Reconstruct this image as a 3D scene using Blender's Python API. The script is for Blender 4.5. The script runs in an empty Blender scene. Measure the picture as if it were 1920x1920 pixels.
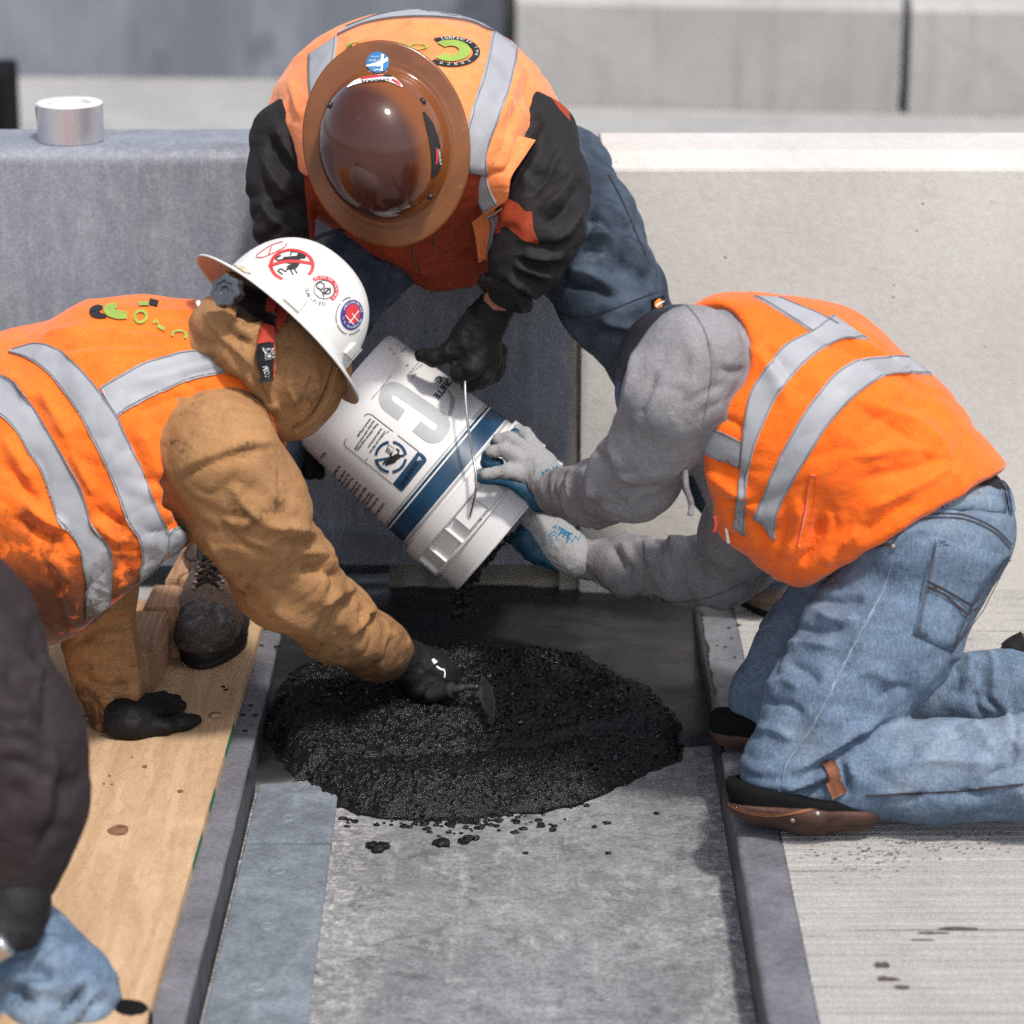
import bpy, bmesh, math, random
import numpy as np
from mathutils import Vector, Matrix
from mathutils.bvhtree import BVHTree

random.seed(7)
RNG = np.random.default_rng(7)
SC = bpy.context.scene
COL = SC.collection

# ------------------------------------------------------------------ camera
H_CAM, PITCH, YAW, FPX = 1.945, math.radians(18.0), math.radians(0.21), 6000.0
cam_d = bpy.data.cameras.new('camera')
cam = bpy.data.objects.new('camera', cam_d)
COL.objects.link(cam)
cam.location = (0, 0, H_CAM)
cam.rotation_euler = (math.pi / 2 - PITCH, 0, -YAW)
cam_d.sensor_width = 36.0
cam_d.lens = FPX / 1920 * 36.0
cam_d.clip_start = 0.1
cam_d.clip_end = 2000
cam_d.dof.use_dof = True
cam_d.dof.focus_distance = 4.85
cam_d.dof.aperture_fstop = 3.4
SC.camera = cam

# ------------------------------------------------------------------ sky, sun, exposure
SUN_DIR = Vector((0.24, -0.46, 0.85)).normalized()      # towards the sun
el = math.asin(SUN_DIR.z)
az = math.atan2(SUN_DIR.x, SUN_DIR.y)
world = bpy.data.worlds.new('World')
SC.world = world
world.use_nodes = True
wn = world.node_tree
bg = wn.nodes['Background']
sky = wn.nodes.new('ShaderNodeTexSky')
sky.sky_type = 'NISHITA'
sky.sun_disc = False
sky.sun_elevation = el
sky.sun_rotation = az
sky.dust_density = 2.5
sky.air_density = 1.0
hs = wn.nodes.new('ShaderNodeHueSaturation')          # thin high haze: a paler, greyer sky
hs.inputs['Saturation'].default_value = 0.6
wn.links.new(sky.outputs[0], hs.inputs['Color'])
wn.links.new(hs.outputs[0], bg.inputs[0])
bg.inputs[1].default_value = 0.15
sun_d = bpy.data.lights.new('sun', 'SUN')
sun = bpy.data.objects.new('sun', sun_d)
COL.objects.link(sun)
sun_d.energy = 2.5
sun_d.angle = math.radians(5.0)
sun_d.color = (1.0, 0.955, 0.89)
sun.rotation_euler = SUN_DIR.to_track_quat('Z', 'Y').to_euler()
sun.location = SUN_DIR * 20
SC.view_settings.view_transform = 'Standard'
SC.view_settings.look = 'None'
SC.view_settings.exposure = 0.46
SC.view_settings.gamma = 1.0
SC.view_settings.use_curve_mapping = False
SC.cycles.max_bounces = 6
SC.cycles.use_denoising = False
SC.cycles.use_adaptive_sampling = False
SC.cycles.sample_clamp_indirect = 4.0

# ------------------------------------------------------------------ pixel <-> world (photo measured at 1920 px)
_c, _s = math.cos(PITCH), math.sin(PITCH)
FWD = np.array([math.sin(YAW) * _c, math.cos(YAW) * _c, -_s])
RGT = np.array([math.cos(YAW), -math.sin(YAW), 0.0])
UPV = np.cross(RGT, FWD)
CAM = np.array([0, 0, H_CAM])

def ray(px, py):
    return FWD * FPX + RGT * (px - 960) - UPV * (py - 960)

def P(px, py, Y):                      # the point of pixel (px, py) at world depth Y
    d = ray(px, py)
    return CAM + d * (Y / d[1])

def G(px, py, z=0.0):                  # the point of pixel (px, py) on the level z
    d = ray(px, py)
    return CAM + d * ((z - H_CAM) / d[2])

def scale_at(p):                       # pixels per metre at a point
    return FPX / float(np.dot(np.asarray(p) - CAM, FWD))

def proj(v):
    v = np.asarray(v, dtype=float) - CAM
    z = v @ FWD
    return 960 + FPX * (v @ RGT) / z, 960 - FPX * (v @ UPV) / z

# ------------------------------------------------------------------ noise
def _hash(ix, iy, iz, seed):
    n = (ix * 374761393 + iy * 668265263 + iz * 2147483647 + seed * 1274126177) & 0xFFFFFFFF
    n = ((n ^ (n >> 13)) * 1274126177) & 0xFFFFFFFF
    n = (n ^ (n >> 16)) & 0xFFFF
    return n.astype(np.float64) / 32767.5 - 1.0

def vnoise(p, seed=0):
    i = np.floor(p).astype(np.int64)
    f = p - i
    u = f * f * f * (f * (f * 6 - 15) + 10)
    out = 0
    for dx in (0, 1):
        for dy in (0, 1):
            for dz in (0, 1):
                w = (u[:, 0] if dx else 1 - u[:, 0]) * (u[:, 1] if dy else 1 - u[:, 1]) * (u[:, 2] if dz else 1 - u[:, 2])
                out = out + w * _hash(i[:, 0] + dx, i[:, 1] + dy, i[:, 2] + dz, seed)
    return out

def fbm(p, octv=3, seed=0):
    a, s, o = 1.0, 0.0, 0
    for k in range(octv):
        o = o + a * vnoise(p * (2 ** k), seed + k * 17)
        s += a
        a *= 0.5
    return o / s

# ------------------------------------------------------------------ materials
MATS = {}

def nd(nt, t, **kw):
    n = nt.nodes.new(t)
    for k, v in kw.items():
        setattr(n, k, v)
    return n

class MB:
    """small node builder for one procedural material"""
    def __init__(s, name, rough=0.8, spec=0.4, metal=0.0):
        s.m = bpy.data.materials.new(name)
        s.m.use_nodes = True
        s.nt = s.m.node_tree
        s.b = s.nt.nodes['Principled BSDF']
        s.b.inputs['Roughness'].default_value = rough
        s.b.inputs['Specular IOR Level'].default_value = spec
        s.b.inputs['Metallic'].default_value = metal
        s.tc = nd(s.nt, 'ShaderNodeTexCoord')
        s.col = None
        s.nrm = None
        MATS[name] = s.m
    def L(s, a, b):
        s.nt.links.new(a, b)
    def coords(s, sc=(1, 1, 1), rot=(0, 0, 0)):
        mp = nd(s.nt, 'ShaderNodeMapping')
        mp.inputs['Scale'].default_value = sc
        mp.inputs['Rotation'].default_value = rot
        s.L(s.tc.outputs['Object'], mp.inputs[0])
        return mp.outputs[0]
    def noise(s, scale=10, detail=4, rough=0.55, sc=(1, 1, 1), dist=0.0, rot=(0, 0, 0)):
        n = nd(s.nt, 'ShaderNodeTexNoise')
        n.inputs['Scale'].default_value = scale
        n.inputs['Detail'].default_value = detail
        n.inputs['Roughness'].default_value = rough
        n.inputs['Distortion'].default_value = dist
        s.L(s.coords(sc, rot), n.inputs['Vector'])
        return n.outputs[0]
    def voro(s, scale=50, sc=(1, 1, 1), feature='F1', rnd=1.0):
        n = nd(s.nt, 'ShaderNodeTexVoronoi')
        n.feature = feature
        n.inputs['Scale'].default_value = scale
        n.inputs['Randomness'].default_value = rnd
        s.L(s.coords(sc), n.inputs['Vector'])
        return n.outputs['Distance']
    def wave(s, scale=20, sc=(1, 1, 1), dist=2, detail=3, dscale=1.5, axis='X', rot=(0, 0, 0)):
        n = nd(s.nt, 'ShaderNodeTexWave')
        n.bands_direction = axis
        n.inputs['Scale'].default_value = scale
        n.inputs['Distortion'].default_value = dist
        n.inputs['Detail'].default_value = detail
        n.inputs['Detail Scale'].default_value = dscale
        s.L(s.coords(sc, rot), n.inputs['Vector'])
        return n.outputs['Fac']
    def ramp(s, fac, lo, hi):
        r = nd(s.nt, 'ShaderNodeMapRange')
        r.interpolation_type = 'SMOOTHSTEP'
        r.inputs[1].default_value = lo
        r.inputs[2].default_value = hi
        s.L(fac, r.inputs[0])
        return r.outputs[0]
    def mul(s, a, b):
        m = nd(s.nt, 'ShaderNodeMath', operation='MULTIPLY')
        for i, v in enumerate((a, b)):
            if isinstance(v, (int, float)):
                m.inputs[i].default_value = v
            else:
                s.L(v, m.inputs[i])
        return m.outputs[0]
    def base(s, c):
        r = nd(s.nt, 'ShaderNodeRGB')
        r.outputs[0].default_value = (*c, 1)
        s.col = r.outputs[0]
        return s
    def mix(s, fac, c, blend='MIX'):
        m = nd(s.nt, 'ShaderNodeMix', data_type='RGBA', blend_type=blend)
        if isinstance(fac, (int, float)):
            m.inputs[0].default_value = fac
        else:
            s.L(fac, m.inputs[0])
        s.L(s.col, m.inputs[6])
        if isinstance(c, tuple):
            m.inputs[7].default_value = (*c, 1)
        else:
            s.L(c, m.inputs[7])
        s.col = m.outputs[2]
        return s
    def soil(s, zr, c):
        """grime rubbed into the hem: patches that grow denser between two heights of the wearer"""
        sp = nd(s.nt, 'ShaderNodeSeparateXYZ')
        s.L(s.tc.outputs['Object'], sp.inputs[0])
        up = s.ramp(sp.outputs['Z'], zr[0], zr[1])
        iv = nd(s.nt, 'ShaderNodeMath', operation='SUBTRACT')
        iv.inputs[0].default_value = 1.0
        s.L(up, iv.inputs[1])
        low = iv.outputs[0]
        ad = nd(s.nt, 'ShaderNodeMath', operation='ADD')
        s.L(s.noise(16, 6, 0.7, dist=0.5), ad.inputs[0])
        s.L(s.mul(low, 0.20), ad.inputs[1])
        s.mix(s.mul(s.mul(s.ramp(ad.outputs[0], 0.55, 0.67), low), 0.95), c)
    def grit(s, scale=170, amt=0.4):
        s.mix(amt, s.ramp(s.noise(scale, 4, 0.75), 0.34, 0.66), 'OVERLAY')
        return s
    def attr(s, name='panel'):
        a = nd(s.nt, 'ShaderNodeAttribute', attribute_name=name)
        return a.outputs['Fac']
    def bump(s, h, strength=0.3, dist=0.002):
        b = nd(s.nt, 'ShaderNodeBump')
        b.inputs['Strength'].default_value = strength
        b.inputs['Distance'].default_value = dist
        s.L(h, b.inputs['Height'])
        if s.nrm is not None:
            s.L(s.nrm, b.inputs['Normal'])
        s.nrm = b.outputs[0]
        return s
    def rough(s, fac, lo, hi):
        r = nd(s.nt, 'ShaderNodeMapRange')
        r.inputs[3].default_value = lo
        r.inputs[4].default_value = hi
        s.L(fac, r.inputs[0])
        s.L(r.outputs[0], s.b.inputs['Roughness'])
        return s
    def done(s):
        if s.col is not None:
            s.L(s.col, s.b.inputs['Base Color'])
        if s.nrm is not None:
            s.L(s.nrm, s.b.inputs['Normal'])
        return s.m

def plain(name, c, rough=0.6, spec=0.4, metal=0.0, var=0.12, vs=40):
    m = MB(name, rough, spec, metal).base(c)
    m.mix(m.ramp(m.noise(vs, 4), 0.35, 0.75), tuple(min(1, x * (1 - var * 2)) for x in c))
    return m.done()

def fabric(name, c, c2, weave=900, wstr=0.25, rough=0.9, stain=None, stain_lo=0.6, stain_scale=9, fold=True, grain=0.0, spec=0.2, soil=None):
    m = MB(name, rough, spec).base(c)
    m.mix(m.mul(m.ramp(m.noise(14, 5), 0.35, 0.7), 0.8), c2)
    if grain:
        m.mix(m.mul(m.ramp(m.noise(420, 2, 0.7), 0.4, 0.68), grain), tuple(x * 0.45 for x in c2))
        m.mix(m.mul(m.ramp(m.noise(300, 2, 0.7), 0.55, 0.75), grain), tuple(min(1, x * 1.7) for x in c))
    if stain:
        mask = m.mul(m.ramp(m.noise(stain_scale, 6, 0.65, dist=0.6), stain_lo, stain_lo + 0.12), m.ramp(m.noise(60, 4, 0.7), 0.35, 0.6))
        m.mix(m.mul(mask, 0.8), stain)
        if soil:
            m.soil(soil, stain)
    m.grit(weave * 0.35, 0.10).grit(40, 0.07)
    if name.startswith('orange'):
        m.b.inputs['Sheen Weight'].default_value = 0.22
        m.b.inputs['Sheen Roughness'].default_value = 0.45
    m.bump(m.wave(5, (1, 1, 1.6), 9, 5, 1.4, 'DIAGONAL'), 0.18, 0.008)
    m.bump(m.noise(22, 5, 0.55, dist=0.8), 0.45, 0.008)
    m.bump(m.noise(weave * 0.6, 2, 0.6), wstr * 1.5, 0.0014)
    return m.done()

def build_materials():
    # concrete of the right barrier: pale, pitted
    def concrete(name, c, c2, pit=1.0, blot=3.0, streak=False, rough=0.85):
        m = MB(name, rough, 0.3).base(c)
        m.mix(m.ramp(m.noise(blot, 6, 0.6), 0.35, 0.7), c2)
        m.mix(m.mul(m.ramp(m.noise(blot * 6, 5, 0.7), 0.55, 0.8), 0.5), tuple(x * 0.8 for x in c2))
        m.mix(m.mul(m.ramp(m.noise(1.1, 6, 0.6, sc=(1, 1, 0.5), dist=1.0), 0.45, 0.65), 0.25), tuple(x * 1.12 for x in c))
        if streak:
            m.mix(m.mul(m.ramp(m.noise(16, 4, 0.6, sc=(1, 1, 0.12)), 0.5, 0.75), 0.5), tuple(x * 0.75 for x in c2))
        if pit:
            v = m.ramp(m.voro(26), 0.085, 0.04)
            sel = m.ramp(m.noise(11, 2), 0.46, 0.54)
            pits = m.mul(v, sel)
            m.mix(m.mul(m.ramp(m.noise(1.7, 6, 0.65, dist=1.5), 0.56, 0.68), 0.4), tuple(x * 0.82 for x in c2))
            m.mix(m.mul(pits, 0.7 * pit), tuple(x * 0.45 for x in c2))
            m.bump(m.mul(pits, -1.0), 0.5 * pit, 0.004)
        m.grit(60, 0.05)
        m.bump(m.noise(90, 6, 0.65), 0.25, 0.004)
        return m.done()
    concrete('pale_concrete', (0.545, 0.52, 0.485), (0.485, 0.457, 0.425))
    concrete('far_concrete', (0.36, 0.35, 0.33), (0.29, 0.28, 0.265), 0.3, 2.0, True)
    concrete('apron_concrete', (0.34, 0.335, 0.325), (0.285, 0.28, 0.275), 0.2, 4.0, True)
    concrete('rough_mortar', (0.30, 0.28, 0.24), (0.17, 0.16, 0.14), 0.8, 14.0)
    # coated barrier: blue grey sheet with faint vertical streaks
    m = MB('grey_coating', 0.5, 0.4).base((0.195, 0.213, 0.252))
    m.mix(m.ramp(m.noise(3.0, 5, 0.6), 0.35, 0.7), (0.165, 0.175, 0.20))
    m.mix(m.mul(m.ramp(m.noise(26, 5, 0.65, sc=(1, 1, 0.08)), 0.46, 0.76), 0.5), (0.32, 0.33, 0.362))
    m.mix(m.mul(m.ramp(m.noise(11, 5, 0.65, sc=(1, 1, 0.1)), 0.48, 0.72), 0.6), (0.13, 0.137, 0.155))
    m.mix(m.mul(m.ramp(m.noise(6, 7, 0.7, dist=0.6), 0.46, 0.66), 0.45), (0.29, 0.30, 0.33))
    m.mix(m.mul(m.ramp(m.noise(60, 6, 0.75, sc=(1, 1, 0.3)), 0.5, 0.72), 0.5), (0.36, 0.365, 0.39))
    m.mix(m.mul(m.ramp(m.noise(9, 6, 0.7), 0.62, 0.76), 0.4), (0.36, 0.345, 0.32))
    m.mix(m.mul(m.ramp(m.noise(300, 3, 0.7), 0.5, 0.8), 0.3), (0.33, 0.33, 0.35))
    m.grit(200, 0.17)
    m.rough(m.noise(12, 5), 0.35, 0.62)
    m.bump(m.noise(5, 4, 0.5), 0.25, 0.01).bump(m.noise(150, 4, 0.6), 0.15, 0.002)
    m.done()
    m = MB('far_coating', 0.55, 0.4).base((0.21, 0.225, 0.26))
    m.mix(m.ramp(m.noise(3.5, 5, 0.6, sc=(1, 1, 0.35)), 0.35, 0.65), (0.13, 0.145, 0.17))
    m.mix(m.mul(m.ramp(m.noise(5, 3), 0.55, 0.7), 0.6), (0.10, 0.105, 0.12))
    m.done()
    # grooved deck
    m = MB('grooved_concrete', 0.9, 0.25).base((0.375, 0.36, 0.34))
    m.mix(m.ramp(m.noise(5, 6, 0.65), 0.35, 0.7), (0.315, 0.305, 0.29))
    m.mix(m.mul(m.ramp(m.noise(55, 6, 0.75, sc=(0.35, 1, 1)), 0.5, 0.75), 0.5), (0.245, 0.235, 0.225))
    m.mix(m.mul(m.ramp(m.noise(160, 4, 0.8, sc=(0.4, 1, 1)), 0.62, 0.75), 0.55), (0.2, 0.18, 0.16))
    st = m.mul(m.ramp(m.noise(4.2, 5, 0.6, sc=(0.6, 1.6, 1)), 0.60, 0.66), m.ramp(m.noise(60, 3), 0.35, 0.55))
    m.mix(m.mul(st, 0.8), (0.12, 0.10, 0.085))
    m.grit(190, 0.12).grit(420, 0.08)
    m.bump(m.noise(220, 5, 0.7), 0.5, 0.004)
    m.done()
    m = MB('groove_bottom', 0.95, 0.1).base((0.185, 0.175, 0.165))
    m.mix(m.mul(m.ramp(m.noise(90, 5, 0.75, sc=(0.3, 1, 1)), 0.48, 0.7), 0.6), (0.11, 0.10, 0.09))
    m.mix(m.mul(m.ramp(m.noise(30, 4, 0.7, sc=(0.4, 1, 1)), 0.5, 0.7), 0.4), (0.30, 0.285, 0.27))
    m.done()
    # trench floor
    m = MB('stained_floor', 0.7, 0.4).base((0.165, 0.165, 0.172))
    m.mix(m.ramp(m.noise(4.5, 9, 0.72), 0.36, 0.66), (0.235, 0.236, 0.244))
    m.mix(m.mul(m.ramp(m.noise(24, 6, 0.75, sc=(0.6, 1, 1), rot=(0, 0, 0.5)), 0.5, 0.72), 0.55), (0.32, 0.32, 0.325))
    m.mix(m.mul(m.ramp(m.noise(13, 7, 0.72, dist=0.8), 0.52, 0.66), 0.6), (0.075, 0.075, 0.08))
    m.mix(m.mul(m.ramp(m.noise(70, 5, 0.75, sc=(1, 0.5, 1)), 0.55, 0.72), 0.35), (0.28, 0.278, 0.28))
    m.mix(m.mul(m.ramp(m.noise(160, 4, 0.75), 0.58, 0.7), 0.55), (0.09, 0.088, 0.085))
    m.mix(m.mul(m.ramp(m.noise(3.2, 8, 0.75, sc=(1, 0.5, 1), dist=2.0), 0.54, 0.66), 0.6), (0.36, 0.36, 0.362))
    m.mix(m.mul(m.ramp(m.noise(300, 3, 0.7), 0.45, 0.75), 0.35), (0.06, 0.06, 0.064))
    m.mix(m.mul(m.ramp(m.noise(9, 6, 0.75, sc=(2.2, 0.25, 1), rot=(0, 0, 0.35)), 0.54, 0.7), 0.5), (0.33, 0.33, 0.332))
    m.mix(m.mul(m.ramp(m.noise(8, 6, 0.75, sc=(0.25, 2.0, 1), rot=(0, 0, -0.3)), 0.56, 0.72), 0.5), (0.085, 0.085, 0.088))
    sx = nd(m.nt, 'ShaderNodeSeparateXYZ')
    m.L(m.tc.outputs['Object'], sx.inputs[0])
    for lo, hi in ((-0.15, -0.25), (0.26, 0.335)):        # lime dust swept against both edges
        r = nd(m.nt, 'ShaderNodeMapRange')
        r.inputs[1].default_value, r.inputs[2].default_value = lo, hi
        m.L(sx.outputs['X'], r.inputs[0])
        m.mix(m.mul(m.mul(r.outputs[0], m.ramp(m.noise(55, 6, 0.8), 0.47, 0.6)), 0.75), (0.42, 0.41, 0.40))
    m.grit(150, 0.24).grit(40, 0.18).grit(420, 0.12)
    m.rough(m.noise(9, 5), 0.45, 0.85)
    m.bump(m.noise(60, 6, 0.7), 0.3, 0.004)
    m.done()
    # steel / membrane
    m = MB('galvanised_plate', 0.5, 0.45, 0.15).base((0.205, 0.235, 0.268))
    m.mix(m.ramp(m.noise(7, 6, 0.65, dist=0.6), 0.35, 0.68), (0.145, 0.168, 0.195))
    m.mix(m.mul(m.ramp(m.noise(40, 5, 0.7), 0.55, 0.75), 0.45), (0.30, 0.325, 0.345))
    m.mix(m.mul(m.ramp(m.noise(9, 8, 0.8, dist=1.0), 0.58, 0.7), 0.6), (0.33, 0.345, 0.355))
    m.grit(120, 0.15).grit(18, 0.15)
    m.rough(m.noise(14, 5), 0.35, 0.7)
    m.bump(m.noise(60, 5, 0.6), 0.12, 0.002)
    m.done()
    m = MB('grey_tape', 0.42, 0.45).base((0.155, 0.155, 0.175))
    m.mix(m.ramp(m.noise(6, 5, 0.6), 0.38, 0.68), (0.12, 0.12, 0.138))
    m.mix(m.mul(m.ramp(m.noise(35, 5, 0.7, sc=(1, 0.4, 1)), 0.6, 0.75), 0.4), (0.25, 0.25, 0.27))
    m.grit(130, 0.15).grit(14, 0.12)
    m.rough(m.noise(18, 4), 0.3, 0.6)
    m.bump(m.noise(9, 5, 0.55, sc=(1, 2.0, 1)), 0.5, 0.012).bump(m.noise(70, 4, 0.6), 0.15, 0.002)
    m.done()
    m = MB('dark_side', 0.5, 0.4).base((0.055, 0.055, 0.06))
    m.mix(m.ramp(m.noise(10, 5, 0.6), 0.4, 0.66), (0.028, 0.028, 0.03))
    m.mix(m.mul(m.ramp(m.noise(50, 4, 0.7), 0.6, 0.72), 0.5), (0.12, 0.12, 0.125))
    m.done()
    # wood
    def wood(name, c, dark, light, along, sc, wavescale=5.5):
        m = MB(name, 0.75, 0.3).base(c)
        w = m.wave(wavescale, sc, 9, 4, 1.2, along)
        m.mix(m.mul(m.ramp(w, 0.35, 0.9), 0.55), light)
        m.mix(m.mul(m.ramp(m.noise(40, 5, 0.7, sc=(1, 0.06, 1), dist=0.8), 0.48, 0.66), 0.42), tuple((x + y) / 2 for x, y in zip(c, dark)))
        m.mix(m.mul(m.ramp(m.wave(7, (1, 0.16, 1), 10, 3, 0.8, along), 0.78, 0.97), 0.5), tuple((x + y) / 2 for x, y in zip(c, dark)))
        m.mix(m.mul(m.ramp(m.wave(wavescale * 1.7, sc, 16, 6, 2.2, along), 0.84, 1.0), 0.30), dark)
        m.mix(m.mul(m.ramp(m.noise(2.6, 7, 0.7, dist=2.5), 0.55, 0.75), 0.3), tuple(x * 0.72 for x in c))
        m.mix(m.mul(m.ramp(m.noise(4, 5, 0.6, dist=1.5), 0.5, 0.7), 0.3), tuple(min(1, x * 1.15) for x in light))
        m.mix(m.mul(m.ramp(m.noise(7, 5, 0.6), 0.45, 0.75), 0.4), tuple(x * 0.75 for x in c))
        m.mix(m.mul(m.ramp(m.noise(120, 4, 0.75, sc=sc), 0.6, 0.78), 0.4), dark)
        m.grit(260, 0.12)
        m.bump(w, 0.1, 0.002).bump(m.noise(160, 4, 0.7, sc=sc), 0.2, 0.0015)
        return m.done()
    wood('plywood', (0.47, 0.315, 0.185), (0.33, 0.185, 0.095), (0.54, 0.385, 0.24), 'X', (1, 0.3, 1), 7.0)
    wood('pine_lumber', (0.38, 0.22, 0.125), (0.17, 0.085, 0.04), (0.50, 0.32, 0.20), 'X', (1.6, 0.14, 1.6), 16)
    plain('mud', (0.10, 0.08, 0.065), 0.9, 0.2, var=0.3, vs=150)
    plain('knot', (0.24, 0.125, 0.07), 0.8, 0.2, var=0.3, vs=120)
    plain('plug', (0.66, 0.5, 0.31), 0.8, 0.2)
    plain('green_edge', (0.03, 0.16, 0.09), 0.8, 0.2)
    # grout
    m = MB('wet_grout', 0.3, 0.3).base((0.006, 0.006, 0.007))
    m.mix(m.ramp(m.noise(110, 4, 0.7), 0.42, 0.7), (0.013, 0.0125, 0.0135))
    m.mix(m.mul(m.ramp(m.noise(14, 5, 0.7), 0.62, 0.72), 0.4), (0.05, 0.044, 0.036))
    m.rough(m.noise(300, 3, 0.7), 0.04, 0.30)
    m.bump(m.noise(380, 3, 0.75), 0.6, 0.003)
    m.done()
    m = MB('wet_grain', 0.07, 0.45).base((0.007, 0.007, 0.0075))
    m.mix(m.ramp(m.noise(90, 2), 0.5, 0.75), (0.024, 0.022, 0.021))
    m.done()
    m = MB('slurry', 0.2, 0.5).base((0.012, 0.012, 0.0135))
    m.mix(m.ramp(m.noise(9, 6, 0.7, sc=(1, 2, 1)), 0.42, 0.7), (0.026, 0.026, 0.028))
    m.rough(m.noise(10, 6, 0.7, sc=(1, 2.5, 1)), 0.25, 0.6)
    m.bump(m.noise(35, 5, 0.6), 0.22, 0.004).bump(m.noise(420, 3, 0.6), 0.2, 0.001)
    m.done()
    # cloth
    fabric('orange_left', (0.88, 0.165, 0.016), (0.80, 0.135, 0.010), 700, 0.2, 0.75, (0.05, 0.022, 0.010), 0.70, 7, soil=(0.27, 0.52))
    fabric('orange_right', (0.90, 0.145, 0.008), (0.84, 0.122, 0.006), 700, 0.15, 0.72, (0.25, 0.06, 0.012), 0.70, 7)
    fabric('orange_highlit', (0.84, 0.26, 0.09), (0.78, 0.21, 0.06), 700, 0.2, 0.78, (0.16, 0.06, 0.025), 0.66, 10)  # paler orange: the highlight on this vest is put into its colour
    m = MB('reflective', 0.6, 0.4, 0.0).base((0.33, 0.335, 0.36))
    m.mix(m.ramp(m.noise(12, 5), 0.4, 0.7), (0.275, 0.28, 0.30))
    mask = m.mul(m.ramp(m.noise(8, 6, 0.65, dist=0.6), 0.6, 0.72), m.ramp(m.noise(70, 4, 0.7), 0.35, 0.6))
    m.mix(m.mul(mask, 0.75), (0.10, 0.085, 0.065))
    m.soil((0.24, 0.46), (0.06, 0.052, 0.045))
    m.bump(m.noise(30, 4), 0.25, 0.005).bump(m.voro(700), 0.12, 0.0006)
    m.done()
    fabric('tan_duck', (0.345, 0.185, 0.083), (0.29, 0.148, 0.062), 800, 0.3, 0.9, (0.055, 0.03, 0.016), 0.565, 13, soil=(-0.02, 0.20))
    fabric('grey_jersey', (0.25, 0.24, 0.25), (0.205, 0.197, 0.205), 620, 0.35, 0.95, None, grain=0.28)
    fabric('black_softshell', (0.0125, 0.0108, 0.0118), (0.0085, 0.0075, 0.008), 900, 0.15, 0.6, (0.05, 0.045, 0.045), 0.66, 18, spec=0.3)
    fabric('red_fleece', (0.34, 0.046, 0.014), (0.28, 0.036, 0.010), 500, 0.3, 0.95, (0.10, 0.025, 0.012), 0.62, 12, grain=0.25)
    m = MB('two_tone_jacket', 0.75, 0.3).base((0.30, 0.042, 0.013))
    m.mix(m.ramp(m.noise(14, 5), 0.35, 0.7), (0.24, 0.032, 0.010))
    m.mix(m.mul(m.ramp(m.noise(12, 6, 0.65, dist=0.6), 0.62, 0.72), 0.6), (0.09, 0.022, 0.011))
    m.mix(m.ramp(m.attr(), 0.42, 0.58), (0.0115, 0.010, 0.011))
    m.mix(m.mul(m.ramp(m.noise(40, 6, 0.75, dist=0.5), 0.68, 0.76), 0.5), (0.09, 0.08, 0.08))
    m.bump(m.wave(5, (1, 1, 1.6), 9, 5, 1.4, 'DIAGONAL'), 0.25, 0.010).bump(m.noise(30, 5, 0.55, dist=0.8), 0.4, 0.006).bump(m.noise(500, 2, 0.6), 0.3, 0.001)
    m.done()
    fabric('navy_twill', (0.026, 0.036, 0.053), (0.072, 0.098, 0.135), 900, 0.25, 0.85, (0.11, 0.14, 0.18), 0.56, 5)
    fabric('maroon_jacket', (0.026, 0.019, 0.0205), (0.017, 0.0125, 0.0135), 700, 0.2, 0.7)
    def denim(name, a, b, c):
        m = MB(name, 0.9, 0.2).base(a)
        m.mix(m.ramp(m.noise(8, 5, 0.6), 0.36, 0.66), b)
        m.mix(m.mul(m.ramp(m.noise(5.5, 4), 0.48, 0.66), 0.85), c)
        m.mix(m.mul(m.ramp(m.noise(330, 3, 0.7, sc=(1, 1, 0.12), rot=(0, 0.6, 0)), 0.42, 0.72), 0.30), tuple(min(1, x * 1.45) for x in c))
        m.mix(m.mul(m.ramp(m.noise(420, 2, 0.7), 0.5, 0.7), 0.35), tuple(x * 0.45 for x in a))
        m.grit(260, 0.18).grit(30, 0.12)
        m.bump(m.wave(5, (1, 1, 1.6), 9, 5, 1.4, 'DIAGONAL'), 0.22, 0.010).bump(m.noise(24, 4, 0.55), 0.3, 0.008).bump(m.noise(620, 2, 0.6), 0.35, 0.0012)
        return m.done()
    denim('light_denim', (0.092, 0.135, 0.20), (0.125, 0.172, 0.24), (0.205, 0.25, 0.305))
    denim('dark_denim', (0.03, 0.042, 0.066), (0.05, 0.066, 0.095), (0.08, 0.10, 0.135))
    denim('pale_denim', (0.075, 0.12, 0.185), (0.12, 0.172, 0.245), (0.20, 0.26, 0.335))
    plain('denim_thread', (0.05, 0.04, 0.045), 0.9, 0.2)
    plain('denim_seam', (0.22, 0.27, 0.335), 0.9, 0.2)
    fabric('black_glove', (0.0085, 0.0085, 0.009), (0.006, 0.006, 0.0065), 600, 0.45, 0.6, None, spec=0.25)
    fabric('black_web', (0.016, 0.016, 0.018), (0.011, 0.011, 0.012), 500, 0.3, 0.7)
    m = MB('grey_knit', 0.95, 0.2).base((0.31, 0.31, 0.31))
    m.mix(m.mul(m.ramp(m.noise(420, 3), 0.4, 0.65), 0.6), (0.235, 0.235, 0.235))
    m.bump(m.wave(150, (1, 1, 1), 0.5, 1, 1, 'DIAGONAL'), 0.4, 0.0015).bump(m.noise(500, 2), 0.3, 0.001)
    m.done()
    m = MB('blue_rubber', 0.5, 0.4).base((0.005, 0.06, 0.115))
    m.mix(m.ramp(m.noise(60, 4), 0.4, 0.7), (0.004, 0.028, 0.052))
    m.bump(m.noise(260, 3, 0.6), 0.5, 0.002)
    m.done()
    m = MB('skin', 0.5, 0.4).base((0.36, 0.155, 0.09))
    m.mix(m.ramp(m.noise(70, 4), 0.4, 0.7), (0.29, 0.115, 0.065))
    m.bump(m.noise(240, 4, 0.7), 0.3, 0.0015)
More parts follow.
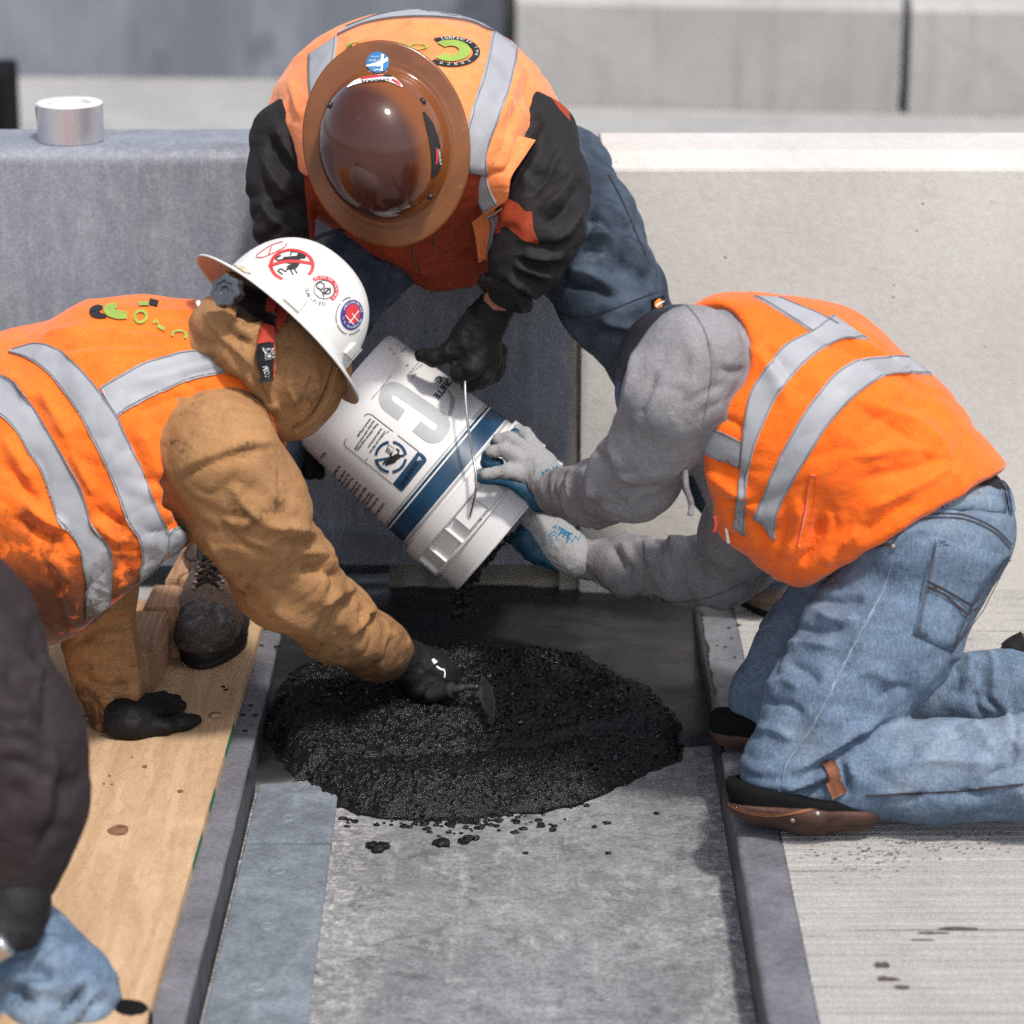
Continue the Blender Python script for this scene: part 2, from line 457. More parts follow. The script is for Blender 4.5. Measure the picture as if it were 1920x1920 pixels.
    m.done()
    # hats
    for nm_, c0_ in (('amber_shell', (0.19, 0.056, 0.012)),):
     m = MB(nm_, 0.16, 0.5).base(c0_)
     m.mix(m.attr(), (0.045, 0.0125, 0.009))  # dark crown, orange right side: light through the shell put into the colour
     m.mix(m.ramp(m.noise(9, 4, 0.6), 0.36, 0.66), (0.05, 0.017, 0.011)) if False else None
     m.mix(m.mul(m.ramp(m.noise(50, 5, 0.75), 0.62, 0.76), 0.25), (0.25, 0.15, 0.11))
     m.mix(m.mul(m.ramp(m.noise(900, 2, 0.6), 0.4, 0.7), 0.2), (0.20, 0.075, 0.03))
     m.rough(m.noise(30, 5), 0.04, 0.16)
     m.bump(m.noise(420, 2, 0.5), 0.06, 0.001)
     m.done()
    m = MB('amber_brim', 0.25, 0.55).base((0.215, 0.072, 0.017))
    m.mix(m.ramp(m.noise(14, 5, 0.6), 0.36, 0.68), (0.15, 0.048, 0.012))
    m.mix(m.mul(m.ramp(m.noise(700, 2, 0.6), 0.42, 0.66), 0.35), (0.10, 0.035, 0.012))
    m.mix(m.mul(m.ramp(m.noise(24, 5, 0.7, dist=1.2), 0.62, 0.72), 0.5), (0.50, 0.24, 0.07))
    m.bump(m.noise(500, 2, 0.5), 0.15, 0.001)
    m.done()
    m = MB('white_shell', 0.4, 0.45).base((0.67, 0.655, 0.625))
    m.mix(m.mul(m.ramp(m.noise(10, 6, 0.7), 0.42, 0.72), 0.6), (0.47, 0.45, 0.41))
    m.mix(m.mul(m.ramp(m.noise(70, 6, 0.75, sc=(1, 1, 0.4)), 0.52, 0.75), 0.4), (0.36, 0.33, 0.29))
    m.mix(m.mul(m.ramp(m.noise(45, 5, 0.8), 0.62, 0.72), 0.7), (0.28, 0.24, 0.20))
    m.rough(m.noise(20, 4), 0.25, 0.55)
    m.done()
    m = MB('brim_underside', 0.7, 0.3).base((0.42, 0.30, 0.21))
    m.mix(m.mul(m.ramp(m.noise(60, 5, 0.75), 0.55, 0.7), 0.7), (0.14, 0.09, 0.06))
    m.done()
    plain('black_plastic', (0.014, 0.014, 0.015), 0.35, 0.5)
    plain('grey_plastic', (0.06, 0.068, 0.078), 0.2, 0.6, 0.0)
    plain('grey_thread', (0.17, 0.165, 0.17), 0.9, 0.1)
    plain('red_web', (0.46, 0.055, 0.035), 0.8, 0.3)
    plain('navy_plastic', (0.006, 0.009, 0.014), 0.45, 0.4)
    plain('blue_plastic', (0.008, 0.035, 0.11), 0.45, 0.4)
    # bucket and prints
    m = MB('bucket_plastic', 0.38, 0.5).base((0.66, 0.655, 0.65))
    m.mix(m.mul(m.ramp(m.noise(8, 6, 0.7), 0.55, 0.8), 0.4), (0.62, 0.60, 0.58))
    m.mix(m.mul(m.ramp(m.noise(50, 5, 0.8), 0.68, 0.76), 0.5), (0.30, 0.28, 0.26))
    m.b.inputs['Subsurface Weight'].default_value = 0.0
    m.bump(m.noise(30, 3), 0.06, 0.003)
    m.done()
    plain('print_navy', (0.007, 0.050, 0.115), 0.4, 0.5, var=0.2, vs=20)
    plain('print_grey', (0.33, 0.345, 0.35), 0.45, 0.4, var=0.05)
    plain('print_black', (0.018, 0.018, 0.02), 0.6, 0.3)
    plain('print_white', (0.78, 0.78, 0.77), 0.5, 0.4, var=0.04)
    plain('print_red', (0.55, 0.035, 0.04), 0.5, 0.4)
    plain('print_green', (0.27, 0.38, 0.07), 0.6, 0.3, var=0.1)
    plain('print_blue', (0.03, 0.19, 0.42), 0.4, 0.5)
    plain('print_purple', (0.04, 0.035, 0.20), 0.5, 0.4)
    plain('print_teal', (0.01, 0.17, 0.32), 0.8, 0.3)
    plain('print_cream', (0.62, 0.5, 0.33), 0.6, 0.3)
    plain('print_orange', (0.70, 0.22, 0.03), 0.6, 0.3)
    m = MB('steel_wire', 0.3, 0.5, 0.9).base((0.42, 0.42, 0.43))
    m.done()
    m = MB('trowel_steel', 0.5, 0.5, 0.6).base((0.06, 0.06, 0.062))
    m.mix(m.ramp(m.noise(40, 5, 0.7), 0.45, 0.7), (0.02, 0.02, 0.02))
    m.done()
    m = MB('duct_tape', 0.3, 0.5, 0.65).base((0.56, 0.56, 0.60))
    m.mix(m.mul(m.noise(300, 2, 0.5, sc=(1, 1, 0.05)), 0.5), (0.46, 0.46, 0.50))
    m.b.inputs['Anisotropic'].default_value = 0.5
    m.bump(m.wave(180, (1, 1, 1), 0.2, 1, 1, 'Z'), 0.1, 0.0006)
    m.done()
    plain('tape_edge', (0.72, 0.71, 0.70), 0.6, 0.3)
    plain('cardboard', (0.68, 0.65, 0.60), 0.9, 0.2)
    m = MB('worn_leather', 0.6, 0.4).base((0.15, 0.096, 0.07))
    m.mix(m.ramp(m.noise(18, 5, 0.65), 0.38, 0.68), (0.135, 0.088, 0.066))
    m.mix(m.mul(m.ramp(m.noise(34, 6, 0.75), 0.56, 0.74), 0.7), (0.22, 0.175, 0.15))
    m.mix(m.mul(m.ramp(m.noise(11, 5, 0.65), 0.56, 0.66), 0.7), (0.03, 0.024, 0.022))
    m.rough(m.noise(30, 4), 0.35, 0.75)
    m.bump(m.noise(50, 6, 0.7, dist=0.6), 0.6, 0.004).bump(m.noise(240, 4, 0.6), 0.3, 0.0015)
    m.done()
    m = MB('scuffed_toe', 0.42, 0.5).base((0.065, 0.05, 0.043))
    m.mix(m.ramp(m.noise(26, 6, 0.75, dist=0.6), 0.48, 0.62), (0.17, 0.155, 0.15))
    m.mix(m.mul(m.ramp(m.noise(14, 5, 0.7), 0.5, 0.6), 0.8), (0.02, 0.017, 0.016))
    m.bump(m.noise(60, 6, 0.75, dist=0.8), 0.8, 0.005)
    m.done()
    plain('boot_rubber', (0.022, 0.021, 0.021), 0.75, 0.3, var=0.25)
    m = MB('boot_midsole', 0.9, 0.2).base((0.20, 0.165, 0.125))
    m.mix(m.ramp(m.noise(60, 5, 0.75), 0.4, 0.68), (0.115, 0.09, 0.07))
    m.bump(m.noise(120, 5, 0.7), 0.5, 0.003)
    m.done()
    plain('boot_lace', (0.030, 0.024, 0.021), 0.85, 0.2)
    m = MB('pad_leather', 0.7, 0.35).base((0.075, 0.036, 0.025))
    m.mix(m.ramp(m.noise(22, 6, 0.7, sc=(0.5, 1, 1)), 0.42, 0.68), (0.036, 0.018, 0.014))
    m.mix(m.mul(m.ramp(m.noise(60, 5, 0.75), 0.58, 0.72), 0.6), (0.15, 0.075, 0.048))
    m.bump(m.noise(70, 5, 0.7), 0.4, 0.003)
    m.done()
    plain('strap_leather', (0.20, 0.07, 0.035), 0.65, 0.35, var=0.25)
    plain('leather_edge', (0.23, 0.10, 0.045), 0.75, 0.3, var=0.2)
    plain('pad_felt', (0.008, 0.008, 0.0085), 0.95, 0.1)
    plain('rivet_metal', (0.35, 0.32, 0.28), 0.4, 0.5, 0.6)

build_materials()

# ------------------------------------------------------------------ objects
BASES = {}

def tag(o, label=None, cat=None, group=None, kind=None):
    if label: o['label'] = label
    if cat: o['category'] = cat
    if group: o['group'] = group
    if kind: o['kind'] = kind
    return o

def thing(name, label, cat, base, group=None):
    o = bpy.data.objects.new(name, None)
    COL.objects.link(o)
    o.empty_display_size = 0.05
    o.location = tuple(base)
    BASES[o.name] = np.asarray(base, dtype=float)
    return tag(o, label, cat, group)

def world_base(o):
    b = np.zeros(3)
    while o is not None:
        b = b + np.array(o.location)
        o = o.parent
    return b

def mesh_obj(name, verts, faces, mat, parent=None, smooth=True, base=None, mats=None, midx=None, auto=None, panel=None):
    """verts are world coordinates; the object is placed at its parent (or at base)"""
    v = np.asarray(verts, dtype=float)
    me = bpy.data.meshes.new(name)
    o = bpy.data.objects.new(name, me)
    COL.objects.link(o)
    off = np.zeros(3)
    if parent is not None:
        o.parent = parent
        off = world_base(parent)
    elif base is not None:
        o.location = tuple(base)
        off = np.asarray(base, dtype=float)
    me.from_pydata((v - off).tolist(), [], [list(map(int, f)) for f in faces])
    for mm in (mats or [mat]):
        me.materials.append(MATS[mm])
    if midx is not None:
        me.polygons.foreach_set('material_index', np.asarray(midx, dtype=np.int32))
    if smooth:
        me.polygons.foreach_set('use_smooth', [True] * len(me.polygons))
    if panel is not None:                          # cut of the cloth, or hat glow put in as colour: which of two colours each point has
        at = me.attributes.new('panel', 'FLOAT', 'POINT')
        at.data.foreach_set('value', np.asarray(panel, dtype=np.float32))
    me.update()
    if auto is not None:
        me.set_sharp_from_angle(angle=math.radians(auto))
    return o

JOINED = ('text', 'small_print', 'print_name', 'glove_print', 'strap_print', 'vest_print', 'sticker', 'grout', 'lace', 'eyelet', 'clod', 'lapped_sheet', 'sticker_text')

class Geo:
    def __init__(s):
        s.v, s.f, s.cut = [], [], []
    def add(s, v, f):
        n = len(s.v)
        s.cut.append((n, len(s.f)))
        s.v.extend([tuple(map(float, p)) for p in v])
        s.f.extend([tuple(i + n for i in q) for q in f])
        return s
    def obj(s, name, mat, parent=None, **kw):
        if len(s.cut) < 2 or any(w in name for w in JOINED):
            return mesh_obj(name, s.v, s.f, mat, parent, **kw)
        o = None                                   # one object for every separate piece
        for i, (a, b) in enumerate(s.cut):
            a2, b2 = s.cut[i + 1] if i + 1 < len(s.cut) else (len(s.v), len(s.f))
            o = mesh_obj(name, s.v[a:a2], [tuple(k - a for k in q) for q in s.f[b:b2]], mat, parent, **kw)
        return o

def bevel_box(lo, hi, bev=0.003, seg=2):
    bm = bmesh.new()
    bmesh.ops.create_cube(bm, size=1)
    lo, hi = np.asarray(lo, float), np.asarray(hi, float)
    for v in bm.verts:
        v.co = Vector(((lo + hi) / 2 + np.array(v.co) * (hi - lo)))
    if bev:
        bmesh.ops.bevel(bm, geom=list(bm.edges), offset=bev, segments=seg, affect='EDGES', profile=0.6)
    bm.verts.index_update()
    v = [tuple(x.co) for x in bm.verts]
    f = [[y.index for y in x.verts] for x in bm.faces]
    bm.free()
    return v, f

def extrude_poly(pts, z0, z1, bev=0.0):
    """prism over a ground polygon (list of xy)"""
    n = len(pts)
    a = sum(pts[i][0] * pts[(i + 1) % n][1] - pts[(i + 1) % n][0] * pts[i][1] for i in range(n))
    if a < 0:
        pts = pts[::-1]
    bm = bmesh.new()
    b = [bm.verts.new((p[0], p[1], z0)) for p in pts]
    t = [bm.verts.new((p[0], p[1], z1)) for p in pts]
    bm.faces.new(b[::-1])
    top = bm.faces.new(t)
    for i in range(n):
        bm.faces.new((b[i], b[(i + 1) % n], t[(i + 1) % n], t[i]))
    if bev:
        bmesh.ops.bevel(bm, geom=list(top.edges), offset=bev, segments=2, affect='EDGES')
    bm.verts.index_update()
    v = [tuple(x.co) for x in bm.verts]
    f = [[y.index for y in x.verts] for x in bm.faces]
    bm.free()
    return v, f

def profile_x(prof, x0, x1, nx=1):
    """closed (y,z) profile swept along X, with end caps"""
    n = len(prof)
    v, f = [], []
    for i in range(nx + 1):
        x = x0 + (x1 - x0) * i / nx
        v += [(x, p[0], p[1]) for p in prof]
    for i in range(nx):
        for j in range(n):
            a, b = i * n + j, i * n + (j + 1) % n
            f.append((a, a + n, b + n, b))
    f.append(tuple(range(n)))
    f.append(tuple(range(nx * n, nx * n + n))[::-1])
    return v, f

def lathe(prof, frame, seg=64, closed=False):
    """prof: (radius, height) list; frame: origin, axis, side"""
    o, a, s = frame
    t = np.cross(a, s)
    v, f = [], []
    for r, h in prof:
        for k in range(seg):
            an = 2 * math.pi * k / seg
            v.append(o + a * h + (s * math.cos(an) + t * math.sin(an)) * r)
    m = len(prof)
    for i in range(m - 1 + (1 if closed else 0)):
        for k in range(seg):
            i2 = (i + 1) % m
            f.append((i * seg + k, i * seg + (k + 1) % seg, i2 * seg + (k + 1) % seg, i2 * seg + k))
    return v, f

def catmull(pts, n=8):
    p = [np.asarray(x, float) for x in pts]
    if len(p) < 3:
        return [p[0] + (p[1] - p[0]) * k / n for k in range(n + 1)]
    p = [2 * p[0] - p[1]] + p + [2 * p[-1] - p[-2]]
    out = []
    for i in range(1, len(p) - 2):
        for k in range(n):
            t = k / n
            a, b, c, d = p[i - 1], p[i], p[i + 1], p[i + 2]
            out.append(0.5 * ((2 * b) + (c - a) * t + (2 * a - 5 * b + 4 * c - d) * t * t + (3 * b - a - 3 * c + d) * t ** 3))
    out.append(p[-2])
    return out

def tube(path, r, seg=8, cap=True):
    path = [np.asarray(p, float) for p in path]
    n = len(path)
    rr = r if hasattr(r, '__len__') else [r] * n
    v, f = [], []
    up = None
    for i, p in enumerate(path):
        t = path[min(i + 1, n - 1)] - path[max(i - 1, 0)]
        t = t / (np.linalg.norm(t) + 1e-12)
        if up is None:
            up = np.cross(t, [0.3, 0.5, 0.8])
            up /= np.linalg.norm(up)
        up = up - t * np.dot(up, t)
        up /= np.linalg.norm(up) + 1e-12
        sd = np.cross(t, up)
        for k in range(seg):
            a = 2 * math.pi * k / seg
            v.append(p + (up * math.cos(a) + sd * math.sin(a)) * rr[i])
    for i in range(n - 1):
        for k in range(seg):
            f.append((i * seg + k, i * seg + (k + 1) % seg, (i + 1) * seg + (k + 1) % seg, (i + 1) * seg + k))
    if cap:
        f.append(tuple(range(seg))[::-1])
        f.append(tuple(range((n - 1) * seg, n * seg)))
    return v, f

# ------------------------------------------------------------------ distance fields -> meshes
def smin(a, b, k):
    if k <= 0:
        return np.minimum(a, b)
    h = np.maximum(k - np.abs(a - b), 0) / k
    return np.minimum(a, b) - h * h * k * 0.25

class Field:
    def __init__(s, lo, hi, h):
        s.h = h
        s.lo = np.asarray(lo, float)
        s.ax = [np.arange(lo[i], hi[i] + h, h, dtype=np.float32) for i in range(3)]
        s.d = np.full([len(a) for a in s.ax], 0.5, dtype=np.float32)
    @staticmethod
    def around(pts, rad, h, pad=0.03):
        p = np.asarray(pts)
        r = np.asarray(rad)[:, None]
        return Field((p - r).min(0) - pad, (p + r).max(0) + pad, h)
    def box(s, lo, hi):
        sl, ax = [], []
        for i in range(3):
            a = int(np.clip(np.floor((lo[i] - s.lo[i]) / s.h), 0, len(s.ax[i])))
            b = int(np.clip(np.ceil((hi[i] - s.lo[i]) / s.h) + 1, 0, len(s.ax[i])))
            sl.append(slice(a, b))
            ax.append(s.ax[i][a:b])
        return tuple(sl), ax
    def chain(s, pts, rad, k=0.02, S=(1, 1, 1), sub=False):
        pts = [np.asarray(p, float) for p in pts]
        S = np.asarray(S, float)
        if len(pts) == 1:
            pts, rad = pts * 2, list(rad) * 2
        for i in range(len(pts) - 1):
            a, b, ra, rb = pts[i], pts[i + 1], rad[i], rad[i + 1]
            m = max(ra, rb) * S + k + 4 * s.h
            sl, ax = s.box(np.minimum(a, b) - m, np.maximum(a, b) + m)
            if min(len(x) for x in ax) == 0:
                continue
            X = (ax[0][:, None, None] - a[0]) / S[0]
            Yy = (ax[1][None, :, None] - a[1]) / S[1]
            Z = (ax[2][None, None, :] - a[2]) / S[2]
            d = (b - a) / S
            L2 = float(d @ d) + 1e-12
            t = np.clip((X * d[0] + Yy * d[1] + Z * d[2]) / L2, 0, 1)
            q = np.sqrt((X - t * d[0]) ** 2 + (Yy - t * d[1]) ** 2 + (Z - t * d[2]) ** 2) - (ra + (rb - ra) * t)
            q = (q * S.min()).astype(np.float32)
            if sub:
                s.d[sl] = -smin(-s.d[sl], q, k)
            else:
                s.d[sl] = smin(s.d[sl], q, k)
        return s
    def cut(s, point, normal, k=0.0):
        """keep the side the normal points away from"""
        n = np.asarray(normal, float)
        n = n / np.linalg.norm(n)
        q = ((s.ax[0] - point[0]) * n[0])[:, None, None] + ((s.ax[1] - point[1]) * n[1])[None, :, None] + ((s.ax[2] - point[2]) * n[2])[None, None, :]
        s.d = -smin(-s.d, -q.astype(np.float32), k)
        return s
    def mesh(s, smooth=2):
        f = s.d
        f[0], f[-1] = 0.1, 0.1
        f[:, 0], f[:, -1] = 0.1, 0.1
        f[:, :, 0], f[:, :, -1] = 0.1, 0.1
        nx, ny, nz = f.shape
        ins = f < 0
        acc = np.zeros((nx - 1, ny - 1, nz - 1, 3), np.float32)
        cnt = np.zeros((nx - 1, ny - 1, nz - 1), np.float32)
        for ax_ in range(3):
            n0 = [nx, ny, nz]
            sa = [slice(None)] * 3
            sb = [slice(None)] * 3
            sa[ax_], sb[ax_] = slice(0, -1), slice(1, None)
            A, B = f[tuple(sa)], f[tuple(sb)]
            cr = ins[tuple(sa)] != ins[tuple(sb)]
            t = np.where(cr, A / np.where(cr, A - B, 1), 0)
            o1, o2 = [a for a in range(3) if a != ax_]
            for i in (0, 1):
                for j in (0, 1):
                    sl = [slice(None)] * 3
                    sl[o1] = slice(i, n0[o1] - 1 + i)
                    sl[o2] = slice(j, n0[o2] - 1 + j)
                    c = cr[tuple(sl)]
                    cnt += c
                    acc[..., ax_] += np.where(c, t[tuple(sl)], 0)
                    acc[..., o1] += c * i
                    acc[..., o2] += c * j
        act = cnt > 0
        idx = np.full(act.shape, -1, np.int64)
        idx[act] = np.arange(act.sum())
        ijk = np.argwhere(act)
        v = (ijk + acc[act] / cnt[act][:, None]) * s.h + np.array([a[0] for a in s.ax])
        faces = []
        for ax_ in range(3):
            o1, o2 = [(1, 2), (2, 0), (0, 1)][ax_]
            sa = [slice(None)] * 3
            sb = [slice(None)] * 3
            sa[ax_], sb[ax_] = slice(0, -1), slice(1, None)
            cr = ins[tuple(sa)] != ins[tuple(sb)]
            e = np.argwhere(cr)
            e = e[(e[:, o1] > 0) & (e[:, o2] > 0) & (e[:, o1] < f.shape[o1] - 1) & (e[:, o2] < f.shape[o2] - 1)]
            if not len(e):
                continue
            fl = ins[tuple(e.T)]
            def cell(d1, d2):
                q = e.copy()
                q[:, o1] += d1
                q[:, o2] += d2
                return idx[tuple(q.T)]
            q = np.stack([cell(-1, -1), cell(0, -1), cell(0, 0), cell(-1, 0)], 1)
            q[~fl] = q[~fl][:, ::-1]
            faces.append(q)
        F = np.concatenate(faces)
        F = F[(F >= 0).all(1)]
        return smooth_mesh(v, F, smooth), F

def smooth_mesh(v, F, it=2, lam=0.5):
    e = np.concatenate([F[:, [0, 1]], F[:, [1, 2]], F[:, [2, 3]], F[:, [3, 0]]])
    a = np.concatenate([e[:, 0], e[:, 1]])
    b = np.concatenate([e[:, 1], e[:, 0]])
    n = np.bincount(a, minlength=len(v)).astype(float)[:, None]
    n[n == 0] = 1
    for k in range(it):
        sm = np.stack([np.bincount(a, weights=v[b, i], minlength=len(v)) for i in range(3)], 1) / n
        v = v + (sm - v) * lam
    return v

def vnormals(v, F):
    nf = np.cross(v[F[:, 2]] - v[F[:, 0]], v[F[:, 3]] - v[F[:, 1]])
    n = np.zeros_like(v)
    for i in range(4):
        for c in range(3):
            n[:, c] += np.bincount(F[:, i], weights=nf[:, c], minlength=len(v))
    return n / (np.linalg.norm(n, axis=1)[:, None] + 1e-12)

def seg_dist(px, py, poly):
    best = np.full(len(px), 1e9)
    tt = np.zeros(len(px))
    m = len(poly) - 1
    for i in range(m):
        (ax, ay), (bx, by) = poly[i], poly[i + 1]
        dx, dy = bx - ax, by - ay
        t = np.clip(((px - ax) * dx + (py - ay) * dy) / (dx * dx + dy * dy + 1e-9), 0, 1)
        d = np.hypot(px - ax - t * dx, py - ay - t * dy)
        w = d < best
        best = np.where(w, d, best)
        tt = np.where(w, (i + t) / m, tt)
    return best, tt

def wrinkle(v, F, folds=(), noise=()):
    """cloth folds: named ridges and valleys (amplitude mm, width px, line) on the side they were seen from,
    and overall rumpling noise (amplitude mm, wavelength m, stretch xyz, seed)"""
    n = vnormals(v, F)
    d = np.zeros(len(v))
    for amp, wl, st, seed in noise:
        p = v / wl / np.asarray(st)
        p = p + 0.35 * np.stack([vnoise(p * 0.7 + 9.1, seed + 5), vnoise(p * 0.7 + 3.3, seed + 6), vnoise(p * 0.7, seed + 7)], 1)
        q = vnoise(p, seed)
        d += 1.35 * amp * 0.001 * (np.sqrt(q * q + 0.006) * -2 + 0.6)
    if folds:
        px, py = proj(v)
        face = np.clip(-(n @ FWD) * 2 + 0.3, 0, 1)
        for it in folds:
            if it[0] == 'B':                       # a patch of compression folds: centre, radius, direction, wavelength mm, amplitude mm
                _, cx, cy, r, dx, dy, wl, amp, sd = it
                m = np.exp(-(((px - cx) ** 2 + (py - cy) ** 2) / r ** 2))
                sel = m > 0.04
                if not sel.any():
                    continue
                p = v[sel]
                D = RGT * dx - UPV * dy
                D = D / np.linalg.norm(D)
                ph = (p @ D) / (wl * 0.001) + 1.1 * vnoise(p / 0.10, sd) + 0.45 * vnoise(p / 0.042, sd + 1)
                hgt = np.abs(np.sin(np.pi * ph)) ** 0.75 - 0.6
                md = np.clip(0.55 + 0.9 * vnoise(p / 0.075, sd + 2), 0.05, 1.2)
                d[sel] += amp * 0.001 * hgt * md * m[sel]
                continue
            amp, w, line = it
            ln = [tuple(q) for q in catmull(line, 5)]
            xs, ys = [q[0] for q in ln], [q[1] for q in ln]
            sel = (px > min(xs) - 3 * w) & (px < max(xs) + 3 * w) & (py > min(ys) - 3 * w) & (py < max(ys) + 3 * w)
            if not sel.any():
                continue
            dist, t = seg_dist(px[sel], py[sel], ln)
            taper = np.clip(np.minimum(t, 1 - t) * 5, 0.1, 1)
            d[sel] += 1.5 * amp * 0.001 * np.exp(-(dist / (0.8 * w)) ** 1.4) * taper * face[sel]
    return v + n * d[:, None]

def nodes_px(nodes, grow=0.0, k=1.0):
    pts = [P(a, b, Y) for a, b, Y, r in nodes]
    rad = [r / scale_at(p) * k + grow for (a, b, Y, r), p in zip(nodes, pts)]
    return pts, rad

def sculpt(chains, h, k=0.03, grow=0.0, shrink=1.0, cuts=(), subs=(), smooth=2, pad=0.05):
    """chains: list of (nodes, S, k). One smooth closed surface."""
    ap, ar = [], []
    for c in chains:
        p, r = nodes_px(c[0], grow, shrink)
        S = max(c[1]) if len(c) > 1 else 1
        ap += p
        ar += [x * S for x in r]
    fld = Field.around(ap, ar, h, pad)
    for c in chains:
        p, r = nodes_px(c[0], grow, shrink)
        fld.chain(p, r, c[2] if len(c) > 2 else k, c[1] if len(c) > 1 else (1, 1, 1))
    for sb in subs:
        p, r = nodes_px(sb[0])
        fld.chain(p, r, sb[2] if len(sb) > 2 else 0.01, sb[1] if len(sb) > 1 else (1, 1, 1), sub=True)
    for pt, nr, kk in cuts:
        fld.cut(pt, nr, kk)
    return fld.mesh(smooth)

def cut_px(a, b, Y, side, k=0.006, tilt=0.0):
    """plane through image line a-b at depth Y running away from the camera; side = a pixel on the part removed"""
    pa, pb = P(a[0], a[1], Y), P(b[0], b[1], Y)
    view = (pa + pb) / 2 - CAM
    view /= np.linalg.norm(view)
    view = view + tilt * np.array([0, 0, 1.0])
    n = np.cross(pb - pa, view)
    n /= np.linalg.norm(n)
    if np.dot(P(side[0], side[1], Y) - pa, n) < 0:
        n = -n
    return (pa, n, k)

# ------------------------------------------------------------------ things laid onto a surface
class Surf:
    def __init__(s, v, F):
        s.t = BVHTree.FromPolygons([tuple(x) for x in np.asarray(v)], [list(map(int, q)) for q in F])
    def dist(s, px, py):
        d = ray(px, py)
        return s.t.ray_cast(Vector(CAM), Vector(d / np.linalg.norm(d)))[3]
    def hit(s, px, py, off=0.0015, last=None):
        d = ray(px, py)
        d = d / np.linalg.norm(d)
        loc, n, i, dist = s.t.ray_cast(Vector(CAM), Vector(d))
        if loc is None:
            ref = last if last is not None else 4.8
            loc, n, i, dist = s.t.find_nearest(Vector(CAM + d * ref))
            if loc is None:
                return None, None, last
            pd = (np.array(loc) - CAM)
            return np.array(loc) + np.array(n) * off, np.array(n), float(np.linalg.norm(pd))
        if n.dot(Vector(d)) > 0:
            n = -n
        return np.array(loc) + np.array(n) * off, np.array(n), dist

def lay_grid(surf, pts, off=0.002, skirt=0.003, geo=None):
    """pts: rows x cols image points -> a strip of cloth or film lying on the surface"""
    geo = geo or Geo()
    R, C = len(pts), len(pts[0])
    dd = [[surf.dist(q[0], q[1]) for q in row] for row in pts]
    V, N = [], []
    for i, row in enumerate(pts):
        for j, q in enumerate(row):
            last = dd[i][j]
            if last is None:                       # past the outline: fold round at the depth of the nearest row
                near = [(abs(k - i), dd[k][j]) for k in range(R) if dd[k][j] is not None]
                last = min(near)[1] if near else None
            p, n, last = surf.hit(q[0], q[1], off, last)
            V.append(p)
            N.append(n)
    f = [(i * C + j, i * C + j + 1, (i + 1) * C + j + 1, (i + 1) * C + j) for i in range(R - 1) for j in range(C - 1)]
    a = f[len(f) // 2]
    nn = np.cross(V[a[2]] - V[a[0]], V[a[3]] - V[a[1]])
    if np.dot(nn, N[a[0]]) < 0:
        f = [q[::-1] for q in f]
    if skirt:
        rim = [j for j in range(C)] + [i * C + C - 1 for i in range(1, R)] + [(R - 1) * C + j for j in range(C - 2, -1, -1)] + [i * C for i in range(R - 2, 0, -1)]
        n0 = len(V)
        for k in rim:
            V.append(V[k] - N[k] * skirt)
        m = len(rim)
        for k in range(m):
            f.append((rim[k], rim[(k + 1) % m], n0 + (k + 1) % m, n0 + k))
    geo.add(V, f)
    return geo

def ribbon(surf, line, w, off=0.002, skirt=0.003, n=6, cols=5, geo=None, sm=True):
    ln = catmull(line, n) if sm else [np.asarray(q, float) for q in line]
    ws = w if hasattr(w, '__len__') else [w, w]
    rows = []
    for i, q in enumerate(ln):
        t = ln[min(i + 1, len(ln) - 1)] - ln[max(i - 1, 0)]
        t = t / (np.linalg.norm(t) + 1e-9)
        nr = np.array([-t[1], t[0]])
        u = i / (len(ln) - 1) * (len(ws) - 1)
        k = min(int(u), len(ws) - 2)
        ww = ws[k] + (ws[k + 1] - ws[k]) * (u - k)
        rows.append([q + nr * ww * (c / (cols - 1) - 0.5) for c in range(cols)])
    return lay_grid(surf, rows, off, skirt, geo)

def band(surf, lineA, lineB, off=0.002, skirt=0.003, n=10, cols=11, geo=None):
    """strip between two image lines with the same number of points"""
    A, B = catmull(lineA, n), catmull(lineB, n)
    rows = [[a + (b - a) * c / (cols - 1) for c in range(cols)] for a, b in zip(A, B)]
    return lay_grid(surf, rows, off, skirt, geo)

def disc(surf, c, ax, ay, r0=0.0, off=0.002, seg=28, rings=3, a0=0, a1=360, geo=None, skirt=0):
    """disc, ring or arc in the image frame c + ax*cos + ay*sin"""
    c, ax, ay = map(lambda q: np.asarray(q, float), (c, ax, ay))
    rows = []
    for i in range(rings + 1):
        r = max(r0 + (1 - r0) * i / rings, 0.01)
        rows.append([c + (ax * math.cos(math.radians(a0 + (a1 - a0) * k / seg)) + ay * math.sin(math.radians(a0 + (a1 - a0) * k / seg))) * r for k in range(seg + 1)])
    return lay_grid(surf, rows, off, skirt, geo)

GLYPH = {}

def glyphs(txt):
    if txt not in GLYPH:
        cu = bpy.data.curves.new('type', 'FONT')
        cu.body = txt
        cu.size = 1.0
        cu.resolution_u = 3
        cu.align_x = 'LEFT'
        ob = bpy.data.objects.new('type', cu)
        COL.objects.link(ob)
        dg = bpy.context.evaluated_depsgraph_get()
        dg.update()
        me = bpy.data.meshes.new_from_object(ob.evaluated_get(dg))
        bm = bmesh.new()
        bm.from_mesh(me)
        bmesh.ops.triangulate(bm, faces=list(bm.faces))
        bm.verts.index_update()
        GLYPH[txt] = ([(v.co.x, v.co.y) for v in bm.verts], [[v.index for v in f.verts] for f in bm.faces])
        bm.free()
        bpy.data.objects.remove(ob)
        bpy.data.curves.remove(cu)
        bpy.data.meshes.remove(me)
    return GLYPH[txt]

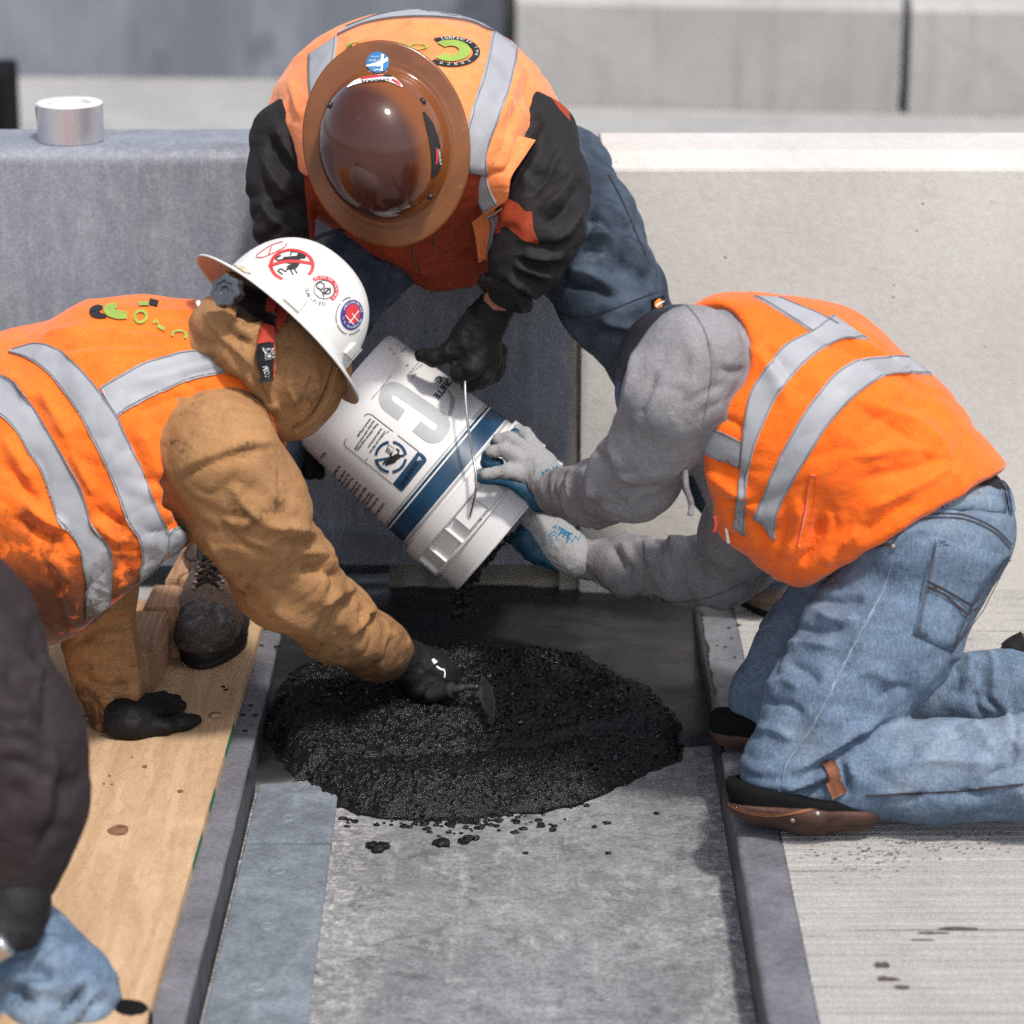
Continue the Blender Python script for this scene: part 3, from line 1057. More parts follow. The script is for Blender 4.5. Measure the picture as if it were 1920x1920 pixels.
def put_text(surf, txt, o, ex, ey, off=0.002, geo=None, bold=0.0, fit=None):
    """o: image pixel of the baseline start; ex, ey: image vectors of one em right and one em up; fit = wanted length in px"""
    geo = geo or Geo()
    v, f = glyphs(txt)
    if not v:
        return geo
    o, ex, ey = map(lambda q: np.asarray(q, float), (o, ex, ey))
    if fit:
        w = max(q[0] for q in v) * np.linalg.norm(ex)
        ex = ex * (fit / w)
    offs = [(0, 0)] if not bold else [(-bold, 0), (bold, 0), (0, bold), (0, -bold)]
    for bx, by in offs:
        V, last, miss = [], None, set()
        for k, (x, y) in enumerate(v):
            q = o + ex * (x + bx) + ey * (y + by)
            if surf.dist(q[0], q[1]) is None:
                miss.add(k)
            p, n, last = surf.hit(q[0], q[1], off + (abs(bx) + by) * 0.0004, last)
            V.append(p)
        ff = [t for t in f if not miss.intersection(t)]     # letters past the edge are not printed
        if ff:
            geo.add(V, ff)
    return geo

def arc_text(surf, txt, c, ax, ay, a0, a1, em, off=0.002, geo=None, inward=False):
    """letters round an ellipse c + ax cos + ay sin from angle a0 to a1, tops pointing outwards (or inwards)"""
    geo = geo or Geo()
    c, ax, ay = map(lambda q: np.asarray(q, float), (c, ax, ay))
    n = len(txt)
    for i, ch in enumerate(txt):
        if ch == ' ':
            continue
        a = math.radians(a0 + (a1 - a0) * (i + 0.5) / n)
        q = c + ax * math.cos(a) + ay * math.sin(a)
        t = (-ax * math.sin(a) + ay * math.cos(a)) * (1 if a1 > a0 else -1)
        t = t / np.linalg.norm(t)
        out = (q - c) / np.linalg.norm(q - c)
        if inward:
            out = -out
        put_text(surf, ch, q - t * em * 0.3 - out * em * 0.35, t * em, out * em, off, geo)
    return geo

# ================================================================== SETTING
ZD = 0.085                                     # deck level above the trench floor
def edge_x(Y, at5, slope):
    return at5 + slope * (5.0 - Y)
LW = lambda Y: edge_x(Y, -0.372, -0.021)       # left trench wall
RW = 0.336                                     # right trench wall
YB = 5.285                                     # front of the barriers
YN = 2.2                                       # near end of what is built

# ground sheet out to the horizon
g = Geo()
def quad(a, b, c, d):
    g.add([a, b, c, d], [(0, 1, 2, 3)])
quad((-300, -300, -0.12), (300, -300, -0.12), (300, 600, -0.12), (-300, 600, -0.12))
tag(g.obj('ground', 'apron_concrete', smooth=False), kind='structure')
# far bay of pale concrete behind the barriers
v, f = bevel_box((-14, YB + 0.25, -0.10), (14, 30, ZD), 0)
tag(mesh_obj('concrete_apron', v, f, 'apron_concrete', smooth=False), kind='structure')

# right deck with tined grooves running across it
def grooved(x0, x1, y0, y1, pitch=0.0190, gw=0.0068, dp=0.0028):
    vt, ft, mi = [], [], []
    nx = 60
    xs = np.linspace(x0, x1, nx + 1)
    rows = []
    y = y0
    while y < y1:
        p = pitch * random.uniform(0.93, 1.07)
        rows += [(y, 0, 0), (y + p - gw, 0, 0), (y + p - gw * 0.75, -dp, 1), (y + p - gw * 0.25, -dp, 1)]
        y += p
    rows.append((y, 0, 0))
    R = np.array([(r[0], r[1]) for r in rows])
    for i, (yy, zz) in enumerate(R):
        q = np.stack([xs * 3.1, np.full(nx + 1, yy * 9), np.full(nx + 1, i // 4 * 1.7)], 1)
        wob = vnoise(q, 3) * 0.0016
        dep = zz * (0.75 + 0.35 * vnoise(q * 2.5, 8))
        for k in range(nx + 1):
            vt.append((xs[k], yy + wob[k], ZD + dep[k]))
    m = nx + 1
    for i in range(len(R) - 1):
        for k in range(nx):
            ft.append((i * m + k, i * m + k + 1, (i + 1) * m + k + 1, (i + 1) * m + k))
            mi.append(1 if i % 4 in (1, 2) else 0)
    return vt, ft, mi
XS = RW + 0.066
vt, ft, mi = grooved(XS, 2.2, 3.2, YB + 0.02)
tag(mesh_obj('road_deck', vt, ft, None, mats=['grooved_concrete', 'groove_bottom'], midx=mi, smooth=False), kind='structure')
v, f = bevel_box((XS + 0.001, YN, -0.1), (14, YB + 0.24, ZD - 0.006), 0)
tag(mesh_obj('road_deck_base', v, f, 'apron_concrete', smooth=False), kind='structure')
# left deck under the plywood
v, f = extrude_poly([(-14, YN), (LW(YN) - 0.09, YN), (LW(YB) - 0.09, YB + 0.24), (-14, YB + 0.24)], -0.1, ZD - 0.004)
tag(mesh_obj('road_deck_left', v, f, 'apron_concrete', smooth=False), kind='structure')
# trench floor
vt, ft = [], []
ys = np.linspace(YN, YB + 0.4, 60)
for i, yy in enumerate(ys):
    for k in range(21):
        x = LW(yy) - 0.01 + (RW + 0.02 - LW(yy)) * k / 20
        vt.append((x, yy, 0.0015 * math.sin(x * 31 + yy * 17) * math.sin(yy * 23 - x * 11)))
for i in range(59):
    for k in range(20):
        ft.append((i * 21 + k, i * 21 + k + 1, (i + 1) * 21 + k + 1, (i + 1) * 21 + k))
tag(mesh_obj('trench_floor', vt, ft, 'stained_floor'), kind='structure')

# membrane strips folded over both lips of the trench
def lip(name, xin, xout, label, zt=ZD):
    """folded sheet: flat flange on the deck, rounded fold, drop to the floor"""
    ysn = np.linspace(YN, YB - 0.02, 130)
    rows = []
    sgn = 1 if xout(4) > xin(4) else -1
    for yy in ysn:
        w = 0.0016 * vnoise(np.array([[yy * 5, 1.3, 0.2]]), 5)[0] + 0.0009 * vnoise(np.array([[yy * 23, 4.1, 0.2]]), 6)[0]
        zb = 0.0016 * vnoise(np.array([[yy * 13, 2.2, 9.2]]), 9)[0]
        a, b = xin(yy) + w, xout(yy)
        rows.append([(b, zt - 0.006), (b, zt - 0.001 + zb * 0.4), (b - sgn * 0.012, zt + zb), ((a + b) / 2, zt + zb * 1.8 + 0.0005),
                     (a + sgn * 0.008, zt + zb), (a + sgn * 0.002, zt - 0.0015 + zb), (a, zt - 0.007), (a + sgn * 0.001, zt * 0.5), (a - w * 0.7, -0.004)])
    V = [(x, yy, z) for yy, r in zip(ysn, rows) for x, z in r]
    n = len(rows[0])
    F, M = [], []
    for i in range(len(rows) - 1):
        for k in range(n - 1):
            q = (i * n + k, i * n + k + 1, (i + 1) * n + k + 1, (i + 1) * n + k)
            F.append(q if sgn > 0 else q[::-1])
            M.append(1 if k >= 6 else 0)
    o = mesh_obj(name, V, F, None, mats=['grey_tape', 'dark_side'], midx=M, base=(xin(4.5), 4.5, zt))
    return tag(o, label, 'flashing strip', 'flashing strips along the trench')
PLY = lambda Y: edge_x(Y, -0.4035, -0.029)     # plywood edge
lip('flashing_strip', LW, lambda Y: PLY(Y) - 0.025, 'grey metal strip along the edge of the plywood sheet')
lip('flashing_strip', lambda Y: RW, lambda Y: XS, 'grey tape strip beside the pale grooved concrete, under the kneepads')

# steel plates on the trench floor with recessed fasteners
def plate(y0, y1, label):
    xr = lambda Y: edge_x(Y, -0.250, -0.004)
    t = thing('steel_plate', label, 'plate', ((LW(y0) + xr(y0)) / 2, (y0 + y1) / 2, 0.004), 'steel plates on the trench floor')
    v, f = extrude_poly([(LW(y0) + 0.006, y0), (xr(y0), y0), (xr(y1), y1), (LW(y1) + 0.006, y1)], 0.003, 0.0105, 0.0015)
    mesh_obj('panel', v, f, 'galvanised_plate', t, smooth=False)
    return t
yseam = G(545, 1582, 0.01)[1]
p1 = plate(yseam + 0.004, 4.75, 'bluish steel plate touching the grout heap')
p2 = plate(3.35, yseam - 0.004, 'bluish steel plate nearest the camera, below the joint')
for px, py in ((540, 1533), (520, 1632), (500, 1736), (478, 1850)):
    c = G(px, py, 0.0107)
    v, f = lathe([(0.0125, -0.003), (0.0125, 0.0004), (0.0105, 0.0012), (0.0085, 0.0004), (0.0075, -0.0005), (0.0005, -0.0005)],
                 (c, np.array([0, 0, 1.0]), np.array([1.0, 0, 0])), 24)
    mesh_obj('screw', v, f, 'galvanised_plate', p1 if c[1] > yseam else p2)
v, f = extrude_poly([(LW(yseam) + 0.004, yseam - 0.0035), (-0.252, yseam - 0.0035), (-0.252, yseam + 0.0035), (LW(yseam) + 0.004, yseam + 0.0035)], 0.001, 0.006)
mesh_obj('joint_strip', v, f, 'boot_rubber', p2, smooth=False)

# plywood sheet
yA, yC = 2.4, 5.12
zp0, zp1 = ZD + 0.002, ZD + 0.020
ply = thing('plywood_sheet', 'yellowish plywood sheet with brown knots, lying under the planted glove', 'plywood', (-0.9, 4.2, ZD))
v, f = extrude_poly([(-2.4, yA), (PLY(yA), yA), (PLY(yC), yC), (-2.4, yC)], zp0, zp1, 0.0015)
mesh_obj('panel', v, f, 'plywood', ply, smooth=False)
def flat_blob(c, rx, ry, z, name, mat, par, ang=0, seg=22, dome=0.0006):
    V = [(c[0], c[1], z + dome)]
    for k in range(seg):
        a = 2 * math.pi * k / seg
        r = 1 + 0.05 * math.sin(3 * a + c[0] * 50) + 0.03 * math.sin(5 * a + c[1] * 70)
        x, y = rx * r * math.cos(a), ry * r * math.sin(a)
        V.append((c[0] + x * math.cos(ang) - y * math.sin(ang), c[1] + x * math.sin(ang) + y * math.cos(ang), z))
    return mesh_obj(name, V, [(0, 1 + k, 1 + (k + 1) % seg) for k in range(seg)], mat, par)
for px, py, rx, ry in ((222, 1557, 0.0150, 0.019), (271, 1438, 0.0035, 0.006), (338, 1484, 0.0045, 0.006), (403, 1341, 0.0105, 0.0125), (165, 1345, 0.010, 0.011), (205, 1455, 0.0022, 0.004), (195, 1470, 0.0018, 0.003), (210, 1471, 0.002, 0.003), (247, 1420, 0.002, 0.003)):
    flat_blob(G(px, py, zp1), rx, ry, zp1 + 0.0007, 'knot', 'knot', ply)
for px, py, rx, ry in ((405, 1344, 0.0085, 0.0085), (168, 1349, 0.0075, 0.0075)):
    flat_blob(G(px, py, zp1), rx, ry, zp1 + 0.0018, 'wood_plug', 'plug', ply)
gm = Geo()
for y0, y1 in ((4.62, 4.50), (4.36, 4.29), (4.20, 4.09)):
    gm.add(*bevel_box((-0.0005, y1, zp0 + 0.004), (0.0009, y0, zp1 - 0.003), 0))
gm.v = [(PLY(p[1]) + p[0], p[1], p[2]) for p in gm.v]
gm.obj('paint_mark', 'green_edge', ply, smooth=False)

# timber offcuts on the plywood
def timber(name_pts, z0, z1, label):
    c = np.mean(np.array(name_pts), 0)
    v, f = extrude_poly([tuple(p[:2]) for p in name_pts], z0, z1, 0.003)
    o = mesh_obj('timber_block', v, f, 'pine_lumber', base=(c[0], c[1], z0), smooth=False)
    return tag(o, label, 'timber', 'timber blocks beside the boot')
zt = zp1 + 0.089
def tp(px, py): return G(px, py, zt)
a, b = tp(281, 1217), tp(317, 1148)
def long_block(y0, y1, xr0, xr1, w, zz, label):
    timber([(xr0 - w, y0), (xr0, y0), (xr1, y1), (xr1 - w, y1)], zp1 + 0.001, zz, label)
q0, q1, q2, q3 = G(282, 1216, zt), G(318, 1140, zt), G(338, 1096, zt), G(366, 1010, zt)
long_block(q0[1], q1[1], q0[0], q1[0], 0.062, zt - 0.004, 'scuffed timber block nearest the planted glove')
long_block(q1[1] + 0.002, q2[1], q1[0] + 0.014, q2[0] + 0.014, 0.058, zt, 'timber block in the middle of the row of offcuts, left of the laces')
long_block(q2[1] + 0.002, YB - 0.03, q2[0] + 0.03, q2[0] + 0.05, 0.055, zt + 0.008, 'timber block farthest back under the hem of the orange vest')
long_block(q1[1] + 0.03, q2[1] + 0.10, q1[0] - 0.055, q2[0] - 0.055, 0.10, zp1 + 0.028, 'low wide timber offcut behind the upright blocks')

# ------------------------------------------------------------------ barriers
def rounded(prof_fn, n=6):
    return prof_fn
def arc(cy, cz, r, a0, a1, n=6):
    return [(cy + r * math.cos(math.radians(a0 + (a1 - a0) * k / n)), cz + r * math.sin(math.radians(a0 + (a1 - a0) * k / n))) for k in range(n + 1)]
zlt = P(300, 262, YB + 0.10)[2]               # left barrier top
zl0 = P(900, 1059, YB)[2]
bl = thing('road_barrier', 'blue grey coated barrier with the silver tape roll on top', 'barrier', (-1.2, YB + 0.08, zl0), 'barriers behind the workers')
xl = P(1073, 700, YB)[0]
prof = [(YB, zl0)] + [(YB + 0.012, zl0 + 0.30)] + arc(YB + 0.040, zlt - 0.026, 0.026, 180, 90) + arc(YB + 0.19, zlt - 0.026, 0.026, 90, 0) + [(YB + 0.22, zl0)]
v, f = profile_x(prof, -4.0, xl, 40)
v = np.array(v)
nrm = vnoise(np.stack([v[:, 0] * 2.2, v[:, 1] * 3, v[:, 2] * 3], 1), 4)
v[:, 1] += nrm * 0.003
mesh_obj('body', v, f, 'grey_coating', bl, auto=35)
# lapped sheet near the foot and its torn edge
gl = Geo()
A = [P(x, y, YB - 0.004) for x, y in ((596, 990), (680, 998), (760, 1008), (860, 1012))]
for k in range(3):
    p, q = A[k], A[k + 1]
    b0, b1 = P(596 + 88 * k, 1058, YB - 0.004), P(684 + 88 * k, 1058, YB - 0.004)
    gl.add([p + np.array([0, -0.006, 0]), q + np.array([0, -0.006 + 0.001 * k, 0]), b1 + np.array([0, 0.001, 0]), b0 + np.array([0, 0.001, 0]), p + np.array([0, 0.006, 0]), q + np.array([0, 0.006, 0])],
           [(0, 3, 2, 1), (0, 1, 5, 4)])
gl.obj('lapped_sheet', 'grey_coating', bl, smooth=False)

zrt = P(1500, 252, YB + 0.17)[2]
zrc = P(1500, 315, YB)[2]
zrm = P(1500, 285, YB + 0.045)[2]
br = thing('road_barrier', 'pale concrete barrier with a white chamfered top, right of the dark gap', 'barrier', (1.2, YB + 0.08, ZD), 'barriers behind the workers')
xr = P(1090, 700, YB)[0]
prof = [(YB, 0.012), (YB - 0.004, zrc - 0.005), (YB - 0.002, zrc), (YB + 0.05, zrm), (YB + 0.054, zrm + 0.002), (YB + 0.19, zrm + 0.004), (YB + 0.24, zrm - 0.05), (YB + 0.24, 0.012)]
v, f = profile_x(prof, xr, 4.0, 30)
v = np.array(v)
lft = v[:, 0] < xr + 0.001                     # the end is chamfered too
v[lft & (v[:, 2] > zrc + 0.003), 0] += 0.035
mesh_obj('body', v, f, 'pale_concrete', br, smooth=False)
# rubber joint in the gap
v, f = bevel_box((xl - 0.02, YB + 0.012, 0.0), (xr + 0.02, YB + 0.2, zlt - 0.05), 0)
tag(mesh_obj('joint_filler', v, f, 'rough_mortar', base=(xl, YB + 0.1, 0), smooth=False), 'dark filler in the upright gap between the two near barriers', 'joint filler')
# rough mortar bed showing under the coated barrier
vt, ft = [], []
nx, nr = 70, 7
x0, x1 = P(728, 1070, YB)[0], P(1320, 1070, YB)[0]
for i in range(nx + 1):
    x = x0 + (x1 - x0) * i / nx
    for j in range(nr):
        t = j / (nr - 1)
        n1 = vnoise(np.array([[x * 28, t * 3, 1.1]]), 2)[0]
        n2 = vnoise(np.array([[x * 90, t * 7, 4.1]]), 3)[0]
        y = YB + 0.055 - 0.03 * t + 0.012 * n1
        z = zl0 + 0.012 - (zl0 - 0.062) * t ** 1.3 + 0.006 * n1 + 0.004 * n2
        vt.append((x, y, z))
for i in range(nx):
    for j in range(nr - 1):
        ft.append((i * nr + j, i * nr + j + 1, (i + 1) * nr + j + 1, (i + 1) * nr + j))
o = mesh_obj('mortar_bed', vt, ft, 'rough_mortar', base=((x0 + x1) / 2, YB, 0.05))
tag(o, kind='structure')

# second row of barriers in the distance
def far_unit(x0, x1, y, zt_, mat, label, lean=0.0):
    y0, y1 = y
    t = thing('far_barrier', label, 'barrier', ((x0 + x1) / 2, (y0 + y1) / 2, ZD), 'far row of barriers')
    prof = [(0, ZD + 0.002), (-0.002, zt_ - 0.03), (0.03, zt_), (0.20, zt_), (0.22, zt_ - 0.03), (0.22, ZD + 0.002)]
    v, f = profile_x(prof, x0, x1, 8)
    v = np.array(v)
    v[:, 1] += y0 + (y1 - y0) * (v[:, 0] - x0) / (x1 - x0)
    mesh_obj('body', v, f, mat, t, smooth=False)
    return t
def far_y(px, py): return G(px, py, ZD)[1]
yl0, yl1 = far_y(20, 141), far_y(950, 152)
yr0, yr1, yr2 = far_y(1060, 196), far_y(1690, 214), far_y(1920, 218)
far_unit(P(-700, 100, yl0)[0], P(948, 100, yl1)[0], (yl0 + 0.05, yl1), P(0, -260, yl0)[2], 'far_coating', 'far blue grey panel barrier, blurred, behind the tape roll')
far_unit(P(968, 100, yr0)[0], P(1688, 100, yr1)[0], (yr0, yr1), P(1600, 3, yr1)[2], 'far_concrete', 'far grey concrete barrier above the white chamfered top')
far_unit(P(1706, 100, yr1)[0], P(2500, 100, yr2)[0], (yr1 - 0.01, yr2 - 0.03), P(1800, 6, yr2)[2], 'far_concrete', 'far grey concrete barrier in the upper right corner')
v, f = bevel_box((P(940, 100, yl1)[0], yr0 + 0.12, ZD), (P(975, 100, yl1)[0], yr0 + 0.3, 0.9), 0.01)
tag(mesh_obj('joint_post', v, f, 'dark_side', base=(0, yr0 + 0.2, ZD), smooth=False), 'dark upright joint between the blue grey and grey far barriers', 'post')
v, f = bevel_box((P(-140, 200, 8.6)[0], 8.6, ZD), (P(6, 200, 8.6)[0], 8.9, P(0, 146, 8.6)[2]), 0.01)
tag(mesh_obj('dark_support', v, f, 'pad_felt', base=(-1.4, 8.7, ZD), smooth=False), 'black support block at the foot of the far blue grey panel', 'support block')

# ------------------------------------------------------------------ grout
# slurry already poured along the back of the trench
def heightmesh(x0, x1, y0, y1, step, fn, name, mat):
    xs, ys_ = np.arange(x0, x1, step), np.arange(y0, y1, step)
    X, Yy = np.meshgrid(xs, ys_, indexing='ij')
    Z, keep = fn(X.ravel(), Yy.ravel())
    nx_, ny_ = len(xs), len(ys_)
    V = np.stack([X.ravel(), Yy.ravel(), Z], 1)
    I = np.arange(nx_ * ny_).reshape(nx_, ny_)
    F = np.stack([I[:-1, :-1].ravel(), I[1:, :-1].ravel(), I[1:, 1:].ravel(), I[:-1, 1:].ravel()], 1)
    K = keep[F].any(1)
    F = F[K]
    used = np.unique(F)
    mp = np.full(len(V), -1)
    mp[used] = np.arange(len(used))
    return V[used], mp[F]
def poly_signed(x, y, poly):
    """distance to a ground polygon, positive inside"""
    n = len(poly)
    d = np.full(len(x), 1e9)
    ins = np.zeros(len(x), bool)
    for i in range(n):
        (ax, ay), (bx, by) = poly[i], poly[(i + 1) % n]
        dx, dy = bx - ax, by - ay
        t = np.clip(((x - ax) * dx + (y - ay) * dy) / (dx * dx + dy * dy + 1e-12), 0, 1)
        d = np.minimum(d, np.hypot(x - ax - t * dx, y - ay - t * dy))
        c = ((ay > y) != (by > y)) & (x < (bx - ax) * (y - ay) / (by - ay + 1e-12) + ax)
        ins ^= c
    return np.where(ins, d, -d)
front = [G(px, py, 0.01) for px, py in ((483, 1476), (548, 1474), (640, 1440), (1000, 1420), (1250, 1392), (1324, 1388))]
def slurry_h(x, y):
    yf = np.interp(x, [p[0] for p in front], [p[1] for p in front])
    t = np.clip((y - yf) / 0.018, 0, 1)
    back = np.clip((y - yf) / 0.35, 0, 1)
    p = np.stack([x * 30, y * 30, x * 0], 1)
    z = -0.006 + 0.018 * np.sqrt(t) + 0.069 * np.clip((y - yf) / 0.5, 0, 1) ** 0.9 + 0.0012 * vnoise(p, 4) * t + 0.0022 * vnoise(p * 0.3, 5)
    keep = (y > yf - 0.01) & (x > -0.40) & (x < RW + 0.004)
    return z, keep
V, F = heightmesh(-0.40, RW + 0.008, 4.3, YB + 0.10, 0.006, slurry_h, 'slurry', 'slurry')
# on the left it wets only the width of the trench
xw = np.array([LW(q) for q in V[:, 1]])
V[:, 0] = np.maximum(V[:, 0], xw - 0.004)
tag(mesh_obj('grout_slurry', V, F, 'slurry'), 'smooth wet black grout levelled across the back of the trench', 'grout', kind='stuff')
# ragged smear where it laps onto the right strip
vt, ft = [], []
for i in range(60):
    yy = G(0, 1142 + i * 4.6, ZD)[1]
    w = 0.004 + 0.006 * abs(vnoise(np.array([[yy * 40, 2.0, 1.0]]), 3)[0]) + 0.003 * abs(vnoise(np.array([[yy * 130, 2.0, 1.0]]), 4)[0])
    vt += [(RW - 0.006, yy, ZD - 0.012), (RW - 0.002, yy, ZD + 0.0045), (RW + w * 0.7, yy, ZD + 0.0045), (RW + w, yy, ZD + 0.0015)]
ft = [(i * 4 + k, i * 4 + k + 1, i * 4 + k + 5, i * 4 + k + 4) for i in range(59) for k in range(3)]
tag(mesh_obj('grout_smear', vt, ft, 'slurry'), 'ragged black smear of grout along the inner lip of the right strip', 'grout', kind='stuff')

mound_px = [(500, 1310), (520, 1268), (575, 1243), (650, 1228), (760, 1215), (860, 1208), (1000, 1213), (1130, 1232), (1235, 1268), (1275, 1312), (1268, 1372), (1205, 1428), (1080, 1480), (950, 1506), (800, 1518), (680, 1504), (590, 1476), (548, 1438), (512, 1390)]
mound_poly = [tuple(G(px, py, 0.02 if py > 1400 else (0.05 if py > 1330 else 0.076))[:2]) for px, py in mound_px]
mound_poly = [tuple(q) for q in catmull([np.array(p) for p in mound_poly + mound_poly[:1]], 5)[:-1]]
pit = G(855, 1362, 0.06)
pit2 = G(690, 1385, 0.05)
def mound_h(x, y):
    p = np.stack([x, y, x * 0], 1)
    d = poly_signed(x, y, mound_poly) + 0.010 * vnoise(p * 16, 1) + 0.005 * vnoise(p * 45, 11)
    t = np.clip(d / 0.085, 0, 1)
    edge = np.sin(t * math.pi / 2)
    back = np.clip((y - 4.45) / 0.6, 0, 1)
    z = np.maximum(slurry_h(x, y)[0], 0.0) + 0.001 + edge * (0.030 + 0.016 * back)
    z += edge * (0.010 * vnoise(p * 9, 2) + 0.007 * vnoise(p * 22, 3) + 0.003 * vnoise(p * 45, 13))
    r = np.hypot((x - pit[0]) / 0.17, (y - pit[1]) / 0.075)
    z -= 0.026 * np.exp(-r ** 2 * 1.6)
    r2 = np.hypot((x - pit2[0]) / 0.05, (y - pit2[1]) / 0.06)
    z -= 0.02 * np.exp(-r2 ** 2)
    g1 = vnoise(p * 120, 7)
    g2 = vnoise(p * 220, 8)
    g3 = vnoise(p * 330, 9)
    g4 = np.abs(vnoise(p * 62 + 0.4 * np.stack([g1, g2, g3], 1), 21))
    z += np.clip(edge * 2.2, 0.1, 1) * (0.0052 * g4 + 0.0030 * np.abs(g1) + 0.0034 * np.abs(g2) + 0.0013 * g3)
    z = np.maximum(z, np.where(d > 0.05, slurry_h(x, y)[0] + 0.006 + 0.006 * g4 + 0.004 * np.abs(g1) + 0.003 * np.abs(g2), -1))
    return z, d > -0.004
V, F = heightmesh(-0.42, 0.34, 4.40, 5.2, 0.0018, mound_h, 'mound', 'wet_grout')
ok = V[:, 0] > np.array([LW(q) for q in V[:, 1]]) + 0.001
V[:, 0] = np.where(ok, V[:, 0], np.array([LW(q) for q in V[:, 1]]) + 0.001)
# separate stones standing in the binder, from sand to pea size
bm = bmesh.new()
bmesh.ops.create_icosphere(bm, subdivisions=1, radius=1)
ico = np.array([tuple(q.co) for q in bm.verts])
icf = np.array([[q.index for q in fc.verts] for fc in bm.faces])
bm.free()
ids = RNG.choice(len(V), 6000)
rad_ = 0.0010 + 0.0042 * RNG.random(6000) ** 5
GV, GF = [], []
for n_, (i_, r_) in enumerate(zip(ids, rad_)):
    jit = 1 + 0.28 * (RNG.random((len(ico), 1)) - 0.5) * 2
    GV.append(ico * jit * r_ * np.array([1, 1, 0.75]) + V[i_] + np.array([0, 0, r_ * 0.15]))
    GF.append(icf + n_ * len(ico))
stones = mesh_obj('grout_stones', np.concatenate(GV), np.concatenate(GF), 'wet_grain', smooth=False)
tag(stones, 'fine wet aggregate glinting all over the heap of black grout', 'aggregate', kind='stuff')
tag(mesh_obj('grout_heap', V, F, 'wet_grout'), 'lumpy heap of glistening black grout in the trench under the tipped bucket', 'grout', kind='stuff')

def clod(c, r, seed, sq=0.6):
    bm = bmesh.new()
    bmesh.ops.create_icosphere(bm, subdivisions=3, radius=1)
    v = np.array([tuple(q.co) for q in bm.verts])
    f = [[q.index for q in fc.verts] for fc in bm.faces]
    bm.free()
    v = v * (1 + 0.35 * vnoise(v * 1.6 + seed, 2) + 0.22 * vnoise(v * 4 + seed, 3))[:, None] * r * np.array([1, 0.9, sq]) + np.asarray(c)
    return v, f
# loose crumbs: the larger clods are things, the rest scattered dirt
big = [(712, 1588, 0.0115, 'black clod of grout nearest the steel plates'), (835, 1577, 0.012, 'black clod of grout, left of a close pair below the heap'), (870, 1574, 0.010, 'black clod of grout, right of a close pair below the heap'),
       (1228, 1425, 0.008, 'small black clod at the right foot of the grout heap')]
for px, py, r, lab in big:
    c = G(px, py, 0.004)
    gg = Geo()
    for q in range(4):
        gg.add(*clod(c + np.array([random.uniform(-1, 1) * r * 1.0, random.uniform(-1, 1) * r * 0.7, 0]), r * random.uniform(0.55, 0.9), px + q * 7.3))
    tag(gg.obj('grout_clod', 'wet_grout', base=c), lab, 'clod', 'clods of grout on the trench floor')
gg = Geo()
for i in range(150):
    px, py = random.gauss(850, 90), random.gauss(1540, 13)
    gg.add(*clod(G(px, py, 0.001), random.choice([0.0022, 0.003, 0.0045, 0.006]), i * 3.1, 0.5))
for px, py in ((546, 1568), (450, 1659), (480, 1764), (1115, 1550), (1040, 1549), (905, 1548), (1100, 1510), (1215, 1440), (600, 1500), (985, 1600), (1140, 1600), (1230, 1525)):
    gg.add(*clod(G(px, py, 0.006 if px < 600 else 0.001), 0.0045, px * 0.37, 0.5))
for px, py in ((1385, 1172), (1367, 1177), (1372, 1196), (1360, 1213), (1378, 1232), (1390, 1300), (1345, 1210)):
    gg.add(*clod(G(px, py, ZD + 0.001), random.uniform(0.002, 0.004), px * 0.7, 0.5))
for px, py in ((423, 1293), (419, 1287), (490, 1210), (520, 1212), (497, 1178), (470, 1322), (478, 1341), (455, 1340), (460, 1370)):
    gg.add(*clod(G(px, py, zp1 + 0.001 if px < 440 else ZD + 0.001), random.uniform(0.003, 0.0055), px * 0.9, 0.25))
tag(gg.obj('grout_crumbs', 'wet_grout'), 'scattered black crumbs of grout in front of the heap and on the strips', 'grout', kind='stuff')

# brown mud spots on the grooved deck
gg = Geo()
for px, py, rx, ry in ((1745, 1749, 0.022, 0.004), (1800, 1740, 0.024, 0.005), (1653, 1808, 0.011, 0.008), (1668, 1835, 0.014, 0.006), (1690, 1850, 0.010, 0.006), (1655, 1832, 0.006, 0.004), (1735, 1762, 0.016, 0.003)):
    c0 = G(px, py, ZD + 0.0008)
    V = [tuple(c0)]
    for k in range(26):
        a = 2 * math.pi * k / 26
        r = 1 + 0.35 * vnoise(np.array([[math.cos(a) * 2 + px, math.sin(a) * 2, py * 0.1]]), 3)[0]
        V.append((c0[0] + rx * r * math.cos(a), c0[1] + ry * r * math.sin(a), c0[2] - 0.0004))
    gg.add(V, [(0, 1 + k, 1 + (k + 1) % 26) for k in range(26)])
for i in range(260):
    px, py = (random.gauss(1590, 80), random.gauss(1600, 18)) if i < 150 else (random.uniform(1620, 1900), random.gauss(1575, 14))
    if px < 1500 or py < 1560: continue
    c0 = G(px, py, ZD + 0.0006)
    a, b = random.uniform(0.001, 0.005), random.uniform(0.0006, 0.0016)
    gg.add([c0 + np.array([-a, 0, 0]), c0 + np.array([0, -b, 0]), c0 + np.array([a, b * 0.3, 0]), c0 + np.array([0.2 * a, b, 0])], [(0, 1, 2, 3)])
gg.cut = gg.cut[:1]
tag(gg.obj('mud_specks', 'mud', smooth=False), 'brown mud specks and spots on the pale grooved concrete', 'mud', kind='stuff')

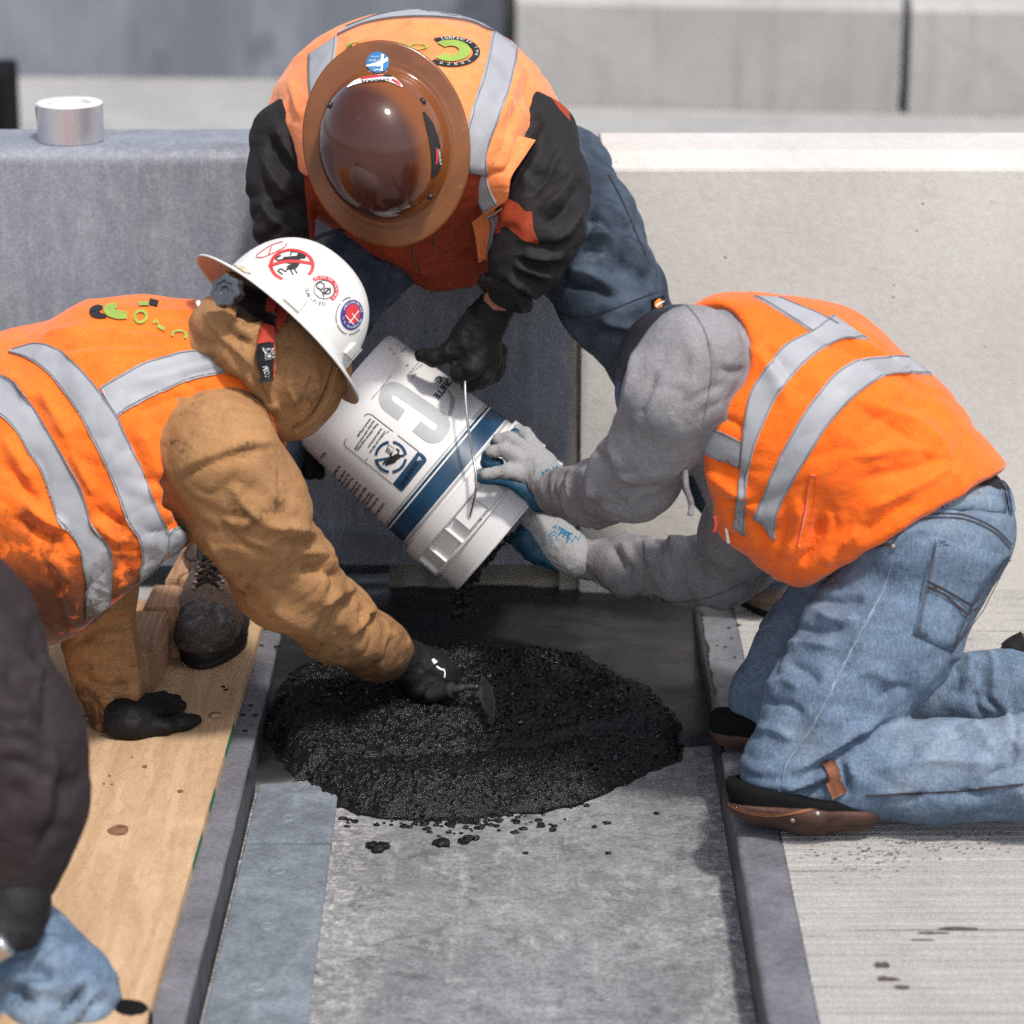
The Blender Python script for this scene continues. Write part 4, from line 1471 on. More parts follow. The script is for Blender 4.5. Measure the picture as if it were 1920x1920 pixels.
# roll of silver tape on the coated barrier
c = P(127, 275, YB + 0.055)
c[2] = zlt + 0.001
c[1] = YB + 0.10
sc_ = scale_at(c)
R0 = 62.0 / sc_
hh = (272 - 203) / sc_
fr = (c, np.array([0, 0, 1.0]), np.array([1.0, 0, 0]))
tape = thing('tape_roll', 'roll of silver duct tape standing on the blue grey barrier', 'tape roll', c)
v, f = lathe([(R0, 0), (R0, hh), ], fr, 64)
mesh_obj('tape_face', v, f, 'duct_tape', tape)
v, f = lathe([(R0, hh), (R0 - 0.001, hh + 0.0006), (0.038, hh + 0.0003), (0.038, 0.0), (R0, 0)], fr, 64)
mesh_obj('tape_side', v, f, 'tape_edge', tape, auto=40)
v, f = lathe([(0.0378, hh + 0.001), (0.035, hh + 0.001), (0.035, 0.001), (0.0378, 0.001)], fr, 48, True)
mesh_obj('cardboard_core', v, f, 'cardboard', tape, auto=40)
v, f = lathe([(0.0349, hh - 0.006), (0.02, hh - 0.005), (0.0195, hh - 0.009), (0.0005, hh - 0.009)], fr, 40)
mesh_obj('core_liner', v, f, 'tape_edge', tape, auto=40)
gg = Geo()
gg.add([c + np.array([-R0 + 0.001, 0.0, 0.05]), c + np.array([-R0 - 0.004, -0.008, hh]), c + np.array([-R0 - 0.0005, -0.014, hh * 0.97]), c + np.array([-R0 + 0.001, -0.012, hh * 0.5])], [(0, 1, 2, 3)])
gg.obj('tape_end', 'duct_tape', tape, smooth=False)

# ================================================================== BUCKET AND TOOLS
YK = 5.0
kb, kr = P(646, 728, YK + 0.035), P(956, 988, YK - 0.03)
KL = float(np.linalg.norm(kr - kb))
kax = (kr - kb) / KL
kside = np.cross(kax, FWD)
kside /= np.linalg.norm(kside)
RB, RR = 0.1165, 0.1375
def krad(t):
    return RB + (RR - RB) * t * 1.0
bucket = thing('bucket', 'white plastic bucket with a navy band being tipped over the grout', 'bucket', (kb + kr) / 2)
fr = (kb, kax, kside)
prof = [(0.001, 0.012), (RB - 0.014, 0.012), (RB - 0.010, 0.0), (RB - 0.004, 0.0), (RB, 0.006)]
for t in np.linspace(0.04, 0.70, 14):
    prof.append((krad(t), t * KL))
r7 = krad(0.7)
prof += [(r7 + 0.001, 0.700 * KL), (r7 + 0.0085, 0.703 * KL), (r7 + 0.0095, 0.762 * KL), (r7 + 0.0085, 0.768 * KL), (r7 + 0.002, 0.771 * KL),
         (r7 + 0.002, 0.872 * KL), (r7 + 0.0085, 0.875 * KL), (r7 + 0.0088, 0.885 * KL), (r7 + 0.0022, 0.889 * KL), (r7 + 0.003, 0.985 * KL), (r7 + 0.0045, 0.992 * KL), (r7 + 0.0040, KL),
         (r7 + 0.0005, KL), (r7 - 0.001, 0.95 * KL), (RB - 0.004, 0.02 * KL), (0.001, 0.02 * KL)]
v, f = lathe(prof, fr, 96)
mesh_obj('shell', v, f, 'bucket_plastic', bucket, auto=28)
v = np.array(v)
KS = Surf(v, [q for q in f])
# stiffening ribs between the two collars
ga = Geo()
kt = np.cross(kax, kside)
for k in range(16):
    an = 2 * math.pi * (k + 0.3) / 16
    dr = kside * math.cos(an) + kt * math.sin(an)
    tn = np.cross(kax, dr)
    a0 = kb + kax * 0.772 * KL + dr * (r7 + 0.001)
    a1 = kb + kax * 0.874 * KL + dr * (r7 + 0.001)
    V = []
    for q, hh_ in ((a0, 0.0075), (a1, 0.0075)):
        for sg in (-1, 1):
            V += [q + tn * sg * 0.0009, q + tn * sg * 0.0009 + dr * hh_]
    ga.add(V, [(0, 1, 3, 2), (4, 6, 7, 5), (0, 4, 5, 1), (2, 3, 7, 6), (1, 5, 7, 3)])
ga.obj('rib', 'bucket_plastic', bucket, smooth=False)
# ears for the handle, facing the camera and behind
def ear(px, py, back=False):
    p, n, _ = KS.hit(px, py, 0.0)
    if back:
        c0 = kb + kax * np.dot(p - kb, kax)
        p = 2 * c0 - p
        n = -n
    n = n - kax * np.dot(n, kax)
    n /= np.linalg.norm(n)
    t2 = np.cross(kax, n)
    bm = bmesh.new()
    V = []
    for a_, b_ in ((-0.024, -0.017), (0.024, -0.017), (0.024, 0.017), (-0.024, 0.017)):
        V.append(p + kax * b_ + t2 * a_ - n * 0.008)
    for a_, b_ in ((-0.021, -0.015), (0.021, -0.015), (0.021, 0.015), (-0.021, 0.015)):
        V.append(p + kax * b_ + t2 * a_ + n * 0.009)
    o = mesh_obj('handle_ear', V, [(4, 5, 6, 7), (0, 1, 5, 4), (1, 2, 6, 5), (2, 3, 7, 6), (3, 0, 4, 7)], 'bucket_plastic', bucket, smooth=False)
    return p + n * 0.010, n
e1, n1 = ear(884, 962)
e2, n2 = ear(884, 962, True)
hand_p = P(872, 698, 4.93)
w1 = [e1 - n1 * 0.006, e1 + n1 * 0.004, P(891, 925, 4.82), P(893, 895, 4.822), P(886, 850, 4.842), P(878, 800, 4.853), P(873, 750, 4.872), P(872, 715, 4.888)]
w1 += [P(872.5, 697, 4.892), P(876, 691, 4.893), P(876, 686, 4.897), P(871, 685, 4.90), P(868, 690, 4.903), P(872, 696, 4.93), P(885, 720, 4.98), P(893, 740, 5.07), P(905, 830, 5.135), e2 + n2 * 0.004, e2 - n2 * 0.006]
v, f = tube(catmull(w1, 6), 0.0021, 8)
mesh_obj('wire_handle', v, f, 'steel_wire', bucket)

# print on the bucket; all of it lies on the curved wall
kn = np.array([0.643, -0.766])                # image direction across the bucket, towards its upper side
ka = np.array([0.766, 0.643])                 # image direction from base to mouth
K0 = np.array([648.0, 728.0])
def kp(a, c):                                 # a px along from the base, c px across
    return K0 + ka * a + kn * c
def kband(a0, a1, mat, name, off, c0=-172, c1=172):
    t0, t1 = a0 / 402.0, a1 / 402.0
    v_, f_ = lathe([(krad(t0) + off, t0 * KL), (krad((t0 + t1) / 2) + off, (t0 + t1) / 2 * KL), (krad(t1) + off, t1 * KL)], fr, 96)
    mesh_obj(name, v_, f_, mat, bucket)
kband(225, 267, 'print_navy', 'navy_band', 0.0007)
kband(230.0, 232.6, 'print_white', 'white_line', 0.0012)
kband(219.5, 222.5, 'print_grey', 'grey_line', 0.0007)
kband(270, 274.5, 'print_grey', 'grey_line', 0.0007)
def zk(x, y): return np.array([560 + x / 4.57, 640 + y / 4.57])
# the big grey letter C, drawn as one thick stroke
cpath = [zk(885, 635), zk(820, 588), zk(762, 540), zk(742, 480), zk(775, 415), zk(850, 415), zk(1000, 515), zk(1150, 618), zk(1230, 680), zk(1240, 740), zk(1195, 805), zk(1135, 815), zk(1085, 785), zk(1010, 725)]
ribbon(KS, cpath, 25, 0.0008, 0, 6, 6).obj('print_letter', 'print_grey', bucket)
ribbon(KS, [zk(1285, 430), zk(1318, 500), zk(1310, 570), zk(1290, 640)], [2, 8, 9, 6], 0.0006, 0).obj('print_arc', 'print_grey', bucket)
# warning panel
def rline(pts, w, off, geo): return ribbon(KS, pts, w, off, 0, 3, 3, geo, sm=False)
gp = Geo()
fa = [zk(600, 620), zk(805, 775)]
rline([zk(575, 628), zk(600, 620), zk(630, 632), zk(810, 772)], 1.4, 0.0010, gp)
rline([zk(850, 805), zk(1030, 945)], 1.4, 0.0010, gp)
rline([zk(575, 628), zk(400, 850), zk(393, 880), zk(410, 905), zk(805, 1222)], 1.4, 0.0010, gp)
rline([zk(772, 770), zk(578, 1018)], 1.6, 0.0010, gp)
rline([zk(160, 1005), zk(118, 1085)], 1.3, 0.0010, gp)
gp.obj('print_frame', 'print_black', bucket)
rows = []
A_, B_ = [zk(1022, 945), zk(1060, 965), zk(1092, 1000), zk(1095, 1030)], [zk(808, 1220), zk(850, 1260), zk(880, 1282), zk(900, 1272)]
band(KS, A_, B_, 0.0009, 0, 4, 10).obj('warning_label', 'print_navy', bucket)
tx, ty = np.array([-0.60, 0.80]), np.array([-0.80, -0.60]) * -1
dirW = zk(870, 1250) - zk(1015, 1030)
dW = dirW / np.linalg.norm(dirW)
nW = np.array([dW[1], -dW[0]])
def ktext(txt, x, y, em, fit=None, mat='print_black', off=0.0011, bold=0.0, geo=None, d=None, name='print_text'):
    dd = dW if d is None else d
    up = np.array([dd[1], -dd[0]])
    g_ = put_text(KS, txt, zk(x, y), dd * em, up * em, off, geo, bold, fit)
    return g_
gt = Geo()
ktext('WARNING', 1000, 1020, 12.5, fit=55, geo=gt, off=0.0017, bold=0.02)
gt.obj('warning_text', 'print_black', bucket)
gt = Geo()
for q in ([zk(1032, 990), zk(1050, 1012), zk(1020, 1018)],):
    rline(q + q[:1], 2.0, 0.0017, gt)
gt.obj('warning_triangle', 'print_white', bucket)
gr = Geo()
cc = zk(791, 990)
for a0, a1 in ((8, 83), (97, 172), (188, 262), (278, 352)):
    a = -38
    ax_ = np.array([math.cos(math.radians(a)), math.sin(math.radians(a))]) * 30.5
    ay_ = np.array([-math.sin(math.radians(a)), math.cos(math.radians(a))]) * 30.5
    disc(KS, cc, ax_, ay_, 0.83, 0.0013, 12, 1, a0 + 38, a1 + 38, gr)
rline([cc + np.array([-26, 6]), cc + np.array([26, -3])], 4.5, 0.0016, gr)
gr.obj('prohibition_ring', 'print_navy', bucket)
gs = Geo()
rline([zk(770, 885), zk(820, 915), zk(795, 975), zk(745, 945), zk(770, 885)], 1.2, 0.0012, gs)
for k in range(4):
    rline([zk(765 + k * 8, 905 + k * 7), zk(755 + k * 8, 940 + k * 7)], 1.4, 0.0012, gs)
disc(KS, zk(850, 985), (5.5, 2), (-2, 5.0), 0, 0.0013, 14, 2, geo=gs)
ribbon(KS, [zk(840, 975), zk(815, 1010), zk(780, 1030), zk(745, 1060)], [8, 13, 11, 3], 0.0012, 0, 4, 4, gs)
ribbon(KS, [zk(800, 1000), zk(790, 970), zk(805, 945)], [5, 4, 3], 0.0012, 0, 4, 3, gs)
ribbon(KS, [zk(850, 960), zk(860, 935), zk(835, 920)], [3, 3, 3], 0.0012, 0, 4, 3, gs)
ribbon(KS, [zk(770, 1030), zk(740, 1030), zk(725, 1055)], [5, 4, 3], 0.0012, 0, 4, 3, gs)
gs.obj('pictogram', 'print_black', bucket)
# small lettering
gl_ = Geo()
dC = (zk(585, 950) - zk(742, 768)); dC /= np.linalg.norm(dC)
for txt, x0, y0, x1, y1 in (('Children can fall into', 737, 765, 605, 950), ('bucket and drown.', 706, 742, 590, 905), ('Keep children away from', 672, 700, 500, 925), ('buckets with even a small', 640, 675, 478, 920), ('amount of liquid.', 612, 658, 500, 810)):
    a_, b_ = zk(x0, y0), zk(x1, y1)
    L_ = np.linalg.norm(b_ - a_)
    ktext(txt, x0, y0, 6.2, fit=L_, geo=gl_, d=(b_ - a_) / L_, bold=0.03)
for txt, x0, y0, x1, y1 in (('CONTAINS: Crystalline', 725, 1378, 620, 1530), ('DO NOT breathe dust', 672, 1335, 570, 1480), ('during and after use. Follow', 640, 1300, 515, 1470), ('Follow all warnings', 612, 1285, 500, 1430),
                            ('FIRST AID: Flush eyes for', 568, 1245, 440, 1440), ('15 minutes and call', 530, 1215, 420, 1370), ('and contact a physician', 500, 1195, 395, 1355), ('The contents of this', 460, 1160, 350, 1300), ('pail. Any material left', 428, 1130, 330, 1275), ('package, well sealed', 395, 1105, 310, 1245),
                            ('See Material Safety Data', 345, 1060, 250, 1210), ('Batch no.', 222, 948, 178, 1008)):
    a_, b_ = zk(x0, y0), zk(x1, y1)
    L_ = np.linalg.norm(b_ - a_)
    ktext(txt, x0, y0, 7.0, fit=L_, geo=gl_, d=(b_ - a_) / L_, bold=0.035)
for txt, x0, y0, x1, y1 in (('www pail for professional use only keep dry', 790, 292, 620, 495), ('KEEP FROM FREEZING', 975, 325, 1010, 280), ('do not use in wet', 930, 300, 1030, 185), ('store in a cool dry place', 965, 275, 1060, 205), ('LOT 12', 815, 125, 830, 90), ('08 14', 785, 82, 800, 50), ('PART', 920, 225, 945, 205), ('RESIN KIT', 880, 100, 930, 60)):
    a_, b_ = zk(x0, y0), zk(x1, y1)
    L_ = np.linalg.norm(b_ - a_)
    ktext(txt, x0, y0, 4.5, fit=L_, geo=gl_, d=(b_ - a_) / L_)
gl_.obj('small_print', 'print_black', bucket)
gb = Geo()
dN = zk(1165, 490) - zk(1330, 285); dN /= np.linalg.norm(dN)
uN = np.array([-dN[1], dN[0]])
def btext(txt, xe, ye, em):
    """right-hand end of the word at (xe, ye)"""
    w = max(q[0] for q in glyphs(txt)[0])
    d = dN
    up = np.array([d[1], -d[0]])
    put_text(KS, txt, zk(xe, ye) - d * em * w, d * em, up * em, 0.0011, gb, 0.03)
btext('CONCRETE', 1152, 470, 17.5)
btext('PART C', 1165, 330, 17.0)
gb.obj('print_name', 'print_navy', bucket)

# stream of grout leaving the bucket mouth
gg = Geo()
for i in range(150):
    t = random.random()
    px = 880 - 22 * t + random.gauss(0, 5 + 4 * (1 - t)) + 26 * max(0, 0.25 - t)
    py = 1072 + 92 * t
    gg.add(*clod(P(px, py, 4.93 + random.gauss(0, 0.006)), random.choice([0.0025, 0.004, 0.0055]), i * 1.7, 0.9))
for px, py, r in ((868, 1150, .004), (894, 1144, .0035), (862, 1168, .0025), (897, 1150, .002), (938, 1156, .0016), (960, 1006, .005), (955, 1018, .003), (873, 1130, .006), (861, 1120, .005), (868, 1125, .007), (875, 1098, .008), (880, 1085, .008)):
    gg.add(*clod(P(px, py, 4.93), r, px * 0.7, 1.1))
for i in range(70):
    t = random.random()
    gg.add(*clod(P(856 + (958 - 856) * t + random.gauss(0, 2), 1108 - (1108 - 1000) * t + random.gauss(2, 2.5), 4.90), random.choice([0.002, 0.0035, 0.0045]), i * 2.9, 0.9))
tag(gg.obj('falling_grout', 'wet_grout'), 'black grout dribbling from the lip of the tipped bucket', 'grout', kind='stuff')

# margin trowel in the reaching hand
tr = thing('trowel', 'small grey trowel pushed into the grout by the black glove', 'trowel', P(905, 1300, 4.84))
v, f = tube(catmull([P(842, 1296, 4.77), P(862, 1291, 4.765), P(880, 1288, 4.76), P(897, 1288, 4.755)], 4), [0.007] * 6 + [0.005] * 4 + [0.004] * 3, 10)
mesh_obj('shank', v, f, 'trowel_steel', tr)
v, f = tube(catmull([P(800, 1303, 4.79), P(830, 1298, 4.78), P(850, 1294, 4.77)], 4), 0.013, 10)
mesh_obj('handle', v, f, 'boot_rubber', tr)
a = [P(904, 1266, 4.77), P(919, 1284, 4.75), P(928, 1312, 4.73), P(926, 1352, 4.71), P(908, 1330, 4.735), P(897, 1300, 4.755)]
n_ = np.cross(a[2] - a[0], a[4] - a[0]); n_ /= np.linalg.norm(n_)
V = [p + n_ * 0.0011 for p in a] + [p - n_ * 0.0011 for p in a]
mesh_obj('blade', V, [tuple(range(6)), tuple(range(11, 5, -1))] + [(i, i + 6, (i + 1) % 6 + 6, (i + 1) % 6) for i in range(6)], 'trowel_steel', tr, smooth=False)

# ================================================================== PEOPLE
def cloth_part(name, mat, parent, chains, h, folds=(), noise=(), cuts=(), subs=(), k=0.03, grow=0.0, smooth=2, mats=None, pick=None):
    v, F = sculpt(chains, h, k, grow, 1.0, cuts, subs, smooth)
    v = wrinkle(v, F, folds, noise)
    mi = None
    if pick is not None:
        c = v[F].mean(1)
        px, py = proj(c)
        mi = pick(px, py, c)
    o = mesh_obj(name, v, F, mat, parent, mats=mats, midx=mi)
    return o, Surf(v, F)

def body(parent, chains, shrink=0.70):
    v, F = sculpt(chains, 0.012, 0.03, 0.0, shrink)
    mesh_obj('body', v, F, 'skin', parent)

def sheet(name, A, B, mat, parent, th=0.003, cols=6, n=5):
    """hanging piece of cloth between two lines of (px, py, depth)"""
    a = catmull([P(*q) for q in A], n)
    b = catmull([P(*q) for q in B], n)
    R, C = len(a), cols
    V = []
    for i in range(R):
        for j in range(C):
            p = a[i] + (b[i] - a[i]) * j / (C - 1)
            q = vnoise(np.array([p * 40]), 3)[0] * 0.003
            V.append(p + FWD * q)
    m = len(V)
    V += [p + FWD * th for p in V]
    F = []
    for i in range(R - 1):
        for j in range(C - 1):
            q = (i * C + j, i * C + j + 1, (i + 1) * C + j + 1, (i + 1) * C + j)
            F += [q, tuple(x + m for x in q[::-1])]
    rim = [j for j in range(C)] + [i * C + C - 1 for i in range(1, R)] + [(R - 1) * C + j for j in range(C - 2, -1, -1)] + [i * C for i in range(R - 2, 0, -1)]
    for k in range(len(rim)):
        x, y = rim[k], rim[(k + 1) % len(rim)]
        F.append((x, x + m, y + m, y))
    o = mesh_obj(name, V, F, mat, parent)
    return o, Surf(np.array(V), F)

def px_tube(name, pts, r, mat, parent, n=6, seg=8):
    v, f = tube(catmull([P(*q) for q in pts], n), r, seg)
    return mesh_obj(name, v, f, mat, parent)

def hard_hat(parent, name, c, axis, side, dome, brim, height, mats, lift=0.0, droop=0.18, brim_shift=(0, 0), apex=0.86, glow_shift=0.0):
    """dome=(a,b) and brim=(a,b) half axes along side and across; one shell with its underside"""
    axis = axis / np.linalg.norm(axis)
    side = side - axis * np.dot(side, axis)
    side /= np.linalg.norm(side)
    tr_ = np.cross(axis, side)
    seg = 96
    rows = []
    for k in range(26):
        t = k / 25
        ph = t * math.pi / 2
        rows.append((math.sin(ph) ** apex, math.cos(ph) ** 0.9, 0, 0))
    for k in range(1, 9):
        t = k / 8
        rows.append((1.0, 0, t, -droop * (t ** 1.4)))
    V, F = [], []
    def pos(row, k, inset=0.0, drop=0.0):
        rd, hh_, tb, dz = row
        an = 2 * math.pi * k / seg
        ra = (dome[0] - inset) * rd + (brim[0] - dome[0]) * tb
        rb = (dome[1] - inset) * rd + (brim[1] - dome[1]) * tb
        up = (height - inset) * hh_ + dz * (brim[0] - dome[0]) + lift * tb * (math.cos(an) ** 2)
        if 0.0 < tb < 0.2:
            up += 0.002
        return c + side * (ra * math.cos(an) + brim_shift[0] * tb) + tr_ * (rb * math.sin(an) + brim_shift[1] * tb) + axis * (up - drop)
    allr = [(r, 0.0, 0.0) for r in rows] + [(r, 0.0035 if r[2] == 0 else 0.0, 0.0035) for r in rows[::-1]]
    for r, ins, dr in allr:
        V += [pos(r, k, ins, dr) for k in range(seg)]
    for i in range(len(allr) - 1):
        for k in range(seg):
            F.append((i * seg + k, i * seg + (k + 1) % seg, (i + 1) * seg + (k + 1) % seg, (i + 1) * seg + k))
    nr = len(rows)
    MI = []
    for i in range(len(allr) - 1):
        m_ = 0 if i < 26 else (1 if i < nr else 2)
        MI += [m_] * seg
    V = np.array(V)
    F4 = np.array(F)
    nn = np.cross(V[F4[5 * seg][1]] - V[F4[5 * seg][0]], V[F4[5 * seg][3]] - V[F4[5 * seg][0]])
    if np.dot(nn, V[F4[5 * seg][0]] - c) < 0:
        F4 = F4[:, ::-1]
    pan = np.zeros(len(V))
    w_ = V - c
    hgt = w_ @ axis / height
    off_ = np.hypot((w_ @ side - 0.012) / dome[0], (w_ @ tr_ + glow_shift) / dome[1])
    pan = np.clip((1.08 - off_) / 0.22, 0, 1) * (hgt > 0.05)  # dark area slid aside, so one flank is painted as if light shone through
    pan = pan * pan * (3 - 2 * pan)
    o = mesh_obj(name, V, F4, None, parent, mats=mats, midx=MI, panel=pan)
    top = V[:nr * seg]
    Ft = [tuple(q) for q in F4[:(nr - 1) * seg]]
    return o, Surf(top, Ft)

# ------------------------------------------------------------------ the man kneeling on the right
def z5(x, y): return (1000 + x / 2.087, 520 + y / 2.087)
def z6(x, y): return (1200 + x / 2.667, 1050 + y / 2.667)
pr = thing('person', 'kneeling person in a bright orange vest, grey sweatshirt and blue jeans, seen from behind', 'person', P(1640, 1420, 4.35), 'road workers round the trench')
R_torso = ([(1745, 950, 4.42, 132), (1648, 866, 4.42, 160), (1500, 768, 4.42, 186), (1385, 705, 4.42, 142)], (1, 1.12, 1), 0.04)
R_belly = ([(1405, 800, 4.40, 116), (1445, 895, 4.40, 112), (1500, 975, 4.40, 92)], (1, 1.1, 1), 0.05)
R_arm = ([(1298, 670, 4.30, 99), (1262, 740, 4.29, 86), (1228, 820, 4.33, 75), (1190, 893, 4.42, 78), (1120, 924, 4.60, 59), (1046, 922, 4.78, 45)], (1, 0.82, 1), 0.03)
R_arm2 = ([(1430, 860, 4.58, 90), (1400, 1000, 4.64, 80), (1372, 1068, 4.70, 72), (1280, 1070, 4.76, 58), (1180, 1062, 4.83, 50), (1098, 1050, 4.90, 38)], (1, 1, 1), 0.03)
R_leg = ([(1765, 1005, 4.40, 128), (1655, 1190, 4.34, 138), (1556, 1322, 4.30, 116), (1478, 1440, 4.27, 84)], (1, 1, 1), 0.03)
R_shin = ([(1478, 1442, 4.27, 80), (1600, 1450, 4.25, 82), (1750, 1447, 4.24, 94), (1950, 1440, 4.22, 98), (2140, 1430, 4.22, 84)], (1, 1, 1), 0.02)
R_leg2 = ([(1640, 1050, 4.53, 115), (1512, 1205, 4.57, 86), (1440, 1308, 4.58, 76)], (1, 1, 1), 0.03)
R_shin2 = ([(1445, 1310, 4.58, 68), (1640, 1300, 4.61, 66), (1800, 1288, 4.62, 62), (1893, 1282, 4.62, 66)], (1, 1, 1), 0.02)
R_pelvis = ([(1768, 985, 4.41, 128), (1690, 985, 4.39, 128)], (1, 1.4, 1), 0.05)
R_head = ([(1330, 690, 4.46, 75), (1285, 700, 4.47, 92), (1270, 760, 4.47, 70)], (1, 1, 1), 0.03)
body(pr, [R_torso, R_arm, R_arm2, R_leg, R_shin, R_leg2, R_shin2, R_pelvis, R_head])
# sweatshirt
v, F = sculpt([R_torso, R_belly, R_arm, R_arm2], 0.005, smooth=2, cuts=[cut_px((1545, 1040), (1876, 845), 4.42, (1850, 1100), 0.01)])
def wr(pts): return [tuple(q) for q in pts]
Rf = [('B', 1180, 900, 80, 0.4, 0.9, 34, 9, 101), ('B', 1095, 925, 70, 1, 0.15, 26, 9, 102), ('B', 1235, 770, 110, -0.35, 0.9, 60, 2.5, 103), ('B', 1345, 740, 80, 0.6, 0.8, 40, 7, 104), ('B', 1210, 1060, 130, 1, 0.1, 38, 9, 105), ('B', 1370, 1060, 80, 0.7, -0.6, 40, 6, 106), (5, 9, [(1205, 585 + 20), (1192, 660), (1180, 720), (1172, 760)]), (-6, 8, [(1232, 690), (1212, 745), (1196, 790)]), (6, 10, [(1130, 800), (1150, 845), (1166, 880), (1200, 905)]),
      (-8, 9, [(1108, 830), (1130, 870), (1150, 905)]), (7, 10, [(1092, 870), (1100, 905), (1120, 940)]), (-8, 7, [(1060, 880), (1050, 910), (1060, 950)]), (7, 9, [(1085, 872), (1070, 905), (1078, 950)]),
      (-5, 7, [(1030, 880), (1020, 912), (1028, 945)]), (-4, 6, [(1322, 630), (1338, 690), (1330, 760)]), (4, 10, [(1300, 640), (1300, 700), (1288, 760)]), (-5, 10, [(1345, 690), (1380, 700), (1400, 690)]),
      (7, 10, [(1165, 1016), (1180, 1040), (1192, 1068)]), (-7, 8, [(1145, 1020), (1160, 1048), (1170, 1075)]), (7, 10, [(1208, 1010), (1214, 1035), (1220, 1060)]), (-6, 8, [(1232, 1010), (1240, 1040)]), (6, 10, [(1258, 1005), (1262, 1030)]), (-5, 8, [(1285, 1000), (1292, 1030)])]
v = wrinkle(v, F, Rf, [(1.6, 0.07, (1, 1, 1.6), 4), (0.7, 0.03, (1, 1, 1.3), 9)])
mesh_obj('sweatshirt', v, F, 'grey_jersey', pr)
RS = Surf(v, F)
gq = Geo()
ribbon(RS, [(1283, 567), (1310, 600), (1328, 640), (1334, 690), (1328, 740), (1318, 790)], 2.2, 0.0012, 0, 6, 2, gq)
ribbon(RS, [(1080, 1095), (1150, 1112), (1250, 1128), (1330, 1120), (1400, 1090)], 2.0, 0.0012, 0, 6, 2, gq)
gq.obj('seam', 'grey_thread', pr)
px_tube('drawstring', [(1284, 880, 4.3), (1287, 915, 4.3), (1296, 945, 4.31), (1294, 966, 4.31)], 0.0045, 'grey_jersey', pr)
px_tube('drawstring', [(1361, 985, 4.33), (1364, 1005, 4.33), (1366, 1018, 4.33)], 0.0022, 'print_white', pr)
# vest
hem = cut_px((1545, 1082), (1876, 884), 4.42, (1850, 1100), 0.01)
v, F = sculpt([R_torso, R_belly, ([(1520, 1000, 4.38, 74), (1560, 1010, 4.36, 70)], (1, 1, 1), 0.05), ([(1768, 960, 4.41, 116), (1680, 960, 4.39, 116)], (1, 1.45, 1), 0.05)], 0.005, 0.04, 0.011, cuts=[hem, cut_px((1240, 500), (1330, 920), 4.42, (1100, 800), 0.01)],
              subs=[([(1302, 662, 3.95, 106), (1302, 662, 4.36, 106)], (1, 1, 1), 0.01), ([(1230, 790, 3.95, 92), (1230, 790, 4.5, 92)], (1, 1, 1), 0.02)], smooth=2)
Vf = [('B', 1620, 980, 170, 0.5, 0.85, 60, 9, 111), ('B', 1400, 940, 100, 0.3, 0.9, 42, 9, 112), ('B', 1650, 740, 200, 0.55, 0.8, 75, 4, 113), ('B', 1520, 1020, 80, 0.9, 0.3, 40, 10, 114), ('B', 1800, 850, 90, 0.3, 0.95, 46, 6, 115), (6, 14, [(1400, 640), (1450, 700), (1480, 760)]), (-4, 12, [(1425, 640), (1480, 700)]), (7, 16, [(1600, 860), (1680, 840), (1760, 850)]), (-6, 14, [(1610, 900), (1700, 880), (1790, 860)]),
      (8, 15, [(1620, 960), (1700, 920), (1800, 870)]), (-6, 12, [(1600, 1010), (1660, 970), (1720, 930)]), (9, 12, [(1545, 1060), (1580, 1020), (1620, 990)]), (-9, 10, [(1500, 1060), (1530, 1020), (1545, 960)]),
      (8, 12, [(1470, 1050), (1490, 990), (1500, 930)]), (6, 14, [(1640, 760), (1720, 790), (1790, 850)]), (-5, 14, [(1600, 760), (1690, 810), (1760, 880)]), (-7, 10, [(1330, 860), (1380, 880), (1400, 900)]), (7, 12, [(1320, 880), (1370, 915), (1410, 940)]),
      (-5, 10, [(1320, 780), (1370, 790), (1400, 810)]), (-6, 8, [(1420, 980), (1440, 1010)]), (6, 10, [(1560, 620), (1640, 660), (1720, 720)]), (-5, 12, [(1500, 620), (1600, 660), (1690, 720)])]
v = wrinkle(v, F, Vf, [(2.2, 0.11, (1.6, 1, 1), 14), (1.0, 0.045, (1.3, 1, 1), 19)])
mesh_obj('vest', v, F, 'orange_right', pr)
VS = Surf(v, F)
def zz(fn, pts): return [np.array(fn(*q)) for q in pts]
def bandz(fn, A, B, parent, S, **kw):
    a, b = zz(fn, A), zz(fn, B)
    o = band(S, a, b, 0.0032, 0.0045, **kw).obj('reflective_stripe', 'reflective', parent)
    gs_ = Geo()
    for t in (0.06, 0.94):
        ribbon(S, [p + (q - p) * t for p, q in zip(a, b)], 1.5, 0.0042, 0, 10, 2, gs_)
    gs_.obj('stitching', 'grey_thread', o)
    return o
bandz(z5, [(1170, 150), (1080, 215), (980, 270), (900, 370), (850, 450), (828, 560), (815, 700), (800, 850), (782, 975)], [(1310, 245), (1215, 243), (1120, 290), (1040, 360), (960, 460), (900, 580), (860, 690), (835, 820), (828, 1010)], pr, VS)
bandz(z5, [(862, 78), (920, 110), (1000, 160), (1085, 214)], [(965, 84), (1050, 118), (1120, 145), (1200, 187)], pr, VS)
bandz(z5, [(1460, 312), (1380, 308), (1280, 320), (1190, 370), (1110, 460), (1050, 545), (990, 650), (945, 740), (900, 850), (862, 935)], [(1556, 385), (1440, 375), (1350, 400), (1240, 480), (1160, 570), (1100, 660), (1050, 740), (1000, 830), (955, 920), (945, 1030)], pr, VS)
bandz(z5, [(640, 572), (700, 590), (770, 620), (817, 645)], [(608, 655), (660, 680), (730, 715), (808, 750)], pr, VS)

